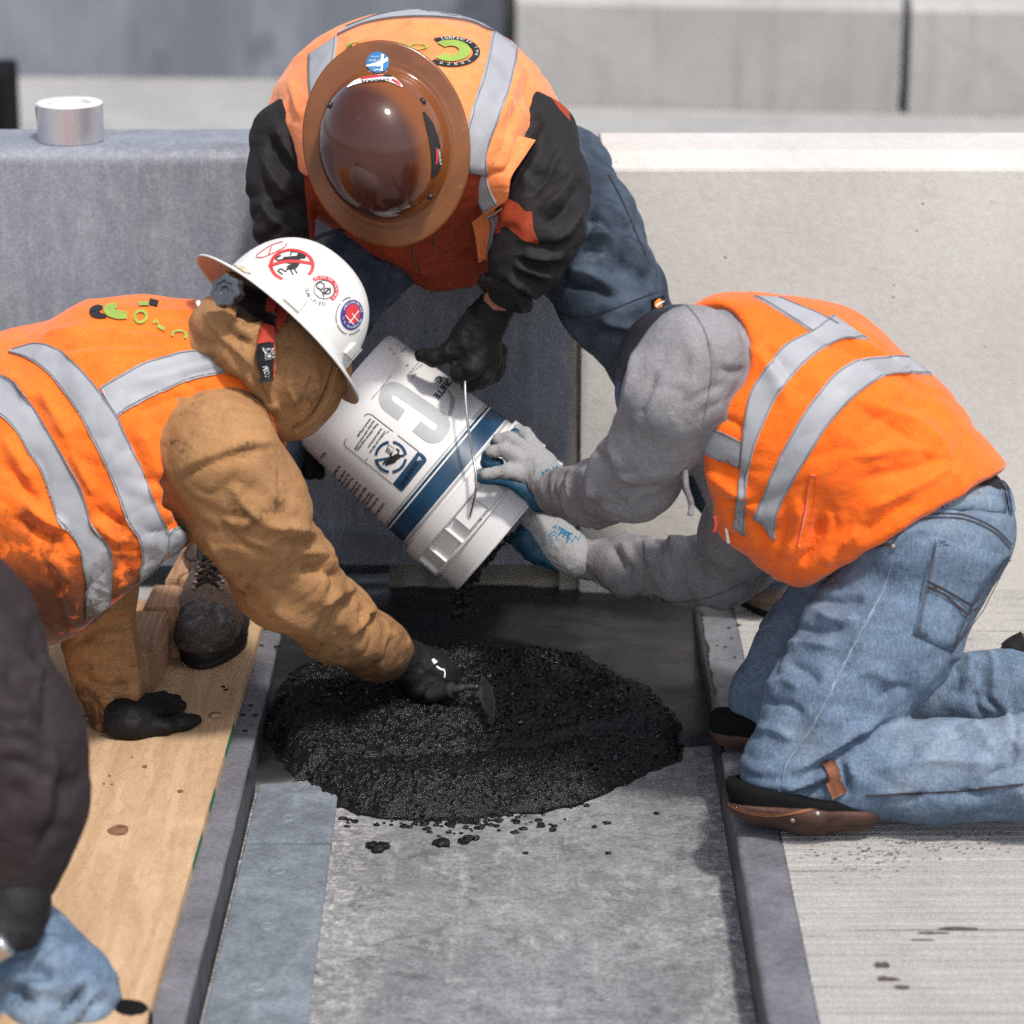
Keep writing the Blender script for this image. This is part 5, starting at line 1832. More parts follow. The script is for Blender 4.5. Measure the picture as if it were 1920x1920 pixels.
gq = Geo()
ribbon(VS, zz(z5, [(1095, 770), (1085, 850), (1065, 940), (1035, 1050)]), [10, 14, 14, 6], 0.004, 0.005, 6, 5, gq)
gq.obj('pocket_flap', 'orange_right', pr)

px_tube('zip_pull', [(1340, 968, 4.30), (1342, 985, 4.30), (1339, 998, 4.30)], 0.003, 'red_web', pr)
# jeans
v, F = sculpt([R_pelvis, R_leg, R_shin, R_leg2, R_shin2], 0.005, 0.03, cuts=[cut_px((1560, 985), (1897, 893), 4.42, (1700, 700), 0.01), (P(1897, 1290, 4.62), np.array([1.0, 0, 0]) * 0 + (P(1960, 1290, 4.62) - P(1897, 1290, 4.62)), 0.004)] if False else [cut_px((1560, 985), (1897, 893), 4.42, (1700, 700), 0.01)], smooth=2)
Jf = [(3.5, 5, zz(z6, [(1270, 0), (1200, 180), (1120, 330), (1020, 520), (940, 680), (850, 850), (740, 1010), (715, 1110)])), (-3.5, 5, [q + np.array([7, 2]) for q in zz(z6, [(1270, 0), (1200, 180), (1120, 330), (1020, 520), (940, 680), (850, 850), (740, 1010)])]), (3, 6, zz(z6, [(1130, 1180), (1400, 1165), (1650, 1150), (1920, 1120)])), ('B', 1500, 1200, 130, -0.35, 0.9, 46, 7, 121), ('B', 1560, 1390, 80, 0.4, 0.9, 30, 8, 122), ('B', 1800, 1440, 170, 1, 0.1, 60, 8, 123), ('B', 1830, 1290, 100, 1, 0.1, 42, 11, 124), ('B', 1820, 1130, 90, 0.3, 0.9, 50, 4, 125), ('B', 1440, 1450, 80, 0.4, 0.9, 36, 6, 126), ('B', 1600, 1060, 80, -0.5, 0.85, 36, 7, 127), ('B', 1440, 1200, 80, -0.3, 0.9, 44, 5, 128), (9, 12, zz(z6, [(890, 190), (800, 330), (720, 440)])), (-7, 10, zz(z6, [(850, 180), (1000, 210), (1130, 200)])), (7, 12, zz(z6, [(870, 250), (1000, 300), (1100, 290)])), (-6, 10, zz(z6, [(760, 330), (900, 360), (1030, 330)])),
      (8, 12, zz(z6, [(700, 440), (850, 420), (1000, 440)])), (-6, 12, zz(z6, [(700, 500), (830, 560), (900, 640)])), (7, 14, zz(z6, [(620, 640), (720, 600), (820, 650)])), (-6, 12, zz(z6, [(600, 720), (720, 720), (830, 780)])),
      (6, 14, zz(z6, [(560, 840), (680, 850), (780, 900)])), (-10, 9, zz(z6, [(1290, 800), (1130, 870), (980, 980), (800, 1090)])), (10, 12, zz(z6, [(1240, 820), (1080, 860), (900, 980), (740, 1080)])),
      (9, 11, zz(z6, [(950, 1060), (850, 1110), (700, 1150)])), (-9, 9, zz(z6, [(960, 1090), (870, 1150), (760, 1190)])), (-8, 9, zz(z6, [(1000, 990), (1030, 1100), (1040, 1200)])), (7, 11, zz(z6, [(1040, 1000), (1070, 1090)])),
      (10, 14, zz(z6, [(1850, 740), (1850, 850), (1900, 950)])), (-9, 11, zz(z6, [(1830, 780), (1870, 900), (1840, 1020), (1700, 1110)])), (7, 15, zz(z6, [(1660, 790), (1720, 880), (1760, 960)])), (-6, 13, zz(z6, [(1560, 800), (1600, 900)])),
      (8, 12, zz(z6, [(1630, 450), (1660, 540), (1640, 620)])), (-10, 10, zz(z6, [(1570, 490), (1590, 600), (1580, 700)])), (-10, 10, zz(z6, [(1690, 500), (1700, 620), (1680, 730)])), (8, 12, zz(z6, [(1750, 440), (1770, 540), (1760, 650)])),
      (-5, 12, zz(z6, [(1250, 1220), (1500, 1160), (1750, 1180)])), (6, 14, zz(z6, [(1200, 1050), (1500, 1000), (1800, 1020)])), (5, 16, zz(z6, [(1000, 640), (1150, 560), (1300, 620)])), (-5, 14, zz(z6, [(1180, 700), (1280, 640), (1370, 660)])),
      (-6, 10, [(1790, 960), (1830, 950), (1880, 960)]), (5, 10, [(1640, 1040), (1700, 1000), (1750, 990)])]
v = wrinkle(v, F, Jf, [(2.0, 0.10, (1, 1, 1.8), 24), (1.0, 0.04, (1, 1, 1.4), 29)])
px, py = proj(v[F].mean(1))
far_leg = v[F].mean(1)[:, 1] > 4.46
mesh_obj('jeans', v, F, None, pr, mats=['light_denim', 'dark_denim'], midx=(far_leg & (px > 1560) & (py > 1200)).astype(int) * 0)
JS = Surf(v, F)
gq = Geo()
ribbon(JS, zz(z6, [(1270, 0), (1200, 180), (1120, 330), (1020, 520), (940, 680), (850, 850), (740, 1010), (715, 1110)]), 2.2, 0.0016, 0, 6, 2, gq)
ribbon(JS, zz(z6, [(690, 1130), (720, 1190)]), 2.2, 0.0016, 0, 4, 2, gq)
gq.obj('side_seam', 'denim_seam', pr)
gq = Geo()
def quadband(pts, w): ribbon(JS, zz(z5, pts), w, 0.0026, 0.002, 2, 3, gq, sm=False)
pk = [(1560, 1010), (1865, 1090), (1760, 1300), (1640, 1470), (1485, 1400), (1560, 1010)]
rows = []
for i in range(9):
    t = i / 8
    l0 = np.array(z5(1562 - 78 * t, 1012 + 386 * t))
    r0 = np.array(z5(1862 - 222 * t - 30 * math.sin(t * 3.1), 1092 + 376 * t))
    rows.append([l0 + (r0 - l0) * j / 8 for j in range(9)])
lay_grid(JS, rows, 0.0022, 0.003).obj('back_pocket', 'light_denim', pr)
for o_ in (3.5, 9):
    for pts in ([(1570, 1020), (1860, 1098)], [(1562, 1020), (1490, 1395)], [(1490, 1398), (1640, 1466)], [(1845, 1104), (1752, 1296), (1635, 1450)]):
        q = [np.array(z5(*p)) for p in pts]
        cen = np.array(z5(1660, 1230))
        q = [p + (cen - p) / np.linalg.norm(cen - p) * o_ for p in q]
        ribbon(JS, q, 1.6, 0.007, 0, 5, 2, gq, sm=False)
for pts in ([(1535, 1180), (1600, 1215), (1700, 1275), (1780, 1270)], [(1535, 1200), (1600, 1235), (1690, 1320), (1770, 1300)], [(1540, 1215), (1585, 1200)]):
    ribbon(JS, zz(z5, pts), 4.5, 0.007, 0, 5, 3, gq, sm=False)
ribbon(JS, zz(z5, [(1500, 935), (1600, 925), (1700, 935), (1800, 980), (1870, 1045)]), 2.2, 0.0018, 0, 5, 2, gq)
ribbon(JS, zz(z5, [(1500, 950), (1600, 940), (1700, 950), (1800, 996), (1866, 1062)]), 2.2, 0.0018, 0, 5, 2, gq)
ribbon(JS, zz(z5, [(1330, 1060), (1400, 1040), (1445, 990)]), 2.2, 0.0018, 0, 5, 2, gq)
ribbon(JS, zz(z6, [(1130, 1180), (1400, 1165), (1650, 1150), (1920, 1120)]), 3.4, 0.0018, 0, 5, 2, gq)
gq.obj('stitching', 'denim_thread', pr)
gq = Geo()
rows = [[np.array(z5(1600 + 245 * j / 10, 838 - 0 * j)) + np.array([0, (8 * (j / 10) ** 2 + 0) + i * 11.0]) for j in range(11)] for i in range(4)]
lay_grid(JS, rows, 0.003, 0.003, gq).obj('waistband', 'light_denim', pr)
bt, _b = cloth_part('belt', 'black_web', pr, [([(1768, 975, 4.42, 128), (1690, 955, 4.42, 118)], (1, 1.15, 1), 0.03)], 0.007, cuts=[cut_px((1560, 960), (1886, 880), 4.42, (1700, 700), 0.004), cut_px((1560, 1010), (1892, 922), 4.42, (1760, 1100), 0.004)], grow=0.003, k=0.03)
gq = Geo()
ribbon(JS, zz(z5, [(1838, 790), (1850, 850), (1862, 920)]), 6.5, 0.008, 0.004, 5, 3, gq)
gq.obj('belt_loop', 'light_denim', pr)
pj, nj, _ = JS.hit(*z5(1408, 1052), 0.001)
v_, f_ = lathe([(0.0001, 0.003), (0.003, 0.0028), (0.0042, 0.0012), (0.0042, 0)], (pj, nj, np.cross(nj, [0, 0, 1.0])), 14)
mesh_obj('rivet', v_, f_, 'rivet_metal', pr)
# gloves of the kneeling man
def glove(name, knit, rubber, parent, knit_mat='grey_knit', h=0.0026, k=0.008):
    v, F = sculpt(knit, h, k, smooth=1, pad=0.02)
    v = wrinkle(v, F, (), [(0.9, 0.016, (1, 1, 1), 201), (0.5, 0.007, (1, 1, 1), 202)])
    o = mesh_obj(name, v, F, knit_mat, parent)
    s = Surf(v, F)
    if rubber:
        v2, F2 = sculpt(rubber, h, k, smooth=1, pad=0.02)
        mesh_obj('rubber_palm', v2, F2, 'blue_rubber', o)
    return o, s
one = (1, 1, 1)
g1, GS1 = glove('glove', [([(1047, 917, 4.778, 36), (1030, 905, 4.808, 35), (1006, 876, 4.844, 36), (992, 858, 4.851, 27)], one, 0.012),
                          ([(1004, 842, 4.863, 17), (986, 815, 4.878, 13), (972, 806, 4.888, 11)], one, 0.006),
                          ([(990, 850, 4.850, 18), (956, 822, 4.850, 13.5), (934, 824, 4.856, 12.5)], one, 0.005),
                          ([(982, 866, 4.838, 17), (944, 843, 4.833, 13.5), (922, 847, 4.836, 12.5)], one, 0.004),
                          ([(1000, 890, 4.828, 22), (950, 884, 4.820, 14), (910, 889, 4.820, 11)], one, 0.006)],
                [([(1042, 945, 4.778, 20), (1010, 940, 4.803, 19), (984, 918, 4.820, 15), (950, 900, 4.824, 12), (904, 897, 4.824, 11)], one, 0.008),
                 ([(915, 855, 4.844, 13), (914, 868, 4.844, 13), (934, 870, 4.840, 12)], one, 0.004),
                 ([(930, 832, 4.864, 12), (942, 838, 4.860, 12), (960, 846, 4.860, 11)], one, 0.004),
                 ([(966, 814, 4.880, 12), (980, 825, 4.876, 12), (992, 832, 4.873, 10)], one, 0.004)], pr)
g2, GS2 = glove('glove', [([(1083, 1048, 4.878, 36), (1060, 1030, 4.898, 37), (1030, 1010, 4.918, 38), (1008, 995, 4.923, 28)], one, 0.02), ([(1020, 990, 4.908, 18), (1000, 982, 4.908, 13), (985, 975, 4.913, 11)], one, 0.01)],
                [([(985, 1008, 4.908, 22), (1010, 1035, 4.898, 22), (1050, 1058, 4.883, 16)], one, 0.01),
                 ([(990, 990, 4.928, 18), (968, 1012, 4.928, 12), (975, 1024, 4.923, 12)], one, 0.004), ([(1000, 1010, 4.923, 16), (986, 1030, 4.918, 12), (992, 1040, 4.913, 12)], one, 0.004),
                 ([(1015, 1022, 4.913, 15), (1004, 1042, 4.908, 12), (1012, 1050, 4.903, 11)], one, 0.004)], pr)
gq = Geo()
put_text(GS1, 'ATLAS', (1017, 893), (10, -4.2), (-4.2, -10), 0.001, gq, 0.03, 34)
gq.obj('glove_print', 'print_teal', g1)
gq = Geo()
put_text(GS2, 'ATLAS', (1036, 990), (10, 5.5), (5.5, -10), 0.001, gq, 0.03, 34)
put_text(GS2, 'FIT', (1046, 1002), (16, 8), (8, -16), 0.001, gq, 0.05, 24)
for k in range(4):
    ribbon(GS2, [(1029 + 5 * k * 0.3, 1003 + k * 5), (1042 + 5 * k * 0.3, 996 + k * 5)], 2.2, 0.001, 0, 3, 2, gq, sm=False)
ribbon(GS2, [(1062, 1018), (1068, 1008), (1073, 1016), (1079, 1006), (1084, 1013), (1090, 1003)], 3, 0.001, 0, 3, 2, gq, sm=False)
gq.obj('glove_print', 'print_teal', g2)
# kneepads
def kneepad(nodes, leather_cut, felt_cut, strap):
    o, s = cloth_part('kneepad', None, pr, [(nodes, (1, 1.1, 0.95), 0.02)], 0.005, cuts=[leather_cut, (np.array([0, 0, ZD + 0.004]), np.array([0, 0, -1.0]), 0.004)], grow=0.007, noise=[(1.2, 0.06, (1, 1, 1), 3)], mats=['pad_leather'])
    o2, s2 = cloth_part('felt_lining', None, o, [(nodes, (1, 1.1, 0.95), 0.02)], 0.005, cuts=[felt_cut, (np.array([0, 0, ZD + 0.006]), np.array([0, 0, -1.0]), 0.004)], grow=0.0015, noise=[(1.6, 0.05, (1, 1, 1), 4)], mats=['pad_felt'])
    return o, s, s2
npad = [(1432, 1468, 4.255, 74), (1520, 1486, 4.235, 68), (1602, 1506, 4.225, 46)]
kpo, kps, kps2 = kneepad(npad, cut_px((1350, 1500), (1640, 1513), 4.25, (1500, 1300), 0.006, 0.1), cut_px((1350, 1456), (1650, 1502), 4.25, (1500, 1300), 0.01, 0.15), None)
for px_, py_ in ((1580, 1508), (1585, 1519), (1600, 1512), (1533, 1526), (1486, 1538), (1456, 1556)):
    pj, nj, _ = kps.hit(px_, py_, 0.0005)
    v_, f_ = lathe([(0.0001, 0.0022), (0.0028, 0.0018), (0.004, 0.0006), (0.004, 0)], (pj, nj, np.cross(nj, [0, 0, 1.0])), 14)
    mesh_obj('rivet', v_, f_, 'rivet_metal', kpo)
v_, f_ = None, None
gq = Geo()
ribbon(kps, [(1357, 1503), (1400, 1522), (1450, 1528), (1520, 1519), (1570, 1507), (1605, 1510)], 4, 0.0015, 0.002, 5, 3, gq)
gq.obj('leather_edge', 'leather_edge', kpo)
ALLJ = JS
gq = Geo()
ribbon(JS, [(1556, 1432), (1561, 1450), (1566, 1470), (1574, 1490)], [22, 21, 22, 24], 0.006, 0.004, 5, 4, gq)
gq.obj('strap', 'strap_leather', kpo)
npad2 = [(1378, 1352, 4.56, 46), (1450, 1372, 4.555, 44), (1520, 1380, 4.55, 36)]
kneepad(npad2, cut_px((1320, 1368), (1560, 1392), 4.56, (1450, 1200), 0.006, 0.1), cut_px((1320, 1322), (1560, 1370), 4.56, (1450, 1200), 0.008, 0.15), None)
# cap seen past the shoulder
hd, HS = cloth_part('cap', None, pr, [([(1274, 690, 4.47, 120), (1270, 735, 4.47, 118)], (1, 1, 1), 0.02)], 0.006, mats=['navy_plastic', 'blue_plastic'], pick=lambda px, py, c: (py > 716).astype(int))
# far boot of the kneeling man at the picture's edge
def boot(parent, toe, heel, ankle, top, w, label=None):
    pass

# ------------------------------------------------------------------ the man with the white hat, left
def z2(x, y): return (x / 2.526, 420 + y / 2.526)
pl = thing('person', 'person in a white hard hat and tan hooded jacket stirring grout with a trowel', 'person', P(150, 1380, 4.55), 'road workers round the trench')
L_torso = ([(-170, 1000, 4.62, 255), (70, 890, 4.60, 246), (262, 800, 4.57, 226), (390, 745, 4.56, 160), (450, 700, 4.56, 95)], (1, 1.08, 1), 0.04)
L_skirt = ([(60, 1010, 4.56, 195), (185, 1000, 4.50, 165), (292, 935, 4.46, 118)], (1, 1, 1), 0.06)
L_arm = ([(415, 850, 4.40, 112), (462, 950, 4.43, 106), (536, 1082, 4.54, 90), (632, 1170, 4.68, 68), (700, 1212, 4.77, 54), (738, 1230, 4.81, 45)], one, 0.04)
L_arm2 = ([(170, 900, 4.70, 80), (176, 1100, 4.64, 74), (188, 1210, 4.63, 64), (202, 1275, 4.62, 54), (214, 1338, 4.60, 49)], one, 0.03)
L_neck = ([(430, 680, 4.56, 95), (505, 650, 4.54, 96), (548, 690, 4.53, 94), (546, 742, 4.53, 66)], one, 0.05)
body(pl, [L_torso, L_arm, L_arm2, L_neck])
v, F = sculpt([L_torso, L_arm, L_arm2], 0.005, smooth=2)
Lf = [('B', 560, 1065, 100, 0.6, 0.8, 36, 11, 131), ('B', 670, 1165, 90, 0.8, 0.55, 32, 10, 132), ('B', 450, 880, 120, -0.2, 1, 60, 6, 133), ('B', 205, 1240, 90, 0.1, 1, 42, 11, 134), ('B', 470, 1000, 100, 0.3, 0.9, 50, 7, 135), (6, 12, [(330, 885), (400, 850), (480, 828), (520, 830)]), (-4, 6, [(320, 912), (380, 875), (450, 850), (510, 838)]), (9, 13, [(600, 1005), (560, 990), (500, 985)]), (-8, 11, [(598, 1028), (560, 1020), (520, 1020)]), (8, 12, [(628, 1060), (600, 1035), (560, 1035)]),
      (-8, 10, [(640, 1085), (600, 1070), (560, 1075)]), (9, 11, [(660, 1105), (630, 1110), (600, 1140)]), (-9, 9, [(668, 1118), (645, 1135), (620, 1165)]), (8, 11, [(700, 1140), (675, 1160), (650, 1195)]), (-7, 9, [(708, 1155), (690, 1180), (672, 1215)]), (7, 9, [(735, 1175), (718, 1200), (700, 1240)]), (-6, 7, [(742, 1190), (730, 1220), (715, 1250)]),
      (6, 14, [(430, 900), (470, 960), (540, 1000)]), (-5, 12, [(400, 960), (450, 1020), (520, 1050)]), (5, 14, [(380, 1000), (430, 1070), (480, 1110)]), (6, 14, [(500, 1130), (560, 1170), (620, 1200)]),
      (8, 10, [(130, 1190), (190, 1150), (250, 1140)]), (-7, 9, [(135, 1210), (190, 1180), (255, 1175)]), (9, 10, [(150, 1235), (200, 1262), (262, 1255)]), (-10, 7, [(150, 1262), (180, 1284), (230, 1290), (260, 1280)]), (6, 9, [(175, 1300), (215, 1320), (258, 1312)]), (-6, 6, [(190, 1345), (225, 1338), (258, 1322)])]
v = wrinkle(v, F, Lf, [(2.0, 0.08, (1, 1, 1.5), 34), (1.0, 0.035, (1, 1, 1.2), 39)])
mesh_obj('jacket', v, F, 'tan_duck', pl)
# hood
v, F = sculpt([L_neck, ([(408, 614, 4.60, 44), (430, 640, 4.50, 70), (470, 640, 4.48, 60)], one, 0.04), ([(538, 768, 4.52, 46), (580, 715, 4.52, 44)], one, 0.04), ([(392, 576, 4.50, 15), (410, 618, 4.45, 27), (446, 664, 4.43, 25), (484, 706, 4.43, 22), (508, 752, 4.45, 20)], one, 0.025), ([(420, 575, 4.50, 26), (448, 618, 4.44, 24), (486, 655, 4.42, 20)], one, 0.02)], 0.0055, 0.05, smooth=2)
Hf = [('B', 440, 640, 85, 0.75, 0.6, 38, 12, 141), ('B', 570, 740, 80, 0.6, 0.4, 42, 7, 142), ('B', 500, 700, 70, 0.9, 0.1, 40, 7, 143), (7, 9, [(385, 575), (400, 610), (440, 650), (480, 690)]), (-7, 8, [(415, 600), (440, 632), (480, 650)]), (7, 10, [(432, 600), (470, 625), (490, 600)]), (-6, 8, [(470, 690), (490, 730), (510, 770)]), (6, 9, [(600, 690), (585, 740), (552, 800)]), (-5, 6, [(588, 690), (570, 740), (540, 790)]), (7, 14, [(560, 700), (540, 720), (560, 760)]), (-6, 12, [(520, 690), (520, 740), (540, 780)]), (5, 12, [(590, 690), (570, 720), (580, 750)])]
HD0 = Surf(smooth_mesh(v, F, 12), F)
v = wrinkle(v, F, Hf, [(1.8, 0.06, (1, 1, 1), 44)])
ho = mesh_obj('hood', v, F, 'tan_duck', pl)
HDS = Surf(v, F)
gq = Geo()
ribbon(HDS, [(627, 688), (612, 735), (590, 775), (552, 806)], [10, 13, 13, 10], 0.003, 0.005, 6, 4, gq)
gq.obj('hood_binding', 'tan_duck', ho)
# vest
subsL = [([(430, 905, 3.9, 126), (430, 905, 4.50, 126)], one, 0.01), ([(520, 1000, 3.9, 150), (520, 1000, 4.6, 150)], one, 0.01)]
v, F = sculpt([L_torso, L_skirt], 0.005, 0.05, 0.012, cuts=[cut_px((110, 1218), (385, 985), 4.5, (380, 1250), 0.015), cut_px((-100, 1235), (110, 1214), 4.5, (100, 1400), 0.02), cut_px((390, 560), (506, 770), 4.56, (600, 600), 0.01)], subs=subsL, smooth=2)
Vl = [('B', 250, 640, 220, 0.12, 1, 55, 5, 151), ('B', 420, 690, 100, 0.3, 0.95, 36, 5, 152), ('B', 150, 1080, 180, -0.7, 0.5, 60, 9, 153), ('B', 330, 950, 90, 0.2, 0.95, 40, 9, 154), ('B', 60, 850, 150, -0.6, 0.7, 60, 6, 155), ]
for (x0, y0), (x1, y1), (x2, y2), am, w in (((150, 540), (400, 500), (700, 520), 5, 11), ((200, 600), (480, 575), (800, 560), -4, 10), ((300, 640), (560, 600), (860, 620), 5, 11), ((350, 520), (600, 480), (900, 520), -4, 10), ((600, 760), (850, 700), (1100, 650), 4, 12),
        ((0, 700), (90, 760), (160, 860), 5, 14), ((180, 780), (260, 900), (330, 1040), 6, 14), ((330, 1060), (400, 1180), (460, 1300), 6, 13), ((600, 980), (660, 1130), (720, 1280), -6, 11), ((640, 960), (720, 1080), (760, 1220), 5, 12), ((0, 1000), (80, 1100), (150, 1240), 7, 16), ((0, 1120), (100, 1230), (180, 1350), -7, 14),
        ((100, 1300), (220, 1400), (330, 1440), 9, 14), ((60, 1380), (180, 1470), (300, 1520), -8, 12), ((230, 1560), (280, 1620), (330, 1700), 8, 12), ((440, 1330), (520, 1400), (600, 1430), -7, 10), ((430, 1400), (520, 1470), (640, 1500), 8, 12), ((560, 1560), (600, 1640), (620, 1700), -6, 12), ((800, 1400), (830, 1440), (880, 1420), -8, 9), ((780, 1340), (830, 1390), (880, 1380), 8, 10),
        ((640, 900), (760, 850), (900, 800), -4, 10)):
    Vl.append((am, w, [np.array(z2(x0, y0)), np.array(z2(x1, y1)), np.array(z2(x2, y2))]))
v = wrinkle(v, F, Vl, [(2.0, 0.10, (1, 1, 1), 54), (1.0, 0.04, (1.6, 1, 1), 59)])
mesh_obj('vest', v, F, 'orange_left', pl)
LVS = Surf(v, F)
bandz(z2, [(60, 600), (190, 568), (300, 610), (400, 705), (480, 800), (560, 915), (620, 1060), (690, 1200), (740, 1330), (795, 1450), (800, 1530), (760, 1600), (700, 1665)], [(40, 612), (130, 640), (215, 695), (300, 790), (380, 905), (450, 1040), (510, 1160), (560, 1290), (610, 1420), (660, 1500), (672, 1580), (662, 1640), (655, 1692)], pl, LVS)
bandz(z2, [(-60, 690), (0, 712), (60, 740), (110, 800), (170, 880), (230, 980), (290, 1080), (335, 1160), (380, 1240), (410, 1330), (435, 1420), (490, 1490), (525, 1540), (535, 1620), (530, 1700), (522, 1800)], [(-60, 880), (0, 910), (50, 950), (100, 1020), (140, 1090), (190, 1160), (220, 1240), (255, 1330), (275, 1420), (330, 1460), (375, 1530), (395, 1620), (408, 1700), (412, 1770), (412, 1820), (412, 1870)], pl, LVS)
bandz(z2, [(475, 775), (560, 725), (680, 660), (800, 620), (940, 600), (1060, 596), (1150, 606)], [(555, 912), (650, 855), (760, 800), (880, 750), (1000, 720), (1100, 705), (1225, 715)], pl, LVS)
bandz(z2, [(798, 1455), (850, 1430), (905, 1408)], [(800, 1575), (860, 1530), (918, 1468)], pl, LVS)

# print on the back: ring letter and word
def zl(x, y): return np.array([160 + x / 8.0, 560 + y / 8.0])
gq = Geo()
ribbon(LVS, [zl(1090, 95), zl(960, 60)], 11, 0.003, 0, 4, 3, gq)
ribbon(LVS, [zl(330, 290), zl(230, 275), zl(140, 240), zl(125, 200), zl(200, 160), zl(270, 150)], [3, 10, 14, 14, 12, 4], 0.003, 0, 5, 4, gq)
gq.obj('vest_print', 'print_black', pl)
gq = Geo()
ribbon(LVS, [zl(960, 95), zl(800, 95)], 8, 0.003, 0, 4, 3, gq)
ribbon(LVS, [zl(630, 270), zl(500, 265), zl(390, 230), zl(340, 180), zl(420, 140), zl(480, 130)], [13, 16, 18, 16, 12, 8], 0.0034, 0, 5, 5, gq)
disc(LVS, zl(830, 290), (13, -4), (4, 12), 0.62, 0.0032, 24, 1, geo=gq)
ribbon(LVS, [zl(1020, 385), zl(1070, 350), zl(1085, 395)], 5, 0.0032, 0, 3, 3, gq, sm=False)
ribbon(LVS, [zl(1090, 415), zl(1140, 450), zl(1210, 470)], 6, 0.0032, 0, 4, 3, gq)
disc(LVS, zl(1415, 570), (15, 1), (-1, 12), 0.66, 0.0032, 20, 1, 165, 385, gq)
gq.obj('vest_print', 'print_green', pl)
px_tube('collar_tab', [(371, 566, 4.50), (378, 580, 4.49), (390, 592, 4.49)], 0.004, 'print_white', pl)
# gloves: one round the trowel, one planted on the plywood
g3, GS3 = glove('glove', [([(742, 1232, 4.80, 41), (758, 1238, 4.815, 37), (790, 1258, 4.825, 43), (820, 1268, 4.825, 38)], one, 0.02),
                          ([(815, 1240, 4.84, 24), (842, 1262, 4.84, 19), (848, 1290, 4.83, 16), (838, 1308, 4.82, 14)], one, 0.008), ([(800, 1250, 4.82, 26), (832, 1278, 4.815, 20), (832, 1300, 4.81, 17), (812, 1312, 4.815, 14)], one, 0.006),
                          ([(785, 1262, 4.81, 25), (812, 1290, 4.80, 19), (806, 1308, 4.80, 16), (790, 1306, 4.81, 13)], one, 0.006), ([(775, 1258, 4.80, 24), (788, 1290, 4.795, 18), (778, 1298, 4.80, 14)], one, 0.006),
                          ([(805, 1285, 4.80, 18), (832, 1300, 4.795, 14), (850, 1298, 4.80, 12)], one, 0.006)], None, pl, 'black_glove')
gq = Geo()
ribbon(GS3, [(811, 1236), (815, 1242), (818, 1239)], [5, 8, 6], 0.001, 0, 3, 3, gq, sm=False)
ribbon(GS3, [(818, 1249), (826, 1255), (832, 1256), (834, 1262), (833, 1270)], [3, 3, 3, 2, 2], 0.001, 0, 3, 2, gq, sm=False)
gq.obj('glove_mark', 'print_white', g3)
def gz(px, py, up, r): # a node resting above the plywood at a given height
    q = G(px, py, zp1 + up)
    return (px, py, q[1], r)
g4, GS4 = glove('glove', [([gz(228, 1338, 0.034, 30), gz(228, 1352, 0.024, 26), gz(250, 1354, 0.024, 26), gz(272, 1350, 0.022, 25)], one, 0.02),
                          ([gz(215, 1360, 0.018, 20), gz(260, 1366, 0.014, 17), gz(310, 1362, 0.013, 15), gz(345, 1354, 0.013, 14.5), gz(366, 1350, 0.012, 12.5)], one, 0.01),
                          ([gz(265, 1335, 0.026, 20), gz(290, 1322, 0.024, 14), gz(318, 1318, 0.018, 12.5), gz(340, 1324, 0.010, 11)], one, 0.005),
                          ([gz(258, 1330, 0.030, 18), gz(278, 1313, 0.028, 13), gz(304, 1307, 0.022, 12), gz(330, 1312, 0.011, 10.5)], one, 0.004),
                          ([gz(268, 1342, 0.022, 18), gz(296, 1334, 0.021, 13), gz(322, 1332, 0.014, 12), gz(334, 1336, 0.009, 10.5)], one, 0.004)], None, pl, 'black_glove')
# white hat
hc = P(536, 602, 4.52)
sh = scale_at(hc)
hax = 0.655 * RGT + 0.735 * UPV + 0.17 * FWD
hsd = 0.735 * RGT - 0.655 * UPV
WH, WHS = hard_hat(pl, 'hard_hat', hc, hax, hsd, (0.112, 0.098), (0.157, 0.147), 0.122, ['white_shell', 'white_shell', 'brim_underside'], lift=-0.006, droop=0.22)
def zh(x, y): return np.array([380 + x / 5.647, 430 + y / 5.647])
def stickers(items):
    for nm, mt, fn in items:
        gx = Geo()
        fn(gx)
        gx.obj(nm, mt, WH)
def st1(gx):
    disc(WHS, zh(945, 385), (42, -4), (6, 31), 0.84, 0.0012, 30, 1, 125, 405, gx)
    ribbon(WHS, [zh(700, 395), zh(850, 350), zh(1010, 345), zh(1165, 368)], 5.5, 0.0014, 0, 5, 3, gx)
    ribbon(WHS, [zh(565, 300), zh(640, 300), zh(760, 250), zh(870, 190), zh(895, 150)], 1.6, 0.0012, 0, 5, 2, gx)
    ribbon(WHS, [zh(700, 275), zh(730, 190)], 2.2, 0.0012, 0, 5, 2, gx)
    ribbon(WHS, [zh(570, 280), zh(680, 200), zh(760, 160), zh(850, 135)], 1.4, 0.0012, 0, 5, 2, gx)
def st1b(gx):                                   # a small striding figure behind the bar
    ribbon(WHS, [zh(850, 320), zh(920, 330), zh(1000, 325), zh(970, 390), zh(900, 410)], [9, 14, 13, 12, 7], 0.0011, 0, 4, 3, gx)
    ribbon(WHS, [zh(1000, 270), zh(1050, 290), zh(1090, 300)], [12, 9, 5], 0.0011, 0, 4, 3, gx)
    for q in ([(930, 280), (945, 240), (1000, 245)], [(860, 320), (800, 330), (775, 310), (830, 280)], [(900, 410), (880, 450), (840, 425), (800, 430)], [(920, 410), (960, 490)], [(960, 400), (1000, 470)], [(790, 440), (850, 480)]):
        ribbon(WHS, [zh(*p) for p in q], 2.6, 0.0011, 0, 3, 2, gx)
def st2(gx):
    disc(WHS, zh(1265, 640), (29, 8), (-8, 25), 0.72, 0.0012, 24, 1, 215, 395, gx)
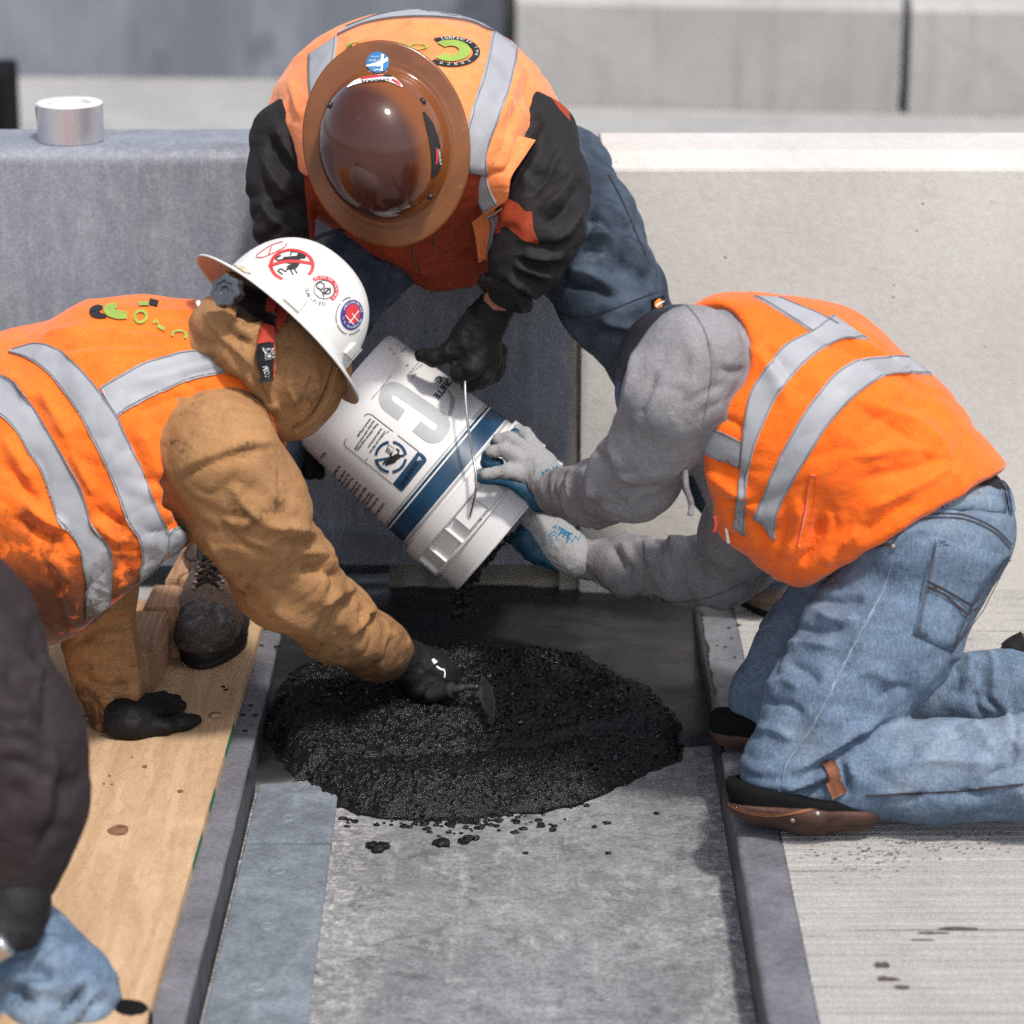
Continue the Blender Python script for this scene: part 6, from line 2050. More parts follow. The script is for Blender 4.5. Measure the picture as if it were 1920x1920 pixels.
def st2b(gx):
    disc(WHS, zh(1285, 640), (19.5, 5), (-5, 17), 0.93, 0.0012, 28, 1, geo=gx)
    disc(WHS, zh(1245, 600), (8, 2), (-2, 7), 0.75, 0.0012, 16, 1, geo=gx)
    disc(WHS, zh(1315, 655), (7, 2), (-2, 6), 0.7, 0.0012, 16, 1, geo=gx)
    ribbon(WHS, [zh(1275, 690), zh(1350, 620)], 2.5, 0.0012, 0, 3, 2, gx)
    ribbon(WHS, [zh(1225, 620), zh(1265, 670), zh(1280, 720)], 1.8, 0.0012, 0, 3, 2, gx)
    arc_text(WHS, 'QUALIFIED', zh(1270, 640), (28, 8), (-8, 25), 172, 66, 10, 0.0012, gx, inward=True)
def st2w(gx):
    arc_text(WHS, 'RIGGING TRAINED', zh(1262, 640), (25.5, 7), (-7, 22), 222, 388, 5.6, 0.0018, gx)
def st3(gx):
    disc(WHS, zh(1575, 905), (21, 3), (-4, 28), 0.0, 0.0012, 28, 4, geo=gx)
def st3b(gx):
    disc(WHS, zh(1580, 895), (13, 2), (-2.5, 18.5), 0.0, 0.0019, 24, 3, geo=gx)
def st3w(gx):
    arc_text(WHS, 'AMERICAN BRIDGE', zh(1575, 903), (17, 2.5), (-3, 23), 195, 345, 5, 0.0021, gx)
    arc_text(WHS, 'SITE ORIENTATION', zh(1575, 903), (17, 2.5), (-3, 23), 165, 15, 5, 0.0021, gx, inward=True)
    ribbon(WHS, [zh(1540, 990), zh(1640, 860)], 1.6, 0.0024, 0, 3, 2, gx)
    ribbon(WHS, [zh(1570, 890), zh(1640, 980)], 1.2, 0.0024, 0, 3, 2, gx)
    ribbon(WHS, [zh(1500, 910), zh(1590, 1010)], 1.4, 0.0024, 0, 3, 2, gx)
def st3k(gx):
    for a0, a1 in ((150, 215), (95, 145), (40, 85), (225, 260)):
        disc(WHS, zh(1560, 915), (27, 4), (-5, 35), 0.955, 0.0012, 12, 1, a0, a1, gx)
    ribbon(WHS, [zh(335, 380), zh(400, 430), zh(470, 460), zh(520, 475)], 1.2, 0.0012, 0, 3, 2, gx)
def st4(gx):
    band(WHS, [zh(350, 385), zh(440, 400), zh(500, 460)], [zh(360, 400), zh(420, 450), zh(480, 468)], 0.0012, 0, 3, 3, gx)
stickers([('sticker_ring', 'print_red', st1), ('sticker_figure', 'print_black', st1b), ('sticker_arc', 'print_red', st2), ('sticker_emblem', 'print_black', st2b), ('sticker_text', 'print_white', st2w),
          ('sticker_disc', 'print_purple', st3), ('sticker_centre', 'print_red', st3b), ('sticker_text', 'print_white', st3w), ('sticker_rim', 'print_black', st3k), ('sticker_patch', 'print_cream', st4)])
def slot(cx, cy, w, h_):
    gx = Geo()
    a_ = zh(cx, cy)
    d1, d2 = np.array([0.74, 0.66]), np.array([0.66, -0.74])
    rows = [[a_ + d1 * w * (j / 4 - 0.5) * (1 - 0.12 * i / 4) + d2 * h_ * (i / 4 - 0.5) for j in range(5)] for i in range(5)]
    lay_grid(WHS, rows, 0.005, 0.006, gx)
    gx.obj('accessory_slot', 'white_shell', WH, smooth=False)
slot(990, 740, 38, 30)
slot(1590, 1290, 24, 26)
# ratchet knob, headband and chin strap
kc = P(432, 549, 4.405)
kd = -FWD + 0.45 * (-RGT) + 0.12 * UPV
kd = kd / np.linalg.norm(kd)
ks = UPV - kd * np.dot(UPV, kd); ks /= np.linalg.norm(ks)
seg_ = 72
prof = [(0.0225, 0.0), (0.0225, 0.016), (0.0205, 0.0195), (0.0145, 0.020), (0.0135, 0.017), (0.0075, 0.017), (0.0065, 0.013), (0.0005, 0.013)]
v_, f_ = lathe(prof, (kc, kd, ks), seg_)
v_ = np.array(v_)
for i, (r_, h_) in enumerate(prof):
    if i < 4:
        for k in range(seg_):
            q = v_[i * seg_ + k]
            ctr = kc + kd * h_
            v_[i * seg_ + k] = ctr + (q - ctr) * (1 + 0.09 * math.cos(7 * 2 * math.pi * k / seg_))
mi = [0 if i < 1 else 1 for i in range(len(prof) - 1) for k in range(seg_)]
mesh_obj('ratchet_knob', v_, f_, None, WH, mats=['black_plastic', 'grey_plastic'], midx=mi, auto=40)
gq = Geo()
lay_grid(HD0, [[np.array(z2(1150 + 110 * i / 5, 330 + 35 * i / 5)) + np.array([-3.0 * j, 11.5 * j]) for j in range(5)] for i in range(6)], 0.014, 0.010, gq)
gq.obj('headband', 'black_plastic', WH)
gq = Geo()
ribbon(HD0, zz(z2, [(1290, 350), (1260, 420), (1245, 480), (1240, 560), (1240, 640), (1255, 720)]), [22, 23, 22, 21, 20, 16], 0.0135, 0.006, 6, 4, gq)
gq.obj('chin_strap', 'red_web', WH)
gq = Geo()
ribbon(HD0, zz(z2, [(1330, 390), (1320, 450), (1290, 510)]), [26, 22, 10], 0.010, 0.006, 6, 4, gq)
gq.obj('chin_strap', 'red_web', WH)
gq = Geo()
ribbon(HD0, zz(z2, [(1255, 448), (1247, 500)]), 25, 0.0165, 0.006, 4, 4, gq)
gq.obj('buckle', 'black_plastic', WH)
gq = Geo()
ribbon(HD0, zz(z2, [(1238, 575), (1238, 640), (1248, 735)]), [18, 17, 15], 0.0155, 0.003, 6, 4, gq)
gq.obj('strap_label', 'black_web', WH)
gq = Geo()
for k in range(3):
    put_text(HD0, 'ADJUST', np.array(z2(1228 + k * 12, 590)), (0.5, 4.2), (4.2, -0.5), 0.0168, gq, 0, 15)
put_text(HD0, 'PILOT', np.array(z2(1228, 655)), (1.2, 8), (8, -1.2), 0.0168, gq, 0, 26)
gq.obj('strap_print', 'print_white', WH)

# ------------------------------------------------------------------ the man in the brown hat, middle
def z1(x, y): return (440 + x / 2.2857, y / 2.2857)
pb = thing('person', 'bending person in a brown full brim hard hat and black jacket holding the bucket handle', 'person', P(930, 1160, 5.14), 'road workers round the trench')
B_torso = ([(905, 330, 5.33, 165), (782, 258, 5.22, 208), (768, 250, 5.05, 203), (770, 262, 4.95, 170)], (1.18, 1, 1), 0.04)
B_belly = ([(770, 400, 5.02, 95), (835, 425, 5.12, 108), (900, 400, 5.25, 120)], one, 0.05)
B_armR = ([(540, 262, 5.00, 72), (527, 345, 4.97, 60), (530, 425, 4.95, 50), (562, 560, 4.97, 48), (592, 690, 5.02, 44), (600, 740, 5.04, 36)], one, 0.03)
B_armL = ([(1000, 258, 5.02, 84), (1020, 350, 4.94, 82), (1015, 425, 4.88, 74), (985, 490, 4.88, 62), (955, 535, 4.90, 44)], one, 0.03)
B_fore = ([(985, 490, 4.88, 40), (930, 568, 4.92, 36), (905, 612, 4.93, 36)], one, 0.02)
B_leg = ([(1040, 340, 5.16, 112), (1085, 440, 5.08, 112), (1150, 560, 4.99, 96), (1230, 690, 5.02, 78), (1340, 880, 5.08, 66), (1440, 1050, 5.13, 60)], one, 0.03)
B_leg2 = ([(800, 380, 5.20, 100), (690, 490, 5.08, 80), (590, 640, 5.03, 72), (500, 850, 5.02, 62), (425, 1040, 5.03, 56)], one, 0.03)
B_hips = ([(920, 360, 5.30, 150), (1020, 340, 5.22, 110)], one, 0.04)
B_head = ([(745, 330, 4.93, 80), (728, 300, 4.86, 82), (735, 360, 4.86, 66)], one, 0.03)
body(pb, [B_torso, B_armR, B_armL, B_fore, B_leg, B_leg2, B_hips, B_head])
# trousers
v, F = sculpt([B_leg, B_leg2, B_hips], 0.005, 0.04, smooth=2)
Bf = [('B', 1130, 420, 130, 0.45, 0.85, 55, 12, 161), ('B', 1160, 560, 110, 0.5, 0.85, 50, 9, 162), ('B', 680, 480, 90, -0.5, 0.8, 50, 8, 163), (10, 14, zz(z1, [(1490, 870), (1600, 900), (1700, 1000)])), (-10, 11, zz(z1, [(1480, 930), (1580, 960), (1680, 1060)])), (12, 14, zz(z1, [(1440, 1010), (1580, 1020), (1700, 1080), (1780, 1170)])), (-11, 12, zz(z1, [(1460, 1080), (1580, 1080), (1720, 1150), (1790, 1230)])),
      (9, 14, zz(z1, [(1400, 1150), (1530, 1180), (1650, 1250)])), (-7, 10, zz(z1, [(1400, 1220), (1530, 1240), (1640, 1290)])), (8, 10, zz(z1, [(1560, 1360), (1640, 1390), (1720, 1400)])), (-8, 9, zz(z1, [(1560, 1400), (1640, 1430), (1700, 1440)])), (-6, 8, zz(z1, [(1530, 800), (1560, 840), (1600, 850)])), (6, 12, zz(z1, [(1520, 700), (1580, 760), (1640, 860)])), (9, 12, zz(z1, [(560, 1110), (620, 1130), (680, 1120)])), (-7, 10, zz(z1, [(520, 1090), (590, 1160), (640, 1170)]))]
v = wrinkle(v, F, Bf, [(2.4, 0.09, (1, 1, 1.4), 64), (1.0, 0.04, (1, 1, 1), 69)])
mesh_obj('trousers', v, F, 'navy_twill', pb)
BTS = Surf(v, F)
gq = Geo()
ribbon(BTS, zz(z1, [(1340, 1320), (1450, 1360), (1560, 1345), (1680, 1300), (1810, 1250)]), 2.0, 0.0012, 0, 5, 2, gq)
ribbon(BTS, zz(z1, [(1600, 750), (1660, 860), (1720, 1000), (1760, 1090)]), 2.4, 0.0012, 0, 5, 2, gq)
gq.obj('seam', 'print_black', pb)
gq = Geo()
lay_grid(BTS, [[np.array(z1(1785 + 48 * i / 4, 1285 - 18 * i / 4 + 52 * j / 4)) for j in range(5)] for i in range(5)], 0.004, 0.004, gq)
lb = gq.obj('trouser_label', 'navy_plastic', pb)
gq = Geo()
disc(BTS, np.array(z1(1806, 1300)), (7, -3), (2, 8), 0, 0.0055, 20, 2, geo=gq)
gq.obj('trouser_emblem', 'print_orange', pb)
gq = Geo()
ribbon(BTS, zz(z1, [(1792, 1312), (1808, 1300), (1826, 1290)]), 2.2, 0.007, 0, 4, 2, gq)
gq.obj('trouser_emblem', 'print_white', pb)
# jacket: black sleeves, red fleece body
v, F = sculpt([B_torso, B_belly, B_armR, B_armL], 0.005, 0.035, smooth=2)
Bj = [('B', 1025, 430, 90, -0.2, 0.95, 34, 11, 171), ('B', 965, 510, 60, -0.55, 0.8, 24, 9, 172), ('B', 525, 360, 110, 0.15, 1, 44, 9, 173), ('B', 1030, 310, 90, 0.5, 0.7, 46, 7, 174), ('B', 830, 470, 110, 0.5, 0.8, 50, 7, 175), ('B', 535, 450, 80, 0.1, 1, 34, 8, 176), (9, 10, zz(z1, [(1290, 480), (1330, 560), (1260, 680)])), (8, 12, zz(z1, [(1350, 560), (1290, 700), (1220, 800)])), (-8, 10, zz(z1, [(1400, 620), (1340, 760), (1250, 850)])), (10, 12, zz(z1, [(1450, 700), (1400, 830), (1300, 920)])), (-9, 10, zz(z1, [(1470, 800), (1420, 900), (1320, 970)])), (11, 11, zz(z1, [(1480, 880), (1430, 980), (1340, 1050)])),
      (-10, 8, zz(z1, [(1440, 1020), (1350, 1060), (1250, 1060)])), (11, 10, zz(z1, [(1420, 1080), (1330, 1100), (1230, 1090)])), (-10, 8, zz(z1, [(1400, 1130), (1310, 1140), (1200, 1110)])), (10, 9, zz(z1, [(1370, 1180), (1290, 1170), (1190, 1130)])), (-9, 7, zz(z1, [(1330, 1230), (1270, 1190), (1180, 1160)])), (9, 8, zz(z1, [(1310, 1270), (1240, 1230), (1160, 1190)])), (-9, 6, zz(z1, [(1270, 1290), (1220, 1250), (1140, 1200)])),
      (8, 10, zz(z1, [(170, 520), (230, 640), (290, 720)])), (-8, 10, zz(z1, [(130, 560), (200, 690), (280, 780)])), (9, 11, zz(z1, [(110, 640), (180, 780), (280, 860)])), (-8, 10, zz(z1, [(100, 740), (170, 880), (270, 950)])), (8, 10, zz(z1, [(110, 860), (180, 950), (270, 1000)])),
      (7, 12, zz(z1, [(700, 1050), (760, 1120), (860, 1180)])), (-7, 10, zz(z1, [(860, 1130), (960, 1090), (1060, 1080)])), (6, 12, zz(z1, [(620, 1050), (700, 1110), (760, 1150)]))]
v = wrinkle(v, F, Bj, [(1.8, 0.07, (1, 1, 1.2), 74), (0.8, 0.035, (1, 1, 1), 79)])
def in_poly(x, y, poly):
    r = np.zeros(len(x), bool)
    for i in range(len(poly)):
        (ax, ay), (bx, by) = poly[i], poly[(i + 1) % len(poly)]
        r ^= ((ay > y) != (by > y)) & (x < (bx - ax) * (y - ay) / (by - ay + 1e-12) + ax)
    return r
def poly_sd(x, y, poly):
    d, _ = seg_dist(x, y, poly + poly[:1])
    return np.where(in_poly(x, y, poly), d, -d)
px, py = proj(v)
x_, y_ = (px - 440) * 2.2857, py * 2.2857
blk = np.maximum.reduce([x_ - 1140, np.minimum(y_ - 1000, x_ - 1085), 300 + np.clip((y_ - 800) * 0.1, 0, 40) - x_])
red = np.maximum.reduce([poly_sd(x_, y_, [(1040, 880), (1170, 850), (1215, 872), (1245, 908), (1275, 905), (1280, 980), (1306, 1050), (1235, 1030), (1170, 975), (1090, 960)]),
                         poly_sd(x_, y_, [(1340, 330), (1420, 370), (1440, 520), (1395, 470), (1345, 400)])])
mesh_obj('jacket', v, F, 'two_tone_jacket', pb, panel=np.clip(0.5 + np.minimum(blk, -red) / 16, 0, 1))
BJS = Surf(v, F)
gq = Geo()
ribbon(BJS, zz(z1, [(755, 1010), (765, 1070), (775, 1130), (790, 1165)]), 4, 0.0015, 0.001, 5, 2, gq)
ribbon(BJS, zz(z1, [(850, 960), (855, 1010), (850, 1060)]), 4, 0.0015, 0.001, 5, 2, gq)
gq.obj('zip', 'strap_leather', pb)
# elastic cuff, bare wrist is the body, glove with ribbed cuff
v, F = sculpt([([(975, 548, 4.87, 17), (950, 530, 4.875, 20)], one, 0.01), ([(962, 535, 4.885, 26), (945, 525, 4.90, 30)], one, 0.02)], 0.004, 0.02, smooth=1)
cv, cf = tube(catmull([P(962, 572, 4.895), P(985, 572, 4.87), P(972, 548, 4.85), P(945, 530, 4.855), P(915, 525, 4.88), P(912, 532, 4.91), P(935, 552, 4.93), P(962, 572, 4.895)], 10), 0.012, 12)
cv = np.array(cv)
for i in range(len(cv)):
    cv[i] += FWD * 0.0018 * math.sin(i // 12 * 1.35) - UPV * 0.0012 * math.sin(i // 12 * 1.35 + 1)
mesh_obj('elastic_cuff', cv, cf, 'black_softshell', pb)
g5, GS5 = glove('glove', [([(928, 578, 4.925, 36), (905, 612, 4.93, 38), (890, 645, 4.93, 42), (895, 675, 4.93, 38)], one, 0.02),
                          ([(872, 640, 4.92, 26), (845, 660, 4.915, 18), (815, 671, 4.92, 15), (790, 666, 4.93, 13)], one, 0.012),
                          ([(905, 660, 4.91, 24), (885, 690, 4.895, 20), (862, 700, 4.90, 18), (860, 680, 4.92, 16)], one, 0.006),
                          ([(918, 665, 4.93, 24), (905, 705, 4.915, 20), (880, 718, 4.915, 17), (868, 700, 4.93, 15)], one, 0.006),
                          ([(928, 662, 4.95, 22), (922, 700, 4.94, 19), (898, 716, 4.94, 16)], one, 0.006), ([(932, 660, 4.975, 20), (930, 692, 4.97, 17), (910, 706, 4.97, 15)], one, 0.006)], None, pb, 'black_glove')
v_, f_ = lathe([(0.0335, -0.018), (0.0365, -0.016), (0.0372, 0.0), (0.0368, 0.016), (0.034, 0.018), (0.030, 0.012), (0.030, -0.012)], (P(921, 597, 4.93), (P(905, 622, 4.93) - P(935, 572, 4.93)) / np.linalg.norm(P(905, 622, 4.93) - P(935, 572, 4.93)), UPV), 90, True)
v_ = np.array(v_)
for k in range(90):
    for i in range(7):
        q = v_[i * 90 + k]
        v_[i * 90 + k] = q + (q - P(921, 597, 4.93)) * (0.02 * (1 if k % 3 == 0 else -0.5))
mesh_obj('ribbed_cuff', v_, f_, 'black_glove', g5)
g6, GS6 = glove('glove', [([(600, 745, 5.04, 36), (585, 790, 5.06, 36), (578, 830, 5.07, 32)], one, 0.02), ([(585, 820, 5.06, 24), (578, 860, 5.05, 17), (580, 886, 5.04, 14)], one, 0.008), ([(575, 820, 5.08, 22), (592, 865, 5.07, 16), (598, 888, 5.06, 12)], one, 0.006), ([(570, 820, 5.10, 22), (566, 850, 5.09, 16), (572, 872, 5.08, 13)], one, 0.006)], None, pb, 'black_glove')
# vest
v, F = sculpt([B_torso], 0.005, 0.04, 0.012, cuts=[cut_px((505, 330), (600, 330), 4.98, (540, 460), 0.02, 0.0), cut_px((590, 400), (930, 360), 4.98, (760, 520), 0.02)], subs=[([(478, 300, 4.6, 78), (478, 300, 5.3, 78)], one, 0.01), ([(1112, 300, 4.6, 98), (1112, 300, 5.2, 98)], one, 0.01)], smooth=2)
Bv = [('B', 900, 150, 170, 0.8, 0.3, 70, 4, 181), ('B', 560, 240, 110, 0.8, 0.3, 55, 5, 182), ('B', 980, 240, 90, 0.8, 0.3, 45, 6, 183), (5, 12, zz(z1, [(480, 150), (520, 250), (560, 330)])), (6, 12, zz(z1, [(1230, 260), (1190, 400), (1110, 560)])), (-5, 10, zz(z1, [(1280, 300), (1230, 440), (1160, 560)])), (6, 10, zz(z1, [(1180, 560), (1160, 660), (1130, 740)])), (5, 12, zz(z1, [(230, 320), (260, 420), (290, 520)])), (5, 12, zz(z1, [(700, 110), (860, 120), (1000, 150)])), (-4, 10, zz(z1, [(900, 310), (1000, 330), (1040, 400)]))]
v = wrinkle(v, F, Bv, [(1.6, 0.10, (1, 1, 1), 84), (1.0, 0.04, (1, 1, 1), 89)])
mesh_obj('vest', v, F, 'orange_highlit', pb)
BVS = Surf(v, F)
bandz(z1, [(1105, 132), (1085, 230), (1060, 330), (1030, 420), (1000, 530), (992, 640), (1002, 735)], [(1212, 205), (1198, 300), (1172, 400), (1130, 510), (1090, 610), (1076, 690), (1084, 752)], pb, BVS)
bandz(z1, [(480, 118), (620, 68), (760, 45), (900, 48), (1020, 62), (1125, 112)], [(440, 155), (560, 105), (700, 82), (860, 80), (1000, 97), (1085, 132)], pb, BVS)
bandz(z1, [(318, 240), (318, 310), (324, 390), (340, 450)], [(442, 158), (432, 230), (418, 310), (410, 400)], pb, BVS)
# print on the back, upside down for the viewer
gq = Geo()
disc(BVS, np.array(z1(925, 225)), (-54, -3), (3, -28), 0.76, 0.0025, 40, 2, 50, 312, gq)
gq.obj('vest_print', 'print_black', pb)
gq = Geo()
disc(BVS, np.array(z1(925, 222)), (-36, -1), (2, -20), 0.42, 0.003, 36, 3, 42, 318, gq)
def upside(txt, x, y, em, fit=None):
    put_text(BVS, txt, np.array(z1(x, y)), (-em, -em * 0.02), (em * 0.04, em * 0.62), 0.0028, gq, 0.012, fit)
upside('ONCO', 832, 192, 27, 152)
gq.obj('vest_print', 'print_green', pb)
gq = Geo()
arc_text(BVS, 'THE CONCO', np.array(z1(925, 225)), (-48, -2.5), (3, -24.5), 150, 296, 7, 0.0035, gq)
arc_text(BVS, 'COMPANIES', np.array(z1(925, 225)), (-48, -2.5), (3, -24.5), 212, 64, 7, 0.0035, gq) if False else None
arc_text(BVS, 'COMPANIES', np.array(z1(925, 225)), (-48, -2.5), (3, -24.5), 62, 140, 7, 0.0035, gq)
gq.obj('vest_print', 'print_white', pb)
# hanging front of the vest
o, s_ = sheet('vest_front', [(*z1(1000, 520), 4.90), (*z1(990, 640), 4.87), (*z1(1010, 760), 4.86), (*z1(1050, 880), 4.88), (*z1(1075, 925), 4.89)], [(*z1(1290, 600), 4.89), (*z1(1230, 690), 4.865), (*z1(1185, 760), 4.85), (*z1(1170, 850), 4.86), (*z1(1130, 885), 4.88)], 'orange_highlit', pb, 0.004, 10)
bandz(z1, [(1000, 535), (1000, 630), (1010, 740), (1035, 840), (1065, 910)], [(1120, 545), (1082, 640), (1078, 720), (1090, 800), (1125, 872)], pb, s_, n=6)
o, s_ = sheet('vest_front', [(*z1(965, 800), 4.92), (*z1(1000, 900), 4.93), (*z1(1030, 1010), 4.94), (*z1(1045, 1125), 4.95)], [(*z1(1060, 900), 4.91), (*z1(1165, 915), 4.92), (*z1(1160, 1000), 4.93), (*z1(1090, 1110), 4.95)], 'orange_highlit', pb, 0.004, 10)
bandz(z1, [(1090, 930), (1095, 980), (1085, 1040), (1078, 1100)], [(1163, 918), (1165, 975), (1135, 1040), (1090, 1105)], pb, s_, n=5)
px_tube('vest_hook', [(*z1(1075, 935), 4.885), (*z1(1130, 905), 4.88), (*z1(1155, 880), 4.88), (*z1(1150, 872), 4.885)], 0.0018, 'steel_wire', pb)
px_tube('cord', [(*z1(330, 1030), 4.82), (*z1(400, 1000), 4.82), (*z1(480, 983), 4.83), (*z1(520, 960), 4.85)], 0.0032, 'black_web', pb)
# brown hat
hc2 = P(723, 271, 4.80)
s2_ = scale_at(hc2)
hax2 = -FWD * 0.94 - 0.13 * RGT - 0.165 * UPV
hsd2 = -UPV + 0.12 * RGT
BH, BHS = hard_hat(pb, 'hard_hat', hc2, hax2, hsd2, (0.1155, 0.100), (0.1575, 0.129), 0.128, ['amber_shell', 'amber_brim', 'amber_brim'], lift=0.0, droop=0.10, glow_shift=0.030)
def zb(x, y): return np.array([560 + x / 4.8, 60 + y / 4.8])
gq = Geo()
disc(BHS, zb(712, 275), (21.5, -1), (1, 20.5), 0, 0.0012, 28, 3, geo=gq)
gq.obj('sticker_disc', 'print_blue', BH)
gq = Geo()
ribbon(BHS, [zb(610, 305), zb(690, 290), zb(760, 260), zb(805, 230)], [2, 4, 4, 3], 0.0018, 0, 4, 3, gq)
ribbon(BHS, [zb(625, 335), zb(700, 310), zb(770, 270), zb(808, 250)], [3, 5, 4, 2], 0.0018, 0, 4, 3, gq)
ribbon(BHS, [zb(757, 200), zb(750, 290), zb(745, 360)], [6, 5, 4], 0.0020, 0, 4, 3, gq)
ribbon(BHS, [zb(680, 355), zb(710, 348), zb(740, 358)], 1.5, 0.0018, 0, 4, 2, gq)
put_text(BHS, 'BAY BRIDGE', zb(740, 247), (-5, 0), (0, 5), 0.0018, gq, 0, 22)
put_text(BHS, 'EAST SPAN', zb(720, 215), (-4, 0), (0, 4), 0.0018, gq, 0, 14)
gq.obj('sticker_print', 'print_white', BH)
gq = Geo()
ribbon(BHS, [zb(440, 500), zb(520, 455), zb(640, 425), zb(760, 415), zb(850, 440), zb(930, 495)], [2, 8, 10, 11, 10, 3], 0.0013, 0, 6, 4, gq)
gq.obj('sticker_arc', 'print_white', BH)
gq = Geo()
put_text(BHS, 'LINCOLN', zb(812, 428), (-8, 0.5), (0, 6), 0.0020, gq, 0.04, 50)
ribbon(BHS, [zb(760, 402), zb(800, 402), zb(838, 408)], [3, 4, 2], 0.0020, 0, 4, 3, gq)
gq.obj('sticker_print', 'print_black', BH)
gq = Geo()
ribbon(BHS, [zb(560, 430), zb(660, 410), zb(760, 402)], [3, 5, 3], 0.0020, 0, 4, 3, gq)
ribbon(BHS, [zb(835, 435), zb(880, 460), zb(915, 488)], [4, 5, 2], 0.0020, 0, 4, 3, gq)
gq.obj('sticker_print', 'print_red', BH)
gq = Geo()
ribbon(BHS, [zb(1120, 720), zb(1170, 830), zb(1215, 980), zb(1235, 1120), zb(1230, 1230), zb(1200, 1312)], [3, 14, 18, 19, 15, 5], 0.0013, 0, 6, 5, gq)
gq.obj('sticker_patch', 'print_black', BH)
gq = Geo()
ribbon(BHS, [zb(1232, 1045), zb(1240, 1110), zb(1232, 1190)], [3, 5, 3], 0.0018, 0, 4, 3, gq)
gq.obj('sticker_print', 'print_red', BH)
gq = Geo()
put_text(BHS, 'LINCOLN', zb(1245, 1055), (0.5, 5), (5, 0), 0.0023, gq, 0.03, 28)
gq.obj('sticker_print', 'print_white', BH)
for x_, y_, a_ in ((1115, 625, 55), (1180, 1480, -40), (285, 660, -60)):
    pj, nj, _ = BHS.hit(*zb(x_, y_), 0.001)
    td = RGT * math.cos(math.radians(a_)) - UPV * math.sin(math.radians(a_))
    v_, f_ = tube([pj - td * 0.005, pj + td * 0.005], 0.0035, 10)
    mesh_obj('suspension_key', v_, f_, 'black_plastic', BH)

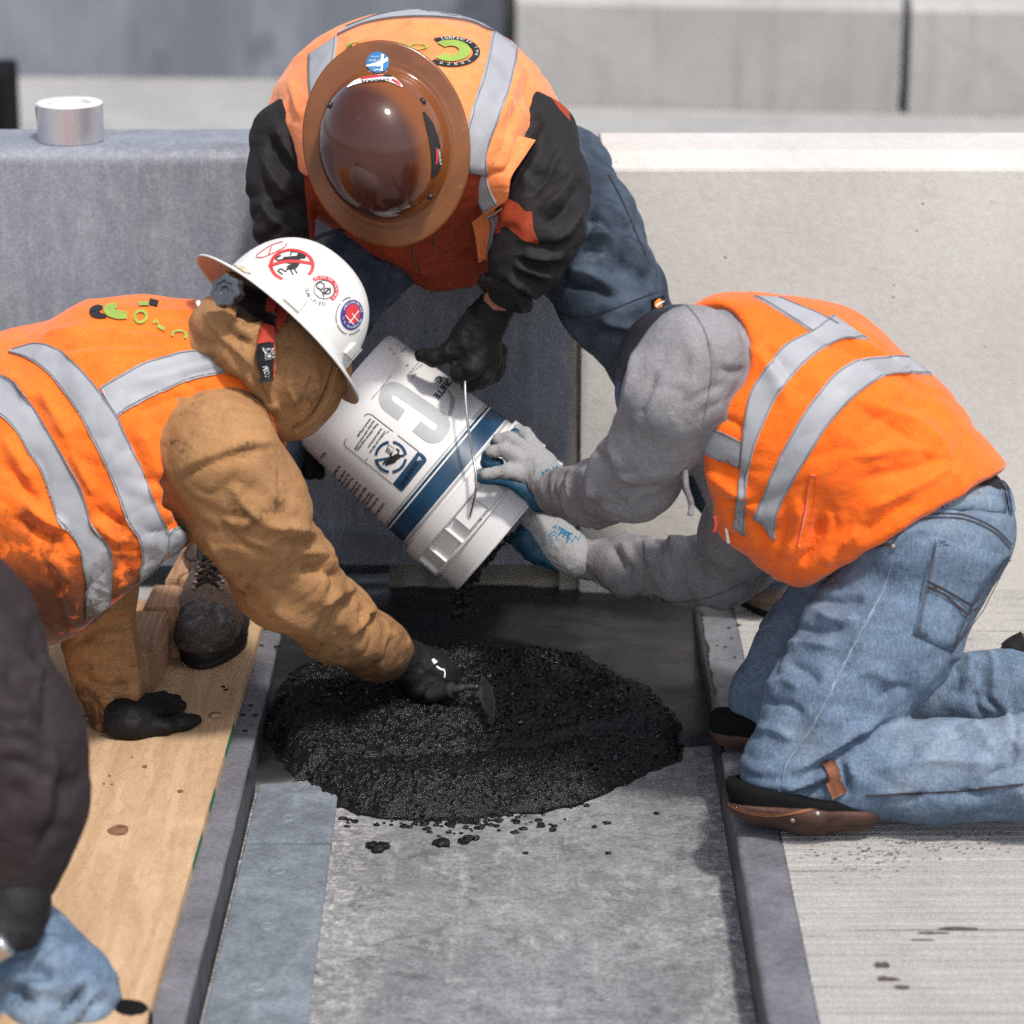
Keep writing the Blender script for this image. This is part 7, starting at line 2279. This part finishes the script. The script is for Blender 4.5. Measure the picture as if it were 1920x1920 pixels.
# ------------------------------------------------------------------ work boots
def build_boot(parent, px, py, zf, yaw, L=0.31, W=0.112, tilt=0, shaft=0.16, toe_mat='scuffed_toe'):
    """px,py: image point under the toe tip; yaw: heading of the toe in degrees (0 = +X, -90 = to the camera)"""
    toe = G(px, py, zf)
    d = np.array([math.cos(math.radians(yaw)), math.sin(math.radians(yaw)), 0])
    s_ = np.array([-d[1], d[0], 0])
    U = np.array([0, 0, 1.0])
    def q(a, b, c): return toe - d * (L - a * L) + s_ * b * W + U * c        # a: 0 heel .. 1 toe
    fld = Field.around([q(0, 0, 0), q(1, 0, 0), q(0.2, 0, shaft + 0.06)], [0.10, 0.10, 0.10], 0.0042)
    fld.chain([q(0.13, 0, 0.055), q(0.45, 0.0, 0.06), q(0.68, 0, 0.055), q(0.85, 0, 0.046)], [0.041, 0.044, 0.052, 0.050], 0.02, (1, 1, 0.9))
    fld.chain([q(0.20, 0, 0.06), q(0.20, 0, 0.11), q(0.18, 0, shaft)], [0.046, 0.047, 0.053], 0.03)
    fld.chain([q(0.30, 0, 0.13), q(0.52, 0, 0.085), q(0.66, 0, 0.065)], [0.034, 0.036, 0.040], 0.03)
    fld.cut(q(0, 0, shaft + 0.02), U, 0.01)
    fld.cut(q(0, 0, 0.026), -U, 0.004)
    v, F = fld.mesh(1)
    loc = (v - q(0, 0, 0)) @ d / L
    v = wrinkle(v, F, (), [(1.4, 0.035, (1, 1, 1), 90), (0.8, 0.014, (1, 1, 1), 91)])
    c = v[F].mean(1)
    lf = (c - q(0, 0, 0)) @ d / L
    o = mesh_obj('boot', v, F, None, parent, mats=['worn_leather', toe_mat], midx=(lf > 0.80).astype(int))
    S_ = Surf(v, F)
    def sole(z0, z1, gr, mat, nm, a_lo=0.0):
        pts = []
        for k in range(40):
            an = 2 * math.pi * k / 40
            a = 0.5 + 0.5 * math.cos(an)
            wd = 0.44 + 0.10 * math.sin(a * 3.0 + 0.2) - 0.10 * math.exp(-((a - 0.4) / 0.16) ** 2)
            pts.append(q(0.02 + 0.97 * a, math.sin(an) * wd * 1.0, 0)[:2] + np.array([math.cos(an) * d[0] - math.sin(an) * d[1], math.cos(an) * d[1] + math.sin(an) * d[0]]) * gr)
        vv, ff = extrude_poly([tuple(p) for p in pts], z0, z1, 0.003)
        mesh_obj(nm, vv, ff, mat, o)
    sole(zf + 0.014, zf + 0.031, 0.004, 'boot_midsole' if toe_mat != 'scuffed_toe' else 'boot_rubber', 'midsole')
    sole(zf + 0.0005, zf + 0.014, 0.002, 'boot_rubber', 'outsole')
    # laces over the tongue
    gg_ = Geo()
    def top_pt(a, b):
        start = q(a, b, 0.35)
        loc_, n_, i_, di = S_.t.ray_cast(Vector(start), Vector((0, 0, -1)))
        return np.array(loc_) + np.array([0, 0, 0.003]) if loc_ is not None else q(a, b, 0.1)
    prev = None
    for i in range(6):
        a = 0.70 - 0.055 * i
        w = 0.17 + 0.02 * (i % 2)
        A, B, C_ = top_pt(a, -w), top_pt(a - 0.03, 0) + U * 0.003, top_pt(a - 0.06, w)
        A2, B2, C2 = top_pt(a, w), top_pt(a - 0.03, 0) + U * 0.006, top_pt(a - 0.06, -w)
        for tri in ((A, B, C_), (A2, B2, C2)):
            gg_.add(*tube(catmull(tri, 5), 0.0026, 6))
    k0 = top_pt(0.40, 0) + U * 0.006
    for sg in (-1, 1):
        lp = [k0, k0 + s_ * sg * 0.03 + d * 0.02 + U * 0.006, k0 + s_ * sg * 0.042 + d * 0.05 - U * 0.012, k0 + s_ * sg * 0.02 + d * 0.055 - U * 0.016, k0 + d * 0.005]
        gg_.add(*tube(catmull(lp, 6), 0.0024, 6))
        gg_.add(*tube(catmull([k0, k0 + s_ * sg * 0.02 + d * 0.03 + U * 0.002, k0 + s_ * sg * 0.012 + d * 0.075 - U * 0.022], 6), 0.0024, 6))
    gg_.obj('lace', 'boot_lace', o)
    ge = Geo()
    for i in range(6):
        for sg in (-1, 1):
            a = 0.70 - 0.055 * i
            p_ = top_pt(a, sg * 0.20)
            ge.add(*tube([p_ - U * 0.002, p_ + U * 0.0015], 0.0042, 10))
    ge.obj('eyelet', 'rivet_metal', o)
    return o, S_
build_boot(pb, 376, 1257, zp1, -94, L=0.30, shaft=0.17)
build_boot(pb, 1462, 1163, ZD, -84, L=0.29, shaft=0.15, toe_mat='worn_leather')
# toe of the kneeling man's far boot
v, F = sculpt([([(1925, 1300, 4.62, 44), (1925, 1245, 4.66, 52), (1990, 1210, 4.68, 40)], one, 0.02)], 0.006, 0.02)
mesh_obj('boot', v, F, 'tan_duck', pr)
px_tube('sock', [(1893, 1225, 4.64), (1905, 1215, 4.64), (1925, 1205, 4.64)], 0.02, 'black_web', pr)

# ------------------------------------------------------------------ the man at the left edge, nearest
pf = thing('person', 'blurred person in a dark maroon jacket and pale jeans, cut off by the left edge', 'person', P(0, 1900, 3.65), 'road workers round the trench')
F_arm = ([(-190, 1060, 3.85, 150), (-60, 1180, 3.80, 118), (22, 1400, 3.72, 124), (28, 1520, 3.70, 116), (10, 1630, 3.68, 80), (-10, 1700, 3.66, 52)], one, 0.05)
F_leg = ([(-160, 1790, 3.80, 150), (20, 1810, 3.72, 118), (120, 1862, 3.66, 96)], one, 0.04)
F_shin = ([(120, 1875, 3.66, 88), (40, 1960, 3.74, 90), (-140, 1990, 3.9, 90)], one, 0.03)
F_torso = ([(-420, 1500, 3.95, 250), (-330, 1150, 3.95, 240), (-280, 1000, 3.95, 180)], one, 0.04)
body(pf, [F_arm, F_leg, F_shin, F_torso])
cloth_part('jacket', 'maroon_jacket', pf, [F_arm, F_torso], 0.008, folds=[('B',60,1450,160,.1,1,70,12,191), ('B',30,1250,150,.4,.9,80,10,192), (9, 14, [(100, 1230), (60, 1300), (40, 1380)]), (-9, 12, [(70, 1180), (90, 1290), (80, 1400)]), (8, 14, [(110, 1400), (90, 1480), (70, 1560)]), (-8, 14, [(130, 1440), (110, 1530), (60, 1620)])], noise=[(3.0, 0.10, (1, 1, 1.5), 94), (1.2, 0.04, (1, 1, 1), 95)])
cloth_part('jeans', 'pale_denim', pf, [F_leg, F_shin], 0.008, folds=[('B',60,1850,150,.15,1,40,26,193), ('B',170,1870,90,.5,.8,34,20,194), (9, 14, [(0, 1830), (100, 1850), (200, 1830)]), (-9, 12, [(0, 1860), (90, 1885), (190, 1860)]), (8, 12, [(0, 1780), (100, 1790), (160, 1790)])], noise=[(3.0, 0.08, (1, 1, 1), 96)])
cloth_part('glove', 'black_glove', pf, [([(5, 1650, 3.67, 74), (30, 1700, 3.64, 62), (40, 1745, 3.62, 40)], one, 0.02), ([(-20, 1690, 3.64, 40), (0, 1750, 3.60, 26), (20, 1775, 3.59, 20)], one, 0.01)], 0.005, noise=[(1.5, 0.04, (1, 1, 1), 97)])
v_, f_ = tube(catmull([P(-40, 1800, 3.56), P(-8, 1780, 3.56), P(14, 1768, 3.56)], 5), 0.017, 14)
mesh_obj('wrist_clasp', v_, f_, 'steel_wire', pf)
cloth_part('kneepad', None, pf, [([(215, 1898, 3.66, 26), (250, 1912, 3.64, 30), (200, 1945, 3.68, 46)], one, 0.02)], 0.005, mats=['pad_felt', 'print_cream'], pick=lambda px, py, c: ((np.hypot(px - 262, py - 1915) < 14)).astype(int))
